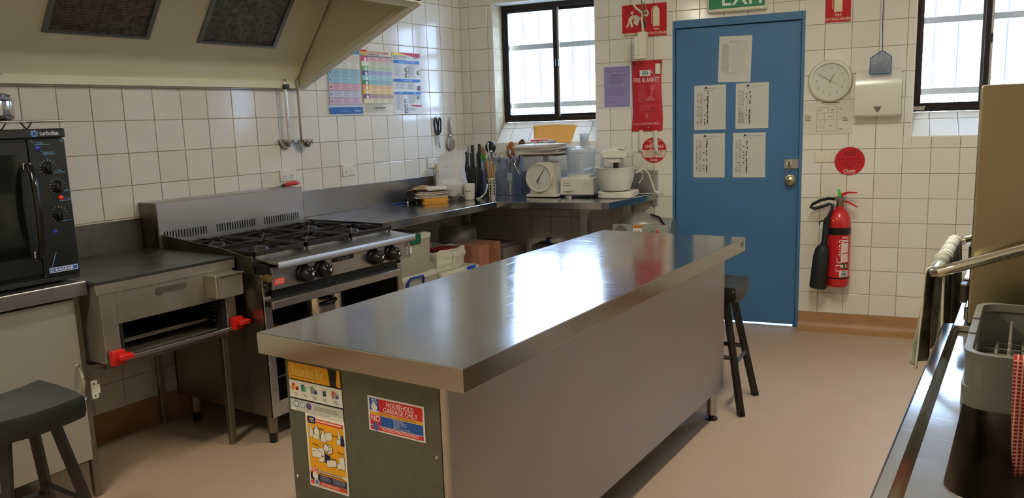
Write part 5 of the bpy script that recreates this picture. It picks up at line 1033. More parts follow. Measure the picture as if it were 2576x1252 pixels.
# bamboo skewers in a clear sleeve
t = thing('skewer_pack', 'pack of bamboo skewers leaning on the wall behind the bag', 'skewers', (0.05, -0.42, BH), 0.0)
BAMB = mat('bamboo', (206, 176, 104), 0.6); r = random.Random(2)
for k in range(20):
    y = (k % 10) * 0.0056 - 0.028; x = 0.006 * (k // 10); MB().cyl((x + 0.018, y * 1.1, 0.0), (x - 0.004 + r.gauss(0, .001), y * 0.9, 0.235 + r.gauss(0, 0.006)), 0.0022, n=6).build('skewer', BAMB, t)
MB().box(-0.008, 0.03, -0.035, 0.035, 0.0, 0.17).build('clear_sleeve', clear_mat('sleeve_film', (236, 226, 196), 0.75), t, smooth=False)
# white plastic bag
t = thing('plastic_bag', 'white plastic bag of flour standing open on the bench', 'bag', (0.272, -0.55, BH), 0.3)
def bagfn(a, b):
    an = 2 * PI * a; h = 0.32 * b
    prof = 0.075 + 0.03 * math.sin(min(1, b / 0.45) * PI / 2) if b < 0.5 else 0.105 - 0.018 * (b - 0.5)
    if b < 0.1: prof *= 0.55 + 4.5 * b
    flat = 1.0 if b < 0.35 else max(0.42, 1.0 - (b - 0.35) * 1.2)
    n_ = 0.010 * noise.noise(Vector((math.cos(an) * 2.2, math.sin(an) * 2.2, b * 7))) + 0.006 * noise.noise(Vector((math.cos(an) * 6, math.sin(an) * 6, b * 14)))
    top = 0.03 * math.cos(an + 0.6) * max(0, b - 0.6) / 0.4
    x = (prof + n_) * math.cos(an) * 1.0; y = (prof + n_) * math.sin(an) * flat
    return (x + 0.02 * max(0, b - .5), y, max(0, h + top + n_ * 0.5 * b))
MB().grid(bagfn, 48, 30).build('bag_film', clear_mat('white_bag_film', (244, 244, 244), 0.5, 0.3, (240, 240, 240)), t)
mb = MB(); mb.grid(lambda a, b: (0.093 * math.sin(PI * (0.15 + 0.85 * b) * 0.5 + 0.0) * math.cos(2 * PI * a) * (1 if b < .9 else .6), 0.088 * math.sin(PI * (0.15 + 0.85 * b) * 0.5) * math.sin(2 * PI * a) * (1 if b < .9 else .6), 0.008 + 0.13 * b + 0.008 * noise.noise(Vector((a * 8, b * 5, 1)))), 28, 10)
mb.ball((0, 0, 0.12), 1.0, 0, 2, (0.075, 0.072, 0.03)); mb.build('flour', mat('flour', (222, 214, 198), 0.9), t)
# mug and its cord
t = thing('mug', 'white mug with small black paw marks standing beside the bag', 'mug', (0.40, -0.515, BH), -0.4)
MB().lathe([(0.0, 0.0), (0.03, 0.0), (0.034, 0.004), (0.037, 0.03), (0.04, 0.075), (0.0415, 0.112), (0.0395, 0.112), (0.037, 0.07), (0.032, 0.01), (0.0, 0.008)], 32).build('body', mat('white_glaze', (218, 212, 200), 0.2), t)
MB().tube([(-0.02, -0.036, 0.095), (-0.03, -0.052, 0.09), (-0.035, -0.06, 0.065), (-0.03, -0.052, 0.035), (-0.02, -0.033, 0.025)], [0.006, 0.0055, 0.0055, 0.005, 0.006], 10, flat=0.7).build('handle', mat('white_glaze'), t)
mb = MB()
for a in (-1.1, -0.75, -0.4): mb.ball((0.039 * math.cos(a), 0.039 * math.sin(a), 0.062), 0.0055, 0, 2, (0.7, 0.8, 1.3))
mb.build('paw_mark', mat('brown_glaze', (70, 36, 24), 0.3), t)
tag(MB().tube([(0, 0, 0.004), (0.02, 0.03, 0.006), (0.03, 0.06, 0.04), (0.035, 0.075, 0.09), (0.055, 0.06, 0.1), (0.09, 0.03, 0.07), (0.1, 0.01, 0.045), (0.07, -0.02, 0.01), (0.03, -0.015, 0.004), (-0.005, 0.01, 0.004)], 0.0035, 8).build('electric_lead', WHITE_P, None, (0.415, -0.455, BH), -0.35), 'stiff white electric lead looping up behind the mug', 'lead')
# knife block
t = thing('knife_block', 'black block crowded with knives behind the mug', 'knife block', (0.315, -0.345, BH), 0.4)
MB().prism([(-0.055, 0.0), (0.055, 0.0), (0.055, 0.19), (-0.055, 0.22)], 'yz', -0.06, 0.06, bev=0.004).build('block', BLACK, t)
kr = random.Random(4)
HB = mat('black_knife_handle', (20, 20, 20), 0.35); WOODD = mat('dark_wood', (84, 54, 34), 0.55)
for i in range(9):
    x = -0.045 + (i % 3) * 0.045; y = -0.035 + (i // 3) * 0.034; h = 0.10 + 0.09 * kr.random() + (0.05 if i in (6, 7) else 0)
    o = MB().prism([(x - 0.008, 0.2), (x + 0.008, 0.2), (x + 0.01 + kr.gauss(0, .004), 0.2 + h), (x - 0.008, 0.203 + h)], 'xz', y - 0.007, y + 0.007, bev=0.002).build('knife', HB if i % 4 != 3 else STEEL, t)
    MB().cyl((x, y - 0.0075, 0.2 + h * 0.35), (x, y + 0.0075, 0.2 + h * 0.35), 0.0022, n=8).cyl((x, y - 0.0075, 0.2 + h * 0.7), (x, y + 0.0075, 0.2 + h * 0.7), 0.0022, n=8).build('rivet', CHROME, o)
for i, (a, b) in enumerate((((-0.03, -0.062, 0.03), (-0.02, -0.07, 0.19)), ((0.01, -0.062, 0.02), (0.035, -0.075, 0.17)), ((0.035, -0.06, 0.05), (0.05, -0.075, 0.22)))): MB().tube([a, b], [0.009, 0.005], 6, flat=0.3).build('hanging_blade', STEEL if i != 1 else BLACK, t)
# clear blue utensil tub
t = thing('utensil_tub', 'clear blue plastic tub full of kitchen utensils in the corner', 'tub', BW(0.40, BH, 0.235), RB)
tp_, bt = rounded(0.30, 0.19, 0.03), rounded(0.262, 0.16, 0.028); mb = MB()
A = [mb.bm.verts.new((x, y, 0.0)) for x, y in bt]; B = [mb.bm.verts.new((x, y, 0.265)) for x, y in tp_]; C_ = [mb.bm.verts.new((x * 1.03, y * 1.04, 0.265)) for x, y in tp_]; D_ = [mb.bm.verts.new((x * 1.03, y * 1.04, 0.255)) for x, y in tp_]
n = len(A); mb.bm.faces.new(A[::-1])
for i in range(n):
    j = (i + 1) % n; mb.bm.faces.new((A[i], A[j], B[j], B[i])); mb.bm.faces.new((B[i], B[j], C_[j], C_[i])); mb.bm.faces.new((C_[i], C_[j], D_[j], D_[i]))
mb.build('tub_wall', clear_mat('blue_tub_plastic', (222, 230, 242), 0.82, 0.2, (176, 192, 220)), t)
WOOD1 = mat('beech_wood', (172, 112, 66), 0.55, noise_=(20, (150, 94, 54), 0.2), stretch=(1, 1, 0.1)); WOOD2 = mat('pale_wood', (184, 150, 110), 0.55)
GREENP = mat('green_plastic', (60, 170, 50), 0.4)
def utensil(name, label, x, y, tx, ty, L, build_head, hm, shaft_r=0.005, shaft_m=None):
    u = thing(name, label, 'utensil', tuple(Vector(t.location) + Matrix.Rotation(RB, 3, 'Z') @ Vector((x, y, 0.008))), RB)
    u.rotation_euler = (math.atan2(-ty, L), math.atan2(tx, L), RB)
    MB().tube([(0, 0, 0), (0, 0, L * 0.5), (0, 0, L)], [shaft_r, shaft_r, shaft_r * 0.9], 8).build('shaft', shaft_m or hm, u)
    build_head(u, L); return u
def spoon_head(m, w=0.028, h=0.085, th=0.006):
    def f(u, L): MB().ball((0, 0, L + h * 0.45), 1.0, 0, 3, (w, th, h * 0.55)).build('head', m, u)
    return f
utensil('wooden_spoon', 'pale wooden spoon standing beside the knives in the utensil tub', -0.10, 0.03, -0.05, 0.01, 0.27, spoon_head(WOOD2, 0.024), WOOD2, 0.007)
utensil('wooden_spoon', 'wide reddish wooden spoon in the middle of the utensil tub', 0.055, 0.0, 0.03, 0.0, 0.26, spoon_head(WOOD1, 0.036, 0.12), WOOD1, 0.007)
utensil('wooden_spoon', 'dark brown wooden spoon at the window end of the utensil tub', 0.08, 0.03, 0.06, 0.03, 0.31, spoon_head(mat('dark_spoon_wood', (78, 46, 32), 0.5), 0.028, 0.09), mat('dark_spoon_wood'), 0.006)
utensil('wooden_spatula', 'flat wooden spatula behind the wide wooden spoon', 0.03, 0.04, 0.01, 0.02, 0.25, lambda u, L: MB().prism([(-0.012, L), (0.012, L), (0.026, L + 0.09), (-0.02, L + 0.1)], 'xz', -0.003, 0.003, bev=0.002).build('blade', WOOD2, u), WOOD2, 0.006)
def ladle_head(u, L):
    MB().lathe([(0.042, 0.0), (0.038, -0.02), (0.022, -0.036), (0.0, -0.042), (0.0, -0.039), (0.021, -0.033), (0.035, -0.019), (0.039, 0.0)], 24, (0, -0.03, L + 0.03)).build('bowl', BLACK, u).rotation_euler = (0.7, 0, 0)
utensil('black_ladle', 'black plastic ladle leaning in the utensil tub', -0.045, 0.0, -0.02, -0.01, 0.31, lambda u, L: MB().ball((0, 0, L + 0.03), 1.0, 0, 3, (0.042, 0.024, 0.045)).build('bowl', BLACK, u), BLACK, 0.005)
utensil('green_spatula', 'green tipped spatula low among the utensils in the tub', -0.075, -0.04, -0.03, -0.01, 0.24, lambda u, L: MB().prism([(-0.014, L), (0.014, L), (0.018, L + 0.045), (-0.012, L + 0.055)], 'xz', -0.004, 0.004, bev=0.003).build('blade', GREENP, u), BLACK)
def whisk_head(u, L):
    mb = MB()
    for k in range(5):
        a = PI * k / 5; c, s = math.cos(a), math.sin(a)
        mb.tube([(0.004 * c, 0.004 * s, L), (0.028 * c, 0.028 * s, L + 0.06), (0.026 * c, 0.026 * s, L + 0.085), (0, 0, L + 0.105), (-0.026 * c, -0.026 * s, L + 0.085), (-0.028 * c, -0.028 * s, L + 0.06), (-0.004 * c, -0.004 * s, L)], 0.0013, 5)
    mb.build('wires', CHROME, u)
utensil('wire_whisk', 'steel wire whisk standing in the utensil tub', -0.01, -0.05, -0.01, -0.03, 0.22, whisk_head, STEEL, 0.007)
utensil('steel_skimmer', 'steel spoon with a round bowl in the utensil tub', 0.015, -0.03, 0.005, -0.02, 0.23, spoon_head(STEEL, 0.026, 0.06, 0.01), STEEL, 0.004)
utensil('masher_rod', 'long steel rod leaning out over the front of the utensil tub', 0.0, -0.112, -0.055, 0.03, 0.365, lambda u, L: MB().box(-0.009, 0.009, -0.006, 0.006, L, L + 0.012, bev=0.002).build('end_cap', STEEL, u), STEEL, 0.0055)
u = thing('steel_tongs', 'steel tongs hooked over the rim at the window end of the tub', 'tongs', BW(0.50, BH, 0.30), RB)
for d_ in (-0.012, 0.012): MB().tube([(0.01, d_ * 0.3, 0.32), (0.04, d_, 0.26), (0.075, d_, 0.18), (0.085, d_ * 0.6, 0.155)], [0.006, 0.008, 0.007, 0.009], 8, flat=0.4).build('arm', CHROME, u)
MB().tube([(0.01, -0.006, 0.32), (0.004, 0.0, 0.332), (0.01, 0.006, 0.32)], 0.005, 6).build('spring', CHROME, u)
for i in range(3): utensil('steel_server', 'steel server handle seen through the side of the utensil tub', 0.045 + 0.03 * i, -0.055, 0.02 * i - 0.01, -0.015, 0.24 - 0.012 * i, spoon_head(STEEL, 0.02, 0.05, 0.004), STEEL, 0.004)['group'] = 'steel servers in the utensil tub'
utensil('cream_brush', 'cream pastry brush hanging low inside the utensil tub', 0.10, -0.05, 0.0, -0.01, 0.10, lambda u, L: MB().box(-0.018, 0.018, -0.007, 0.007, L, L + 0.055, bev=0.004).build('bristles', CREAM, u), CREAM, 0.007)
# perforated cutlery cylinder with sticks
t2 = thing('cutlery_cylinder', 'perforated steel cylinder of chopsticks in front of the utensil tub', 'cutlery holder', BW(0.405, BH, 0.40), RB)
mb = MB(); R_ = 0.038; H_ = 0.135; nc, nr = 48, 20
hole = set()
for r_ in range(2, 18, 3):
    for c_ in range(0, 48, 6): hole.add((c_, r_)); hole.add((c_, r_ + 1)); hole.add((c_ + 1, r_)); hole.add((c_ + 1, r_ + 1))
VV = [[mb.bm.verts.new((R_ * math.cos(2 * PI * c / nc), R_ * math.sin(2 * PI * c / nc), 0.004 + (H_ - 0.004) * r_ / nr)) for c in range(nc)] for r_ in range(nr + 1)]
for r_ in range(nr):
    for c in range(nc):
        if (c, r_) not in hole: mb.bm.faces.new((VV[r_][c], VV[r_][(c + 1) % nc], VV[r_ + 1][(c + 1) % nc], VV[r_ + 1][c]))
mb.build('cylinder', STEEL, t2, solid=0.001); MB().lathe([(0.0, 0.003), (0.036, 0.003), (0.04, 0.0), (0.04, 0.006)], 32).build('base', STEEL, t2); MB().lathe([(0.0355, H_), (0.04, H_ + 0.002), (0.041, H_ - 0.003)], 32).build('rim', STEEL, t2)
MB().cyl((0, 0, 0.01), (0, 0, H_ - 0.01), 0.033, n=24).build('inner_shadow', BLACK_M, t2) if False else None
r = random.Random(11); STK = [mat('chopstick_tan', (190, 130, 70), 0.6), mat('chopstick_dark', (120, 76, 48), 0.6), BAMB]
for k in range(15):
    a = r.random() * 2 * PI; q = 0.02 * math.sqrt(r.random()); l = 0.2 + 0.07 * r.random()
    o = MB().tube([(0, 0, 0), (r.gauss(0, 0.02), r.gauss(0, 0.012), l)], [0.0028, 0.0035], 6).build('chopstick', STK[k % 3], None, tuple(Vector(t2.location) + Vector((q * math.cos(a), q * math.sin(a), 0.008))), 0)
    tag(o, '%s chopstick standing in the perforated steel cylinder' % ('tan wooden', 'dark brown wooden', 'pale bamboo')[k % 3], 'chopstick', 'chopsticks in the steel cylinder')
# dial kitchen scale
t = thing('kitchen_scale', 'white dial kitchen scale with newspapers on its tray', 'scale', BW(0.778, BH, 0.29), RB)
SCW = mat('scale_enamel', (214, 210, 196), 0.35, noise_=(14, (200, 192, 172), 0.2))
MB().box(-0.115, 0.12, -0.105, 0.105, 0.004, 0.022, bev=0.006, seg=2).build('base', SCW, t)
MB().prism([(-0.095, 0.022), (0.095, 0.022), (0.085, 0.225), (0.07, 0.245), (-0.03, 0.245), (-0.085, 0.2)], 'xz', -0.075, 0.07, bev=0.004).build('body', SCW, t)
MB().cyl((0.0, 0, 0.24), (0.0, 0, 0.285), 0.016, n=16).build('tray_post', SCW, t); MB().box(-0.14, 0.13, -0.11, 0.11, 0.285, 0.293, bev=0.003).build('tray', STEEL_DULL, t)
MB().lathe([(0.1, -0.074), (0.1, -0.09), (0.095, -0.095), (0.089, -0.093), (0.089, -0.085)], 48, (-0.018, 0, 0.135), 0, 'y').build('bezel', SCW, t)
dl = MB().lathe([(0.0, -0.085), (0.09, -0.085)], 40, (-0.018, 0, 0.135), 0, 'y').build('dial', mat('scale_dial', (216, 214, 204), 0.4), t, smooth=False)
p = Print(0.18, 0.18, 0.0855)
for k in range(60):
    a = 2 * PI * k / 60; l0 = 0.066 if k % 5 else 0.06; p.n += 1; m_ = p.mi((120, 118, 110)); x, _, z = p.P(0.5, 0.5); w_ = 0.0006
    c, s = math.cos(a), math.sin(a); p.mb.poly([(x + l0 * c - w_ * s, -0.0857, z + l0 * s + w_ * c), (x + l0 * c + w_ * s, -0.0857, z + l0 * s - w_ * c), (x + 0.074 * c + w_ * s, -0.0857, z + 0.074 * s - w_ * c), (x + 0.074 * c - w_ * s, -0.0857, z + 0.074 * s + w_ * c)], m_)
p.n = 10
for k in range(0, 10): a = PI / 2 - 2 * PI * k / 10; p.text(0.5 + 0.28 * math.cos(a), 0.5 - 0.28 * math.sin(a) + 0.03, 0.013, str(k), (110, 108, 100), 'c')
p.lines(0.4, 0.6, 0.66, 0.74, 3, (140, 136, 128), 0.4); p.build(dl, 'dial_print', (-0.018, 0, 0.135))
MB().prism([(-0.007, -0.03), (0.007, -0.03), (0.003, 0.0), (0.0015, 0.07), (-0.0015, 0.07), (-0.003, 0.0)], 'xz', -0.089, -0.0878).build('pointer', BLACK, t, (-0.018, 0, 0.135)).rotation_euler = (0, math.radians(32), 0)
MB().lathe([(0.0, -0.0935), (0.089, -0.0925)], 40, (-0.018, 0, 0.135), 0, 'y').build('lens', clear_mat('scale_lens', (250, 250, 250), 0.97), t)
sb = Vector(BW(0.775, BH, 0.28)); zc = 0.293
for k in range(7):
    mb = MB(); th_ = 0.006 + 0.004 * (k % 3); stack_sheet(mb, 0.34 - 0.012 * (k % 4), 0.23, zc, th_, 0, -0.02 + 0.016 * math.sin(k * 2.2), 0.012 * math.cos(k * 3), 0.12 * math.sin(k * 1.7), 0.006); zc += th_ + 0.0006
    tag(mb.build('flat_newspaper', NEWS2 if k % 2 else mat('white_mail', (214, 212, 206), 0.7), None, tuple(sb), RB), '%s paper sheaf on the scale tray, %s of the pile' % ('grey newsprint' if k % 2 else 'white', ('lowest', 'second from the bottom', 'third from the bottom', 'middle one', 'third from the top', 'second from the top', 'topmost')[k]), 'newspaper', 'papers piled on the kitchen scale')
mb = MB(); mb.grid(lambda a, b: ((a - .5) * (0.33 - 0.05 * (1 - b)) + 0.035, 0.05 + 0.06 * b + 0.008 * math.sin(a * 4), zc + 0.002 + 0.125 * b + 0.006 * math.sin(a * PI)), 10, 8)
tag(mb.build('large_yellow_envelope', mat('large_manila_envelope', (236, 180, 96), 0.6), None, tuple(sb), RB, solid=0.004), 'large yellow envelope standing behind the papers on the scale', 'envelope')
t = thing('rolled_magazine', 'rolled colour magazine lying on top of the papers on the scale', 'magazine', tuple(sb + Vector((0.0, -0.02, zc + 0.010))), RB + 0.06)
MB().tube([(-0.09, 0, 0.012), (0.0, 0, 0.011), (0.085, 0, 0.008)], [0.015, 0.016, 0.014], 14, flat=0.8).build('roll', mat('magazine_cover', (206, 204, 200), 0.4, noise_=(70, (110, 110, 116), 0.08)), t)
MB().tube([(-0.093, 0, 0.014), (-0.05, 0, 0.016), (0.03, 0, 0.017)], [0.0155, 0.0162, 0.012], 14, flat=0.78).build('red_cover', mat('red_print_paper', (196, 84, 66), 0.45), t)
# food processor
t = thing('food_processor', 'white food processor with clear bowl beside the dial scale', 'food processor', BW(1.02, BH, 0.24), RB)
FPW = mat('appliance_white', (224, 220, 206), 0.35)
MB().box(-0.122, 0.122, -0.1, 0.1, 0.012, 0.132, bev=0.012, seg=3).build('motor_base', FPW, t); MB().cyl((0, 0, 0.13), (0, 0, 0.152), 0.095, n=36).build('collar', FPW, t)
for x in (-0.1, 0.1):
    for y in (-0.08, 0.08): MB().cyl((x, y, 0), (x, y, 0.014), 0.012, n=12).build('foot', BLACK, t)
CLR = clear_mat('clear_processor_bowl', (242, 244, 246), 0.74, 0.08, (226, 230, 232)); CLR2 = clear_mat('clear_processor_lid', (240, 243, 246), 0.66, 0.08, (226, 230, 234))
MB().lathe([(0.0, 0.155), (0.088, 0.155), (0.092, 0.16), (0.101, 0.30), (0.099, 0.30), (0.09, 0.163)], 40).build('bowl', CLR, t); MB().lathe([(0.106, 0.298), (0.107, 0.312), (0.1, 0.326), (0.07, 0.342), (0.03, 0.349), (0.0, 0.35)], 40).build('lid', CLR2, t)
MB().lathe([(0.028, 0.345), (0.0285, 0.42), (0.034, 0.424), (0.034, 0.43), (0.03, 0.43), (0.026, 0.42), (0.025, 0.35)], 28, (0.028, 0, 0), sx=1.15).build('feed_tube', CLR2, t); MB().cyl((0.028, 0, 0.33), (0.028, 0, 0.412), 0.022, n=24).build('pusher', mat('milky_pusher', (206, 208, 206), 0.35), t)
MB().cyl((0, 0, 0.157), (0, 0, 0.285), 0.02, 0.015, n=20).build('spindle', FPW, t); MB().tube([(0.0, 0, 0.18), (0.05, 0.02, 0.185), (0.08, 0.04, 0.2)], [0.01, 0.01, 0.004], 8, flat=0.2).build('blade', STEEL, t)
MB().tube([(0.098, 0, 0.30), (0.135, 0, 0.3), (0.155, 0, 0.28), (0.155, 0, 0.22), (0.15, 0, 0.18), (0.13, 0, 0.165), (0.094, 0, 0.17)], 0.011, 12).build('handle', CLR2, t)
p = Print(0.24, 0.11, 0.1004); p.text(0.1, 0.32, 0.018, 'Cuisine', (60, 60, 58), 'l', 0.8); p.lines(0.1, 0.36, 0.4, 0.48, 1, (90, 90, 88), 0.5); p.text(0.1, 0.86, 0.024, 'magimix', (44, 42, 40), 'l', 0.95, bold=0.0006); p.rect(0.7, 0.18, 0.88, 0.185, GREY); p.rect(0.7, 0.7, 0.88, 0.705, GREY); p.rect(0.7, 0.18, 0.704, 0.705, GREY); p.rect(0.876, 0.18, 0.88, 0.705, GREY); p.lines(0.74, 0.84, 0.28, 0.7, 3, (110, 110, 106), 0.12); p.build(t, 'front_print', (0, 0, 0.072))['kind'] = 'stuff'
tag(MB().lathe([(0.0, 0.006), (0.02, 0.007), (0.024, 0.014), (0.027, 0.013), (0.027, 0.0), (0.0, 0.0)], 28).build('jar_lid', STEEL, None, BW(0.985, BH, 0.40)), 'small steel jar lid in front of the food processor', 'lid')
# stand mixer with bowl
t = thing('stand_mixer', 'white bench mixer with a round plastic bowl at the bench end', 'mixer', BW(1.30, BH, 0.32), RB)
MB().prism(rounded(0.245, 0.2, 0.07) , 'xy', 0.0, 0.045, bev=0.006).box(-0.03, 0.11, 0.05, 0.165, 0.0, 0.042, bev=0.006).build('base', FPW, t)
MB().prism([(-0.07, 0.04), (0.03, 0.04), (0.015, 0.18), (0.0, 0.30), (-0.06, 0.30), (-0.05, 0.16)], 'xz', 0.118, 0.155, bev=0.006).build('stand_column', FPW, t)
MB().lathe([(0.0, 0.05), (0.085, 0.05), (0.098, 0.056), (0.126, 0.14), (0.131, 0.198), (0.135, 0.205), (0.135, 0.2), (0.129, 0.193), (0.123, 0.14), (0.093, 0.06), (0.0, 0.058)], 44, (-0.005, -0.02, 0)).build('mixing_bowl', mat('milky_bowl', (218, 216, 208), 0.35), t)
MB().tube([(-0.118, -0.02, 0.2), (-0.14, -0.02, 0.204), (-0.155, -0.02, 0.2)], [0.012, 0.012, 0.006], 8, flat=0.5).build('bowl_lip', mat('milky_bowl'), t)
MB().prism([(-0.09, 0.262), (0.075, 0.262), (0.085, 0.275), (0.08, 0.305), (0.0, 0.325), (-0.07, 0.32), (-0.092, 0.305)], 'xz', -0.05, 0.135, bev=0.007).build('motor_head', FPW, t); MB().box(-0.035, 0.06, -0.03, 0.045, 0.322, 0.333, bev=0.003).build('speed_slider', CREAM, t)
MB().prism([(-0.055, 0.235), (0.03, 0.235), (0.045, 0.262), (-0.06, 0.262)], 'xz', -0.035, 0.04, bev=0.003).build('gear_case', FPW, t); MB().box(-0.02, 0.012, -0.016, 0.016, 0.195, 0.236, bev=0.003).build('beater_socket', BLACK, t)
MB().tube([(0.06, -0.05, 0.26), (0.11, -0.052, 0.268), (0.112, -0.052, 0.295), (0.095, -0.05, 0.3)], 0.004, 6).build('tilt_lever', FPW, t)
p = Print(0.1, 0.03, 0.0505); p.text(0.3, 0.6, 0.012, 'sunbeam', (90, 84, 70), 'c', 1.0); p.build(t, 'name_print', (-0.02, 0, 0.288)) if False else None
MB().tube([(0.125, 0.02, 0.16), (0.17, 0.05, 0.19), (0.2, 0.06, 0.16), (0.225, 0.07, 0.09), (0.24, 0.07, 0.04), (0.25, 0.065, 0.03)], 0.004, 8).tube([(0.12, 0.03, 0.17), (0.16, 0.06, 0.165), (0.165, 0.065, 0.13), (0.135, 0.06, 0.09)], 0.0035, 8).build('power_cord', WHITE_P, t)
pg = MB().tube([(0.243, 0.068, 0.036), (0.262, 0.055, 0.026), (0.283, 0.045, 0.02)], [0.006, 0.011, 0.018], 12).build('plug', WHITE_P, t); MB().box(0.283, 0.303, 0.04, 0.042, 0.012, 0.018).box(0.283, 0.303, 0.048, 0.05, 0.014, 0.02).build('plug_pin', CHROME, pg)
for i, (x, o_) in enumerate(((1.42, 0.12), (1.455, 0.09))): tag(MB().lathe([(0.0, 0.004), (0.016, 0.004), (0.03, 0.007), (0.032, 0.004), (0.016, 0.0), (0.0, 0.0)], 20, (0, 0, 0), 0, 'z', sx=1.2, sy=0.8).build('plastic_disc', mat('clear_grey_cap', (196, 194, 186), 0.35), None, BW(x, BH, o_), 0.4 * i), 'small flat plastic disc lying by the mixer plug', 'disc', 'plastic discs by the mixer')
# ---------------------------------------------------------------- signs stuck on the island's end panel
EY = BY0 + 0.0035
t = sheet_thing('recycling_bin_sign', 'yellow recycling bin sticker high on the island end panel', 'sign', (2.036, EY, 0.716), 0, 0.208, 0.142, (34, 34, 30), th=0.0008)
p = Print(0.208, 0.142, 0.001); YL = (226, 160, 30); WH = (220, 216, 204)
p.rect(0, 0, 0.985, 0.34, YL); p.text(0.06, 0.26, 0.042, 'Recycling Bin', (236, 214, 130), 'l', 0.56); p.lines(0.05, 0.7, 0.27, 0.31, 1, (196, 136, 26), 0.5)
p.poly([(0.76, 0.0), (0.93, 0.0), (0.9, 0.3), (0.93, 0.34), (0.93, 0.42), (0.8, 0.42), (0.79, 0.3)], (34, 36, 32))
p.rect(0.0, 0.365, 1, 0.73, WH)
for u, cs in ((0.1, ((206, 70, 60), (226, 190, 60), (120, 40, 50))), (0.28, ((40, 110, 90), (90, 160, 130))), (0.46, ((120, 150, 120), (150, 140, 120), (40, 60, 150))), (0.66, ((190, 206, 190), (60, 66, 80))), (0.86, ((206, 80, 50), (150, 150, 160), (90, 90, 140)))):
    for k, c in enumerate(cs): p.poly([(u - 0.05 + 0.035 * k, 0.44 + 0.04 * k), (u + 0.01 + 0.03 * k, 0.42 + 0.03 * k), (u + 0.02 + 0.03 * k, 0.56), (u - 0.045 + 0.035 * k, 0.58)], c)
    p.poly([(u - 0.06, 0.63), (u - 0.05, 0.645), (u - 0.025, 0.6), (u - 0.048, 0.655)], DK); p.lines(u - 0.015, u + 0.07, 0.62, 0.7, 3, (140, 136, 128), 0.4)
p.rect(0.0, 0.76, 1, 0.995, (186, 184, 168)); p.rect(0, 0.95, 1, 0.995, WH)
for u, c in ((0.12, (70, 100, 160)), (0.24, (110, 150, 160)), (0.36, (96, 70, 130))): p.circle(u, 0.855, 0.0105, c); p.circle(u, 0.855, 0.0075, (200, 204, 210) if u < 0.3 else c)
p.lines(0.46, 0.95, 0.82, 0.92, 3, (130, 128, 116), 0.4); p.lines(0.1, 0.9, 0.96, 0.99, 1, (150, 146, 136), 0.5); p.build(t)
t = sheet_thing('recycling_list_sign', 'tall yellow recycling sticker of bottles and cartons low on the end panel', 'sign', (2.064, EY, 0.5365), 0, 0.153, 0.22, (224, 220, 208), th=0.0008)
p = Print(0.153, 0.22, 0.001); NV = (30, 32, 66); WT = (222, 216, 198); RD2 = (204, 60, 44)
p.rect(0.04, 0.115, 0.96, 0.755, YL); p.rect(0.04, 0.06, 0.96, 0.115, RD2); p.lines(0.26, 0.92, 0.075, 0.1, 1, (232, 190, 170), 0.8, 0.0); p.rect(0.06, 0.04, 0.26, 0.135, NV); p.text(0.16, 0.115, 0.0165, 'YES', (236, 236, 232), 'c', 0.72, bold=0.0004)
def bottle(u, v, w, h, c=WT):
    p.poly([(u - w * .62, v + .004), (u + w * .62, v + .004), (u + w * .62, v - h * .62), (u + w * .3, v - h * .8), (u + w * .3, v - h - .004), (u - w * .3, v - h - .004), (u - w * .3, v - h * .8), (u - w * .62, v - h * .62)], NV)
    p.poly([(u - w * .5, v), (u + w * .5, v), (u + w * .5, v - h * .6), (u + w * .2, v - h * .78), (u + w * .2, v - h), (u - w * .2, v - h), (u - w * .2, v - h * .78), (u - w * .5, v - h * .6)], c)
for a in ((0.13, 0.32, 0.1, 0.15), (0.28, 0.3, 0.13, 0.15), (0.44, 0.35, 0.12, 0.15), (0.85, 0.33, 0.06, 0.19), (0.93, 0.34, 0.07, 0.14, NV)): bottle(*a)
def boxy(u, v, w, h, k=0.02, c=WT):
    p.poly([(u - .006, v - .004), (u + w + .006, v - k - .004), (u + w + .006, v + h - k + .004), (u - .006, v + h + .004)], NV); p.poly([(u, v), (u + w, v - k), (u + w, v + h - k), (u, v + h)], c)
for a in ((0.16, 0.27, 0.16, 0.05, -0.02), (0.5, 0.22, 0.17, 0.1), (0.78, 0.27, 0.1, 0.07), (0.12, 0.46, 0.2, 0.06, -0.01), (0.3, 0.44, 0.14, 0.1, 0.0), (0.12, 0.51, 0.24, 0.08, 0.02), (0.3, 0.58, 0.14, 0.06, 0.03), (0.46, 0.5, 0.12, 0.12, -0.02, NV), (0.5, 0.59, 0.24, 0.09, 0.04), (0.82, 0.5, 0.13, 0.16, 0.01), (0.76, 0.6, 0.1, 0.07)): boxy(*a)
p.circle(0.58, 0.43, 0.014, NV); p.circle(0.58, 0.43, 0.0125, WT); p.circle(0.58, 0.43, 0.008, NV); p.circle(0.58, 0.43, 0.0065, WT); p.circle(0.5, 0.42, 0.011, NV, ry=0.013); p.circle(0.5, 0.42, 0.009, WT, ry=0.011)
for u, v in ((0.32, 0.17), (0.66, 0.22), (0.14, 0.4), (0.78, 0.43), (0.6, 0.54)): p.lines(u, u + 0.18, v, v + 0.025, 2, (120, 76, 20), 0.5, 0.3)
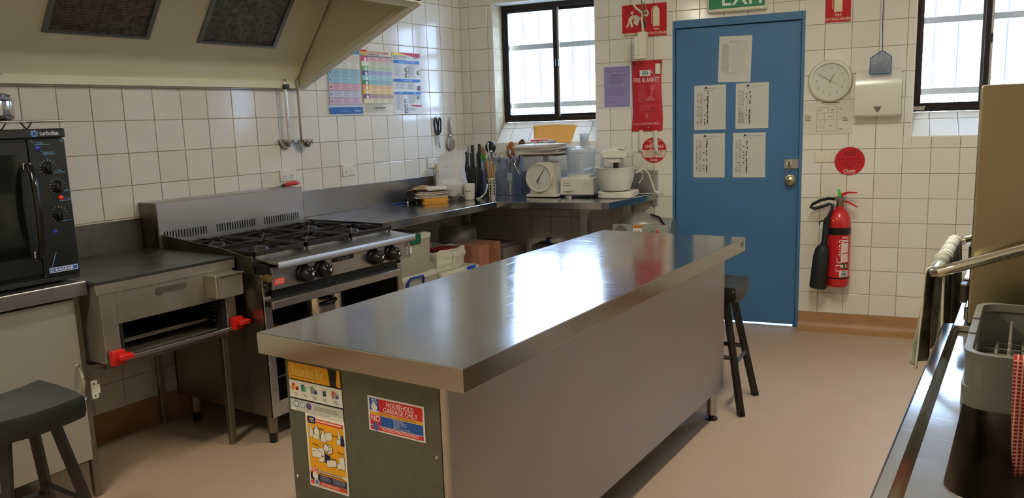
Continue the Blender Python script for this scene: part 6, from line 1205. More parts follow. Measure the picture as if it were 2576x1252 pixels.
p.lines(0.3, 0.9, 0.755, 0.775, 1, (140, 120, 90), 0.5); p.rect(0.04, 0.78, 0.96, 0.81, YL); p.lines(0.28, 0.92, 0.785, 0.805, 1, (110, 64, 20), 0.7, 0.0); p.rect(0.04, 0.81, 0.96, 0.9, NV); p.rect(0.06, 0.735, 0.25, 0.805, RD2); p.text(0.155, 0.79, 0.019, 'NO', (236, 226, 218), 'c', 0.9, bold=0.0005); p.circle(0.17, 0.84, 0.011, WT); p.lines(0.3, 0.58, 0.82, 0.89, 5, (150, 150, 170), 0.4); p.lines(0.62, 0.95, 0.82, 0.895, 5, (150, 150, 170), 0.4); p.rect(0.04, 0.91, 0.96, 0.96, RD2); p.circle(0.2, 0.925, 0.01, (216, 218, 220)); p.circle(0.2, 0.925, 0.007, (80, 120, 170)); p.lines(0.32, 0.9, 0.92, 0.955, 2, (232, 180, 160), 0.5); p.build(t)
t = sheet_thing('household_garbage_sign', 'red and blue household garbage only sticker on the island end panel', 'sign', (2.33, EY, 0.689), 0, 0.192, 0.096, (224, 220, 214), th=0.0008)
p = Print(0.192, 0.096, 0.001); RR = (200, 44, 46); BB = (44, 84, 160)
p.rect(0.03, 0.05, 0.2, 0.40, BB); p.text(0.115, 0.19, 0.016, 'YES', (230, 232, 236), 'c', 0.78, bold=0.0004); p.circle(0.115, 0.31, 0.011, WH, ry=0.0095); p.circle(0.105, 0.22, 0.005, WH)
p.rect(0.2, 0.05, 0.97, 0.43, RR); p.text(0.58, 0.24, 0.0195, 'HOUSEHOLD', (234, 222, 214), 'c', 0.8, bold=0.0005); p.text(0.58, 0.40, 0.0195, 'GARBAGE ONLY', (234, 222, 214), 'c', 0.8, bold=0.0005)
p.rect(0.03, 0.44, 0.97, 0.52, YL); p.text(0.5, 0.505, 0.0082, 'ITEMS WHICH MUST NOT BE PLACED IN THIS BIN', (110, 40, 30), 'c', 0.72)
p.rect(0.03, 0.53, 0.22, 0.82, RR); p.text(0.125, 0.71, 0.024, 'NO', (234, 226, 220), 'c', 0.85, bold=0.0006); p.rect(0.22, 0.53, 0.97, 0.82, BB)
for i, s in enumerate(('RECYCLABLES', 'GARDEN WASTE', 'CLINICAL WASTE', 'LIQUIDS', 'DEMOLITION WASTE')): p.text(0.45, 0.59 + i * 0.053, 0.0068, s, (190, 200, 220), 'l', 0.85); p.rect(0.39, 0.565 + i * 0.053, 0.4, 0.58 + i * 0.053, (190, 200, 220))
p.rect(0.03, 0.84, 0.97, 0.95, RR); p.lines(0.24, 0.92, 0.855, 0.94, 2, (232, 180, 170), 0.5, 0.1); p.circle(0.13, 0.85, 0.012, (96, 80, 136)); p.circle(0.13, 0.85, 0.0085, (140, 126, 170)); p.circle(0.13, 0.85, 0.0075, (96, 80, 136)); p.build(t)
# ---------------------------------------------------------------- pot and basket in the range's oven
t = thing('stock_pot', 'steel stock pot with a black handle inside the open range oven', 'pot', (0.60, -2.16, 0.4645))
MB().lathe([(0.0, 0.0), (0.13, 0.0), (0.14, 0.01), (0.142, 0.135), (0.147, 0.14), (0.143, 0.143), (0.137, 0.136), (0.135, 0.012), (0.0, 0.006)], 40).build('body', CHROME, t)
MB().tube([(0.135, -0.02, 0.115), (0.165, -0.035, 0.115), (0.185, -0.075, 0.112), (0.18, -0.12, 0.11), (0.16, -0.14, 0.108)], [0.01, 0.012, 0.014, 0.013, 0.009], 10).build('handle', BLACK, t)
t = thing('wooden_brush', 'worn wooden brush lying at the side of the range oven', 'brush', (0.72, -2.58, 0.4645), 0.4)
MB().box(-0.02, 0.09, -0.025, 0.025, 0.03, 0.062, bev=0.004).build('head', mat('yellowed_wood', (176, 126, 56), 0.6), t); MB().prism([(-0.018, 0.0), (0.085, 0.0), (0.09, 0.03), (-0.02, 0.03)], 'xz', -0.022, 0.022).build('bristles', mat('dirty_bristle', (176, 136, 116), 0.9), t)
# ---------------------------------------------------------------- things on top of the convection oven
t = thing('wire_cooling_rack', 'wire cooling rack on low feet on top of the black oven', 'rack', (0.36, -3.56, 1.466))
mb = MB()
mb.tube([(-0.14, -0.26, 0.03), (0.14, -0.26, 0.03), (0.14, 0.26, 0.03), (-0.14, 0.26, 0.03)], 0.0035, 6, closed=True)
for k in range(19): y = -0.24 + k * 0.0267; mb.cyl((-0.14, y, 0.032), (0.14, y, 0.032), 0.0016, n=6)
mb.build('wires', STEEL, t)
for x in (-0.1, 0.1):
    for y in (-0.14, 0.14): MB().tube([(x - 0.0, y - 0.022, 0.027), (x, y - 0.003, 0.003), (x, y + 0.003, 0.003), (x, y + 0.02, 0.027)], 0.003, 6).build('foot', BLACK, t)
t = thing('saucepan', 'small steel saucepan with a lid standing on the cooling rack', 'saucepan', (0.36, -3.54, 1.4995))
MB().lathe([(0.0, 0.0), (0.10, 0.0), (0.115, 0.008), (0.12, 0.024), (0.121, 0.072), (0.125, 0.076), (0.121, 0.078), (0.115, 0.07), (0.113, 0.02), (0.0, 0.006)], 44).build('body', CHROME, t)
MB().lathe([(0.118, 0.078), (0.116, 0.088), (0.107, 0.09), (0.115, 0.096), (0.09, 0.104), (0.03, 0.112), (0.0, 0.113)], 44).build('lid', STEEL, t); MB().tube([(0.1, -0.06, 0.06), (0.16, -0.12, 0.07), (0.2, -0.17, 0.075)], 0.01, 10).build('handle', BLACK, t)
t = thing('white_funnel', 'white funnel resting upside down on the saucepan lid', 'funnel', (0.36, -3.54, 1.613))
MB().lathe([(0.05, 0.0), (0.092, 0.028), (0.1, 0.034), (0.094, 0.034), (0.05, 0.006)], 36, (0, 0, 0.03)).build('cone', WHITE_P, t); MB().lathe([(0.05, 0.0), (0.05, 0.034), (0.046, 0.034), (0.046, 0.0)], 36).build('neck', mat('grey_neck', (196, 190, 174), 0.4), t)
# ---------------------------------------------------------------- under the corner bench (lower shelf at 0.262)
SH = 0.262
TUB = clear_mat('frosted_tub', (226, 221, 208), 0.5, 0.35, (206, 198, 176)); LIDM = mat('frosted_lid', (206, 202, 186), 0.4)
def storage_tub(name, label, x0, x1, s0, s1, z0, z1, handle=None, clip=None, lid_col=None, tubm=None, content=None):
    t = thing(name, label, 'storage tub', ((x0 + x1) / 2, -(s0 + s1) / 2, z0)); w, d, h = x1 - x0, s1 - s0, z1 - z0
    mb = MB(); a, b = rounded(w - 0.03, d - 0.03, 0.02), rounded(w - 0.008, d - 0.008, 0.025)
    A = [mb.bm.verts.new((x, y, 0)) for x, y in a]; B = [mb.bm.verts.new((x, y, h - 0.03)) for x, y in b]; mb.bm.faces.new(A[::-1])
    for i in range(len(A)): j = (i + 1) % len(A); mb.bm.faces.new((A[i], A[j], B[j], B[i]))
    mb.build('tub', tubm or TUB, t, solid=0.0015)
    ld = MB().prism(rounded(w, d, 0.026), 'xy', h - 0.034, h - 0.006, bev=0.003).prism(rounded(w - 0.04, d - 0.04, 0.02), 'xy', h - 0.008, h, bev=0.002).build('lid', lid_col or LIDM, t)
    if handle: MB().tube([(w / 2 - 0.004, -0.075, h - 0.075), (w / 2 + 0.01, -0.072, h - 0.03), (w / 2 + 0.014, -0.055, h - 0.012), (w / 2 + 0.014, 0.055, h - 0.012), (w / 2 + 0.01, 0.072, h - 0.03), (w / 2 - 0.004, 0.075, h - 0.06)], [0.011, 0.007, 0.007, 0.007, 0.007, 0.009], 8).build('carry_handle', handle, t)
    if clip: MB().box(w / 2 - 0.006, w / 2 + 0.007, clip[1] - 0.045, clip[1] + 0.045, h - 0.055, h + 0.003, bev=0.003).build('latch', clip[0], t)
    return t
BLUEP = mat('blue_plastic', (26, 52, 150), 0.35); GRN = mat('dark_green_plastic', (20, 92, 66), 0.4); BLUEC = mat('bright_blue_plastic', (30, 84, 190), 0.35)
storage_tub('storage_tub', 'clear lidded tub with a blue carry handle, lowest beside the range', 0.2, 0.62, 1.16, 1.64, SH, 0.545, handle=BLUEP)
t = storage_tub('storage_tub', 'tall clear tub with a green latch and a taped paper note', 0.2, 0.62, 1.215, 1.64, 0.547, 0.785, clip=(GRN, 0.05))
MB().ball((0, 0, 0), 1.0, 0, 3, (0.1, 0.13, 0.055)).build('red_lunch_container', mat('pinkish_red', (206, 92, 78), 0.6), t, (0.075, -0.03, 0.125)); MB().box(-0.19, 0.188, -0.19, 0.19, 0.006, 0.085, bev=0.008).build('cream_contents', mat('cream_contents', (222, 206, 160), 0.8), t)
MB().box(0.204, 0.2065, -0.04, 0.02, 0.13, 0.165, rot=Matrix.Rotation(0.12, 3, 'X')).build('paper_note', PAPER, t, smooth=False)
storage_tub('storage_tub', 'wide clear tub with a bright blue latch under the white bag', 0.22, 0.62, 0.72, 1.14, SH, 0.50, clip=(BLUEC, 0.1))
t = thing('paper_sack', 'crumpled white plastic sack of supplies sitting on the wide tub', 'sack', (0.43, -0.97, 0.501))
def sack(a, b):
    an = 2 * PI * a; r = 0.16 + 0.012 * noise.noise(Vector((3 * math.cos(an), 3 * math.sin(an), b * 4))) + 0.006 * noise.noise(Vector((9 * math.cos(an), 9 * math.sin(an), b * 9)))
    sq = 1 / max(abs(math.cos(an)), abs(math.sin(an))) ** 0.6; zt = 0.135 + 0.02 * noise.noise(Vector((2 * math.cos(an), 2 * math.sin(an), 7)))
    return (r * sq * math.cos(an) * 1.0 * (0.92 + 0.08 * b), r * sq * math.sin(an) * 1.05, zt * b)
MB().grid(sack, 48, 12).build('sack_film', mat('white_sack', (206, 202, 184), 0.6), t, solid=0.002); mb = MB(); mb.grid(lambda a, b: ((a - .5) * 0.27, (b - .5) * 0.29, 0.10 + 0.012 * noise.noise(Vector((a * 5, b * 5, 0)))), 10, 10); mb.build('contents', mat('packet_contents', (190, 180, 160), 0.8), t); MB().box(-0.02, 0.1, -0.05, 0.12, 0.112, 0.13, bev=0.006).build('red_packet', mat('dull_red_packet', (130, 34, 34), 0.5), t)
t = thing('cardboard_box', 'pinkish cardboard carton with a printed ring on the lower shelf', 'carton', (0.45, -0.585, SH))
CARD = mat('pinkish_cardboard', (176, 120, 96), 0.8, noise_=(10, (158, 104, 84), 0.3)); MB().box(-0.17, 0.16, -0.125, 0.125, 0.0, 0.352, bev=0.003).build('carton', CARD, t); MB().box(0.158, 0.1622, -0.02, 0.05, 0.2, 0.353).build('tape', mat('parcel_tape', (150, 98, 70), 0.4), t, smooth=False)
mb = MB(); mb.tube([(0.1612, 0.04 + 0.05 * math.cos(2 * PI * k / 24), 0.24 + 0.055 * math.sin(2 * PI * k / 24)) for k in range(24)], 0.0025, 4, closed=True); mb.tube([(0.1612, 0.04 + 0.028 * math.cos(2 * PI * k / 20), 0.24 + 0.035 * math.sin(2 * PI * k / 20)) for k in range(20)], 0.002, 4, closed=True); mb.build('printed_ring', mat('box_ink', (110, 64, 54), 0.8), t)
t = thing('glass_bowl', 'upturned clear bowl over a tied plastic bag on the shelf', 'bowl', (0.33, -0.70, 0.615), 0)
t.location = (0.36, -0.62, SH + 0.353); MB().lathe([(0.13, 0.0), (0.132, 0.05), (0.125, 0.1), (0.11, 0.125), (0.105, 0.128)], 36).build('bowl', clear_mat('clear_glass_bowl', (214, 214, 210), 0.86, 0.05), t)
mb = MB(); mb.ball((0, 0, 0.045), 1.0, 0, 3, (0.075, 0.08, 0.045)); mb.ball((0.0, 0.0, 0.09), 1.0, 0, 2, (0.035, 0.04, 0.03))
for v in mb.bm.verts: v.co += 0.012 * Vector((noise.noise(v.co * 25), noise.noise(v.co * 25 + Vector((4, 0, 0))), 0.5 * noise.noise(v.co * 25 + Vector((0, 4, 0))))); v.co.z = max(0.001, v.co.z)
mb.build('tied_bag', mat('milky_bag', (170, 164, 148), 0.5), t)
t = thing('flat_carton', 'flat grey carton pushed into the dark bench corner', 'carton', (0.42, -0.28, SH)); MB().box(-0.2, 0.2, -0.14, 0.14, 0.0, 0.29, bev=0.004).build('carton', mat('grey_card', (126, 116, 106), 0.8), t); MB().box(-0.15, 0.16, -0.1, 0.1, 0.29, 0.31, bev=0.004).build('carton_lid', mat('grey_card'), t)
t = thing('spray_bottle', 'dark blue capped bottle lying under the window end of the bench', 'bottle', BW(0.85, SH, 0.33), RB); MB().box(-0.14, 0.12, -0.1, 0.1, 0.0, 0.31, bev=0.004).build('stand_box', mat('dark_box', (60, 54, 52), 0.8), t); MB().tube([(-0.02, -0.05, 0.335), (0.03, -0.06, 0.338), (0.035, -0.06, 0.338), (0.08, -0.07, 0.338)], [0.014, 0.024, 0.027, 0.027], 16).build('bottle', mat('white_bottle', (190, 186, 178), 0.4), t); MB().tube([(-0.04, -0.046, 0.334), (-0.01, -0.052, 0.336)], [0.024, 0.022], 14).build('blue_cap', mat('navy_plastic', (28, 34, 70), 0.35), t)
# ---------------------------------------------------------------- silver machine by the door
t = thing('silver_machine', 'silver domed machine with a control box standing beside the blue door', 'machine', BW(1.49, 0, 0.36), RB)
SILV = mat('silver_hammered', (168, 168, 158), 0.35, 0.75, bump=(90, 0.2, 0.001))
MB().box(-0.15, 0.19, -0.12, 0.12, 0.06, 0.66, bev=0.012, seg=2).build('cabinet', SILV, t)
MB().ball((0, 0, 0), 1.0, 0, 4, (0.15, 0.135, 0.105)).build('dome', SILV, t, (-0.03, 0.0, 0.70)); MB().cyl((0.02, 0.0, 0.68), (0.2, 0.0, 0.675), 0.10, 0.095, n=32).build('motor_barrel', SILV, t); MB().cyl((0.05, 0, 0.68), (0.058, 0, 0.68), 0.103, n=32).build('barrel_band', mat('pale_band', (190, 186, 170), 0.4), t)
cbx = MB().box(-0.17, 0.2, -0.15, -0.11, 0.64, 0.742, bev=0.003).build('control_box', clear_mat('clear_cover', (226, 226, 220), 0.5, 0.1, (190, 190, 182)), t); MB().box(-0.168, 0.198, -0.145, -0.11, 0.642, 0.74).build('control_panel', mat('panel_grey', (140, 140, 134), 0.4), t, smooth=False)
MB().lathe([(0.042, -0.152), (0.042, -0.146)], 28, (-0.11, 0, 0.692), 0, 'y', cap0=True).build('gauge', mat('gauge_face', (96, 98, 96), 0.3), t); MB().tube([(-0.11 + 0.043 * math.cos(2 * PI * k / 24), -0.153, 0.692 + 0.043 * math.sin(2 * PI * k / 24)) for k in range(24)], 0.003, 6, closed=True).build('gauge_rim', CHROME, t)
p = Print(0.06, 0.09, 0.1515); p.rect(0, 0, 1, 1, (222, 220, 212)); p.rect(0, 0.02, 1, 0.24, (190, 110, 30)); p.circle(0.65, 0.6, 0.013, (30, 30, 30)); p.circle(0.65, 0.6, 0.006, (222, 220, 212)); p.poly([(0.15, 0.42), (0.5, 0.56), (0.45, 0.72), (0.3, 0.62)], (30, 30, 30)); p.build(t, 'warning_label', (0.0, 0, 0.697))
for nm, x, c in (('red_lamp', 0.13, (206, 40, 36)), ('green_lamp', 0.10, (60, 120, 70))): MB().lathe([(0.0, -0.165), (0.008, -0.163), (0.01, -0.15)], 14, (x, 0, 0.70), 0, 'y').build(nm, mat('lamp_' + nm, c, 0.3), t)
MB().tube([(0.0, 0.02, 0.775), (0.06, 0.0, 0.79), (0.12, -0.05, 0.78), (0.17, -0.1, 0.73), (0.205, -0.14, 0.64), (0.21, -0.15, 0.5)], 0.007, 8).build('black_cable', BLACK, t)
for x in (-0.12, 0.16):
    for y in (-0.09, 0.09): MB().cyl((x, y, 0), (x, y, 0.062), 0.02, n=12).build('foot', BLACK, t)
# ---------------------------------------------------------------- stools
SEATM = mat('black_moulded_seat', (27, 34, 32), 0.36, noise_=(8, (40, 40, 35), 0.35)); LEGM = mat('black_painted_steel', (34, 31, 28), 0.45, 0.2, noise_=(30, (48, 40, 32), 0.2))
def stool(x, y, rz, label, zs=0.625):
    t = thing('stool', label, 'stool', (x, y, 0), rz, 'black kitchen stools')
    W_, D_ = 0.30, 0.29
    def top(a, b):
        u, v = 2 * a - 1, 2 * b - 1
        return (u * W_ / 2 * (1 - 0.05 * v * v), v * D_ / 2 * (1 - 0.06 * u * u), zs - 0.018 * (1 - u * u) * (1 - 0.4 * v * v) + 0.004 * u * u * v)
    mb = MB(); n_ = 16; mb.grid(top, n_, n_)
    prev = [top(i / n_, 0) for i in range(n_)] + [top(1, i / n_) for i in range(n_)] + [top(1 - i / n_, 1) for i in range(n_)] + [top(0, 1 - i / n_) for i in range(n_)]
    loops = [[(x_ * f, y_ * f, z_ - dz) for x_, y_, z_ in prev] for f, dz in ((1.0, 0.0), (1.02, 0.01), (1.025, 0.05), (0.99, 0.072), (0.94, 0.075))]
    V_ = [[mb.bm.verts.new(q) for q in lp] for lp in loops]; N_ = len(prev)
    for A, B in zip(V_, V_[1:]):
        for k in range(N_): mb.bm.faces.new((A[k], B[k], B[(k + 1) % N_], A[(k + 1) % N_]))
    mb.bm.faces.new(V_[-1]); bmesh.ops.remove_doubles(mb.bm, verts=mb.bm.verts[:], dist=0.0004); bmesh.ops.recalc_face_normals(mb.bm, faces=mb.bm.faces[:])
    so = mb.build('seat', SEATM, t, ang=50)
    for sx_ in (-1, 1):
        MB().lathe([(0.0, 0.003), (0.004, 0.002), (0.005, 0.0)], 10, (sx_ * W_ / 2 * 1.02, -D_ / 2 * 0.9, zs - 0.02), 0, 'x').build('seat_screw', CHROME, so)
    q = []
    for sx_, sy_ in ((1, -1), (1, 1), (-1, 1), (-1, -1)):
        a, b = Vector((sx_ * 0.072, sy_ * 0.075, zs - 0.078)), Vector((sx_ * 0.16, sy_ * 0.175, 0.004)); q.append((a, b))
        MB().tube([a, b], 0.019, 4).build('leg', LEGM, t); MB().tube([b + (a - b).normalized() * 0.02, b - Vector((0, 0, 0.004))], 0.0205, 4).build('rubber_tip', BLACK, t)
    for i in range(4):
        f = 0.62; z_ = [0.27, 0.24, 0.27, 0.24][i]
        def at(k, z): a, b = q[k]; s_ = (a.z - z) / (a.z - b.z); return a + (b - a) * s_
        MB().tube([at(i, z_), at((i + 1) % 4, z_)], 0.011, 4).build('foot_rail', LEGM, t)
stool(1.04, -3.845, PI / 2, 'black stool in front of the steel cabinet under the oven')
stool(2.385, -1.205, PI / 2 + 0.08, 'black stool at the far end of the island facing the blue door')
# ---------------------------------------------------------------- wash-up line on the right
RIM, DECK = 0.905, 0.885
wl = thing('sink_bench', 'stainless wash bench with raised edge and a deep sink by the dishwasher', 'sink bench', (3.9, -3.55, 0))
def WLB_(x0, x1, s0, s1, z0, z1, **k): return MB().box(x0 - 3.9, x1 - 3.9, -s1 + 3.55, -s0 + 3.55, z0, z1, **k)
SKM = mat('sink_steel', (112, 106, 94), 0.36, 1.0, rnoise=(3, 0.32, 0.4))
DKM = steel_top('wet_bench_steel', (190, 186, 176), 0.03)
mb = MB(); S0w, S1w = 2.775, 4.32
mb.prism([(3.508 - 3.9, RIM - 0.055), (3.508 - 3.9, RIM - 0.004), (3.512 - 3.9, RIM), (3.53 - 3.9, RIM), (3.535 - 3.9, RIM - 0.004), (3.546 - 3.9, DECK - 0.002), (3.546 - 3.9, DECK - 0.01), (3.516 - 3.9, RIM - 0.03), (3.516 - 3.9, RIM - 0.055)], 'xz', -S1w + 3.55, -S0w + 3.55); mb.build('raised_edge', DKM, wl)
mb = MB()
for a, b, c, d in sub_rects((3.54, 4.28, -S1w, -S0w), [(3.588, 4.03, -3.745, -2.93)]): mb.box(a - 3.9, b - 3.9, c + 3.55, d + 3.55, DECK - 0.012, DECK)
mb.build('deck', DKM, wl, smooth=False)
mb = MB(); tp_, bt = rounded(0.442, 0.815, 0.05, 5, 3.809 - 3.9, -3.3375 + 3.55), rounded(0.40, 0.77, 0.06, 5, 3.809 - 3.9, -3.3375 + 3.55)
A = [mb.bm.verts.new((x, y, DECK)) for x, y in tp_]; B = [mb.bm.verts.new((x, y, DECK - 0.23)) for x, y in bt]
for i in range(len(A)): j = (i + 1) % len(A); mb.bm.faces.new((A[i], B[i], B[j], A[j]))
mb.bm.faces.new(B); sq = mb.build('sink_bowl', SKM, wl, solid=0.002); mb = MB()
for (cx, cy, a0) in ((3.588, -2.93, 90), (3.588, -3.745, 180), (4.03, -3.745, 270), (4.03, -2.93, 0)):
    ccx, ccy = cx + (0.05 if cx < 3.8 else -0.05), cy + (-0.05 if cy > -3.3 else 0.05); pts = [(cx - 3.9, cy + 3.55, DECK - 0.0005)]
    for k in range(6): a = math.radians(a0 + 90 * k / 5); pts.append((ccx + 0.05 * math.cos(a) - 3.9, ccy + 0.05 * math.sin(a) + 3.55, DECK - 0.0005))
    mb.poly(pts)
mb.build('corner_fillet', DKM, wl, smooth=False)
WLB_(4.27, 4.285, S0w, S1w, DECK, 1.1).build('splashback', STEEL_H, wl)
for x in (3.57, 4.22):
    for s in (2.84, 4.2): MB().cyl((x - 3.9, -s + 3.55, 0.0), (x - 3.9, -s + 3.55, DECK - 0.012), 0.019, n=14).build('leg', STEEL, wl)
dw = thing('hood_dishwasher', 'tall stainless pass through dishwasher with a wraparound tube handle', 'dishwasher', (3.86, -2.45, 0))
def DB(x0, x1, s0, s1, z0, z1, **k): return MB().box(x0 - 3.86, x1 - 3.86, -s1 + 2.45, -s0 + 2.45, z0, z1, **k)
DWM = mat('dishwasher_steel', (164, 150, 118), 0.34, 1.0, noise_=(3, (146, 132, 100), 0.3), rnoise=(4, 0.28, 0.42))
DB(3.54, 4.2, 2.155, 2.765, 0.12, 0.885, bev=0.006).build('base', DWM, dw); DB(3.53, 4.22, 2.15, 2.77, 0.886, 0.9, bev=0.002).build('deck', STEEL, dw)
DB(3.558, 4.19, 2.165, 2.752, 0.902, 1.487, bev=0.008, seg=2).build('hood', DWM, dw); DB(3.55, 3.562, 2.2, 2.735, 0.905, 0.94, bev=0.003).build('hood_lip', STEEL, dw)
DB(3.54, 3.558, 2.3, 2.5, 1.0, 1.06, bev=0.004).build('lift_bracket', BLACK_M, dw); DB(3.538, 3.556, 2.70, 2.745, 0.952, 1.0, bev=0.003).build('latch', STEEL_DARK, dw)
hp = [(4.0, -2.79, 1.235), (3.7, -2.79, 1.117), (3.53, -2.79, 1.05), (3.497, -2.787, 1.036), (3.484, -2.77, 1.03), (3.481, -2.75, 1.028), (3.481, -2.4, 1.02), (3.488, -2.15, 1.012), (3.493, -2.13, 1.012), (3.505, -2.115, 1.017), (3.53, -2.11, 1.027), (3.7, -2.11, 1.095), (4.0, -2.11, 1.215)]
MB().tube([(x - 3.86, y + 2.45, z) for x, y, z in hp], 0.0135, 14).build('lift_handle', mat('polished_tube', (206, 200, 186), 0.14, 1.0), dw)
for s in (2.772, 2.128): DB(3.96, 4.02, s - 0.022, s + 0.022, 1.19, 1.26, bev=0.003).build('handle_pivot', STEEL_DULL, dw)
for x in (3.6, 4.14):
    for s in (2.21, 2.71): MB().cyl((x - 3.86, -s + 2.45, 0), (x - 3.86, -s + 2.45, 0.125), 0.022, n=14).build('foot', BLACK, dw)
ob_ = thing('outlet_bench', 'short steel outlet bench between the dishwasher and the back wall', 'bench', (3.9, -1.7, 0))
MB().box(-0.39, 0.38, -0.44, 0.45, 0.848, 0.9, bev=0.004).build('worktop', DKM, ob_)
for x in (-0.35, 0.33):
    for y in (-0.38, 0.39): MB().cyl((x, y, 0), (x, y, 0.85), 0.019, n=14).build('leg', STEEL, ob_)
# tea towels over the handle
def towel(s0, s1, zf, zb, label, col, col2, seed, hem):
    t = thing('tea_towel', label, 'tea towel', (3.481, -(s0 + s1) / 2, 1.02), 0, 'tea towels on the dishwasher handle')
    m = mat('tea_towel_%d' % seed, col, 0.9, noise_=(13, col2, 0.13)); w = s1 - s0; zt = 0.0195
    lf_, lb = 1.02 - zf, 1.02 - zb; tot = lf_ + lb + 0.05
    def fn(a, b):
        q = b * tot; y = (a - .5) * w
        wv = 0.011 * math.sin(a * 10 + seed) + 0.005 * math.sin(a * 21 + seed * 2)
        if q < lf_: f = 1 - q / lf_; return (-0.0185 - 0.006 * f * 2 + wv * f * 1.6, y * (1 - 0.04 * f), -f * lf_)
        if q < lf_ + 0.05: a2 = PI * (q - lf_) / 0.05; return (-0.0185 * math.cos(a2), y, 0.0185 * math.sin(a2))
        f = (q - lf_ - 0.05) / lb; return (0.0185 + 0.004 * f + wv * f * 1.4, y * (1 - 0.05 * f), -f * lb)
    MB().grid(fn, 22, 60).build('cloth', m, t, solid=0.002, ang=80)
    def edge(u):
        return MB().grid(lambda a, b: (lambda p_: (p_[0] * 1.0 + (0.0016 if b > .5 else -0.0016), p_[1] + (a - .5) * 0.0, p_[2]))(fn(u + (a - .5) * 0.05 if 0 < u < 1 else (0.05 * a if u == 0 else 1 - 0.05 * a), b)), 2, 60)
    for u in (0, 1): edge(u).build('hem', hem, t, solid=0.0055, ang=80)
HEM = mat('cream_hem', (236, 226, 204), 0.9)
towel(2.50, 2.74, 0.765, 0.80, 'green printed tea towel with cream hem over the dishwasher handle', (176, 172, 146), (84, 96, 76), 3, HEM)
towel(2.17, 2.48, 0.74, 0.80, 'pale floral tea towel furthest along the dishwasher handle', (222, 214, 198), (140, 146, 132), 5, HEM)
# dish rack
t = thing('dish_rack', 'grey plastic dishwasher rack standing across the sink', 'dish rack', (3.83, -3.11, DECK))
RK = mat('grey_rack_plastic', (112, 113, 100), 0.42); W_, D_, H_ = 0.494, 0.466, 0.104
mb = MB()
def ringwall(w, d, z0, z1, w2, d2, r):
    o0, o1, i0, i1 = rounded(w, d, r), rounded(w2, d2, r), rounded(w - 0.026, d - 0.026, r - 0.01), rounded(w2 - 0.026, d2 - 0.026, r - 0.01)
    L_ = [[mb.bm.verts.new((x, y, z)) for x, y in q] for q, z in ((o0, z0), (o1, z1), (i1, z1), (i0, z0))]; n = len(o0)
    for A, B in zip(L_, L_[1:] + L_[:1]):
        for k in range(n): mb.bm.faces.new((A[k], A[(k + 1) % n], B[(k + 1) % n], B[k]))
ringwall(W_, D_, 0.0, 0.036, W_, D_, 0.045); mb.build('lower_skirt', RK, t)
mb = MB(); ringwall(W_ - 0.008, D_ - 0.008, 0.088, H_, W_ - 0.004, D_ - 0.004, 0.045); mb.build('upper_rim', RK, t)
mb = MB()
ol = rounded(W_ - 0.008, D_ - 0.008, 0.045, 5)
for k in range(len(ol)):
    a, b = Vector(ol[k]), Vector(ol[(k + 1) % len(ol)]); l = (b - a).length
    segs = [(a, b)] if l < 0.1 else [(a, a + (b - a) * 0.2), (a + (b - a) * 0.48, a + (b - a) * 0.52), (a + (b - a) * 0.8, b)]
    for c, d in segs:
        n_ = Vector((-(d - c).y, (d - c).x)).normalized() * 0.006
        V_ = [mb.bm.verts.new((*(q), z)) for z in (0.034, 0.09) for q in (c, d, d + n_, c + n_)]
        for f in ((0, 1, 2, 3), (7, 6, 5, 4), (0, 4, 5, 1), (1, 5, 6, 2), (2, 6, 7, 3), (3, 7, 4, 0)): mb.bm.faces.new([V_[i] for i in f])
    if l > 0.1:
        c, d = a + (b - a) * 0.2, a + (b - a) * 0.8; n_ = Vector((-(d - c).y, (d - c).x)).normalized() * 0.006
        V_ = [mb.bm.verts.new((*(q), z)) for z in (0.058, 0.066) for q in (c, d, d + n_, c + n_)]
        for f in ((0, 1, 2, 3), (7, 6, 5, 4), (0, 4, 5, 1), (1, 5, 6, 2), (2, 6, 7, 3), (3, 7, 4, 0)): mb.bm.faces.new([V_[i] for i in f])
bmesh.ops.recalc_face_normals(mb.bm, faces=mb.bm.faces[:]); mb.build('side_lattice', RK, t, smooth=False)
mb = MB()
for k in range(9):
    x = -0.2 + k * 0.05; mb.box(x - 0.003, x + 0.003, -0.215, 0.215, 0.012, 0.02).box(-0.23, 0.23, x * 0.95 - 0.003, x * 0.95 + 0.003, 0.012, 0.02)
mb.build('floor_lattice', RK, t, smooth=False); PG = mat('pale_peg', (176, 176, 160), 0.4)
for i in range(8):
    for j in range(8): MB().cyl((-0.175 + i * 0.05, -0.166 + j * 0.0475, 0.02), (-0.175 + i * 0.05, -0.166 + j * 0.0475, 0.078), 0.0035, 0.0022, n=6).build('peg', PG, t)
mb = MB()
for s_ in range(2): mb.box(-W_ / 2 + 0.003, -W_ / 2 + 0.015, -0.08 + 0.13 * s_, -0.07 + 0.13 * s_, H_ - 0.001, H_ + 0.0012)
mb.build('rim_slot', BLACK_M, t, smooth=False)
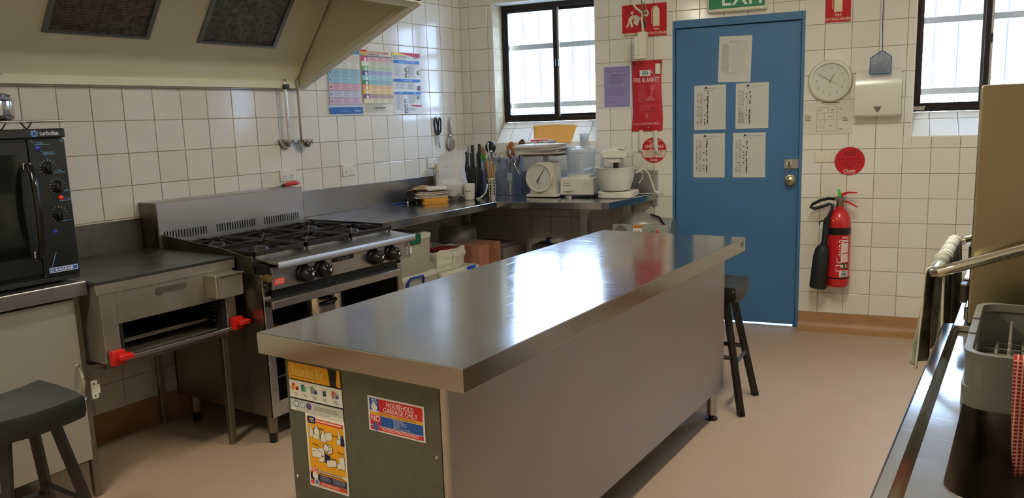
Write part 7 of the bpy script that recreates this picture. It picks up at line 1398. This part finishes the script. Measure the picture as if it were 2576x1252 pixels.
# red cloth over the rack
def red_cloth():
    m = mat('red_woven_cloth', (160, 36, 30), 0.9); nt = m.node_tree; b = nt.nodes['Principled BSDF']; L = nt.links
    tc = nt.nodes.new('ShaderNodeTexCoord'); cur = None
    for d_, sc, lim in (('Z', 46, 0.93), ('X', 40, 0.90)):
        w = nt.nodes.new('ShaderNodeTexWave'); w.bands_direction = d_; w.inputs['Scale'].default_value = sc; w.inputs['Distortion'].default_value = 0.6; L.new(tc.outputs['Object'], w.inputs['Vector'])
        r = nt.nodes.new('ShaderNodeValToRGB'); r.color_ramp.elements[0].position = lim - 0.25; r.color_ramp.elements[1].position = lim; L.new(w.outputs['Fac'], r.inputs['Fac'])
        if cur is None: cur = r.outputs['Color']
        else:
            mx = nt.nodes.new('ShaderNodeMath'); mx.operation = 'MAXIMUM'; L.new(cur, mx.inputs[0]); L.new(r.outputs['Color'], mx.inputs[1]); cur = mx.outputs[0]
    mix = nt.nodes.new('ShaderNodeMix'); mix.data_type = 'RGBA'; mix.inputs['A'].default_value = (*lin((150, 26, 24)), 1); mix.inputs['B'].default_value = (*lin((212, 160, 140)), 1); L.new(cur, mix.inputs['Factor']); L.new(mix.outputs['Result'], b.inputs['Base Color']); return m
t = thing('red_dishcloth', 'red and cream woven dishcloth draped over the near rim of the rack', 'dishcloth', (3.77, -3.346, 0.99))
def cl(a, b):
    x = -0.105 + 0.21 * a; q = b * 0.36; wv = 0.006 * math.sin(a * 8) + 0.003 * math.sin(a * 17)
    if q < 0.22: f = 1 - q / 0.22; return (x + 0.012 * f * f * (1 - a), -0.018 - 0.008 * f + wv * f * 1.5 - 0.004, -f * 0.21)
    if q < 0.26: a2 = PI * (q - 0.22) / 0.04; return (x, -0.0175 * math.cos(a2) - 0.004 * (1 - (q - .22) / .04), 0.0075 * math.sin(a2))
    f = (q - 0.26) / 0.1; return (x, 0.0175 + 0.01 * f, -0.06 * f)
MB().grid(cl, 20, 40).build('cloth', red_cloth(), t, solid=0.003, ang=80)
MB().grid(lambda a, b: (lambda p_: (p_[0], p_[1] - 0.0022, p_[2]))(cl(0.28 + 0.72 * a, b * 0.6)), 10, 24).build('white_stripe', mat('cream_cloth', (206, 196, 170), 0.9), t, solid=0.001, ang=80)
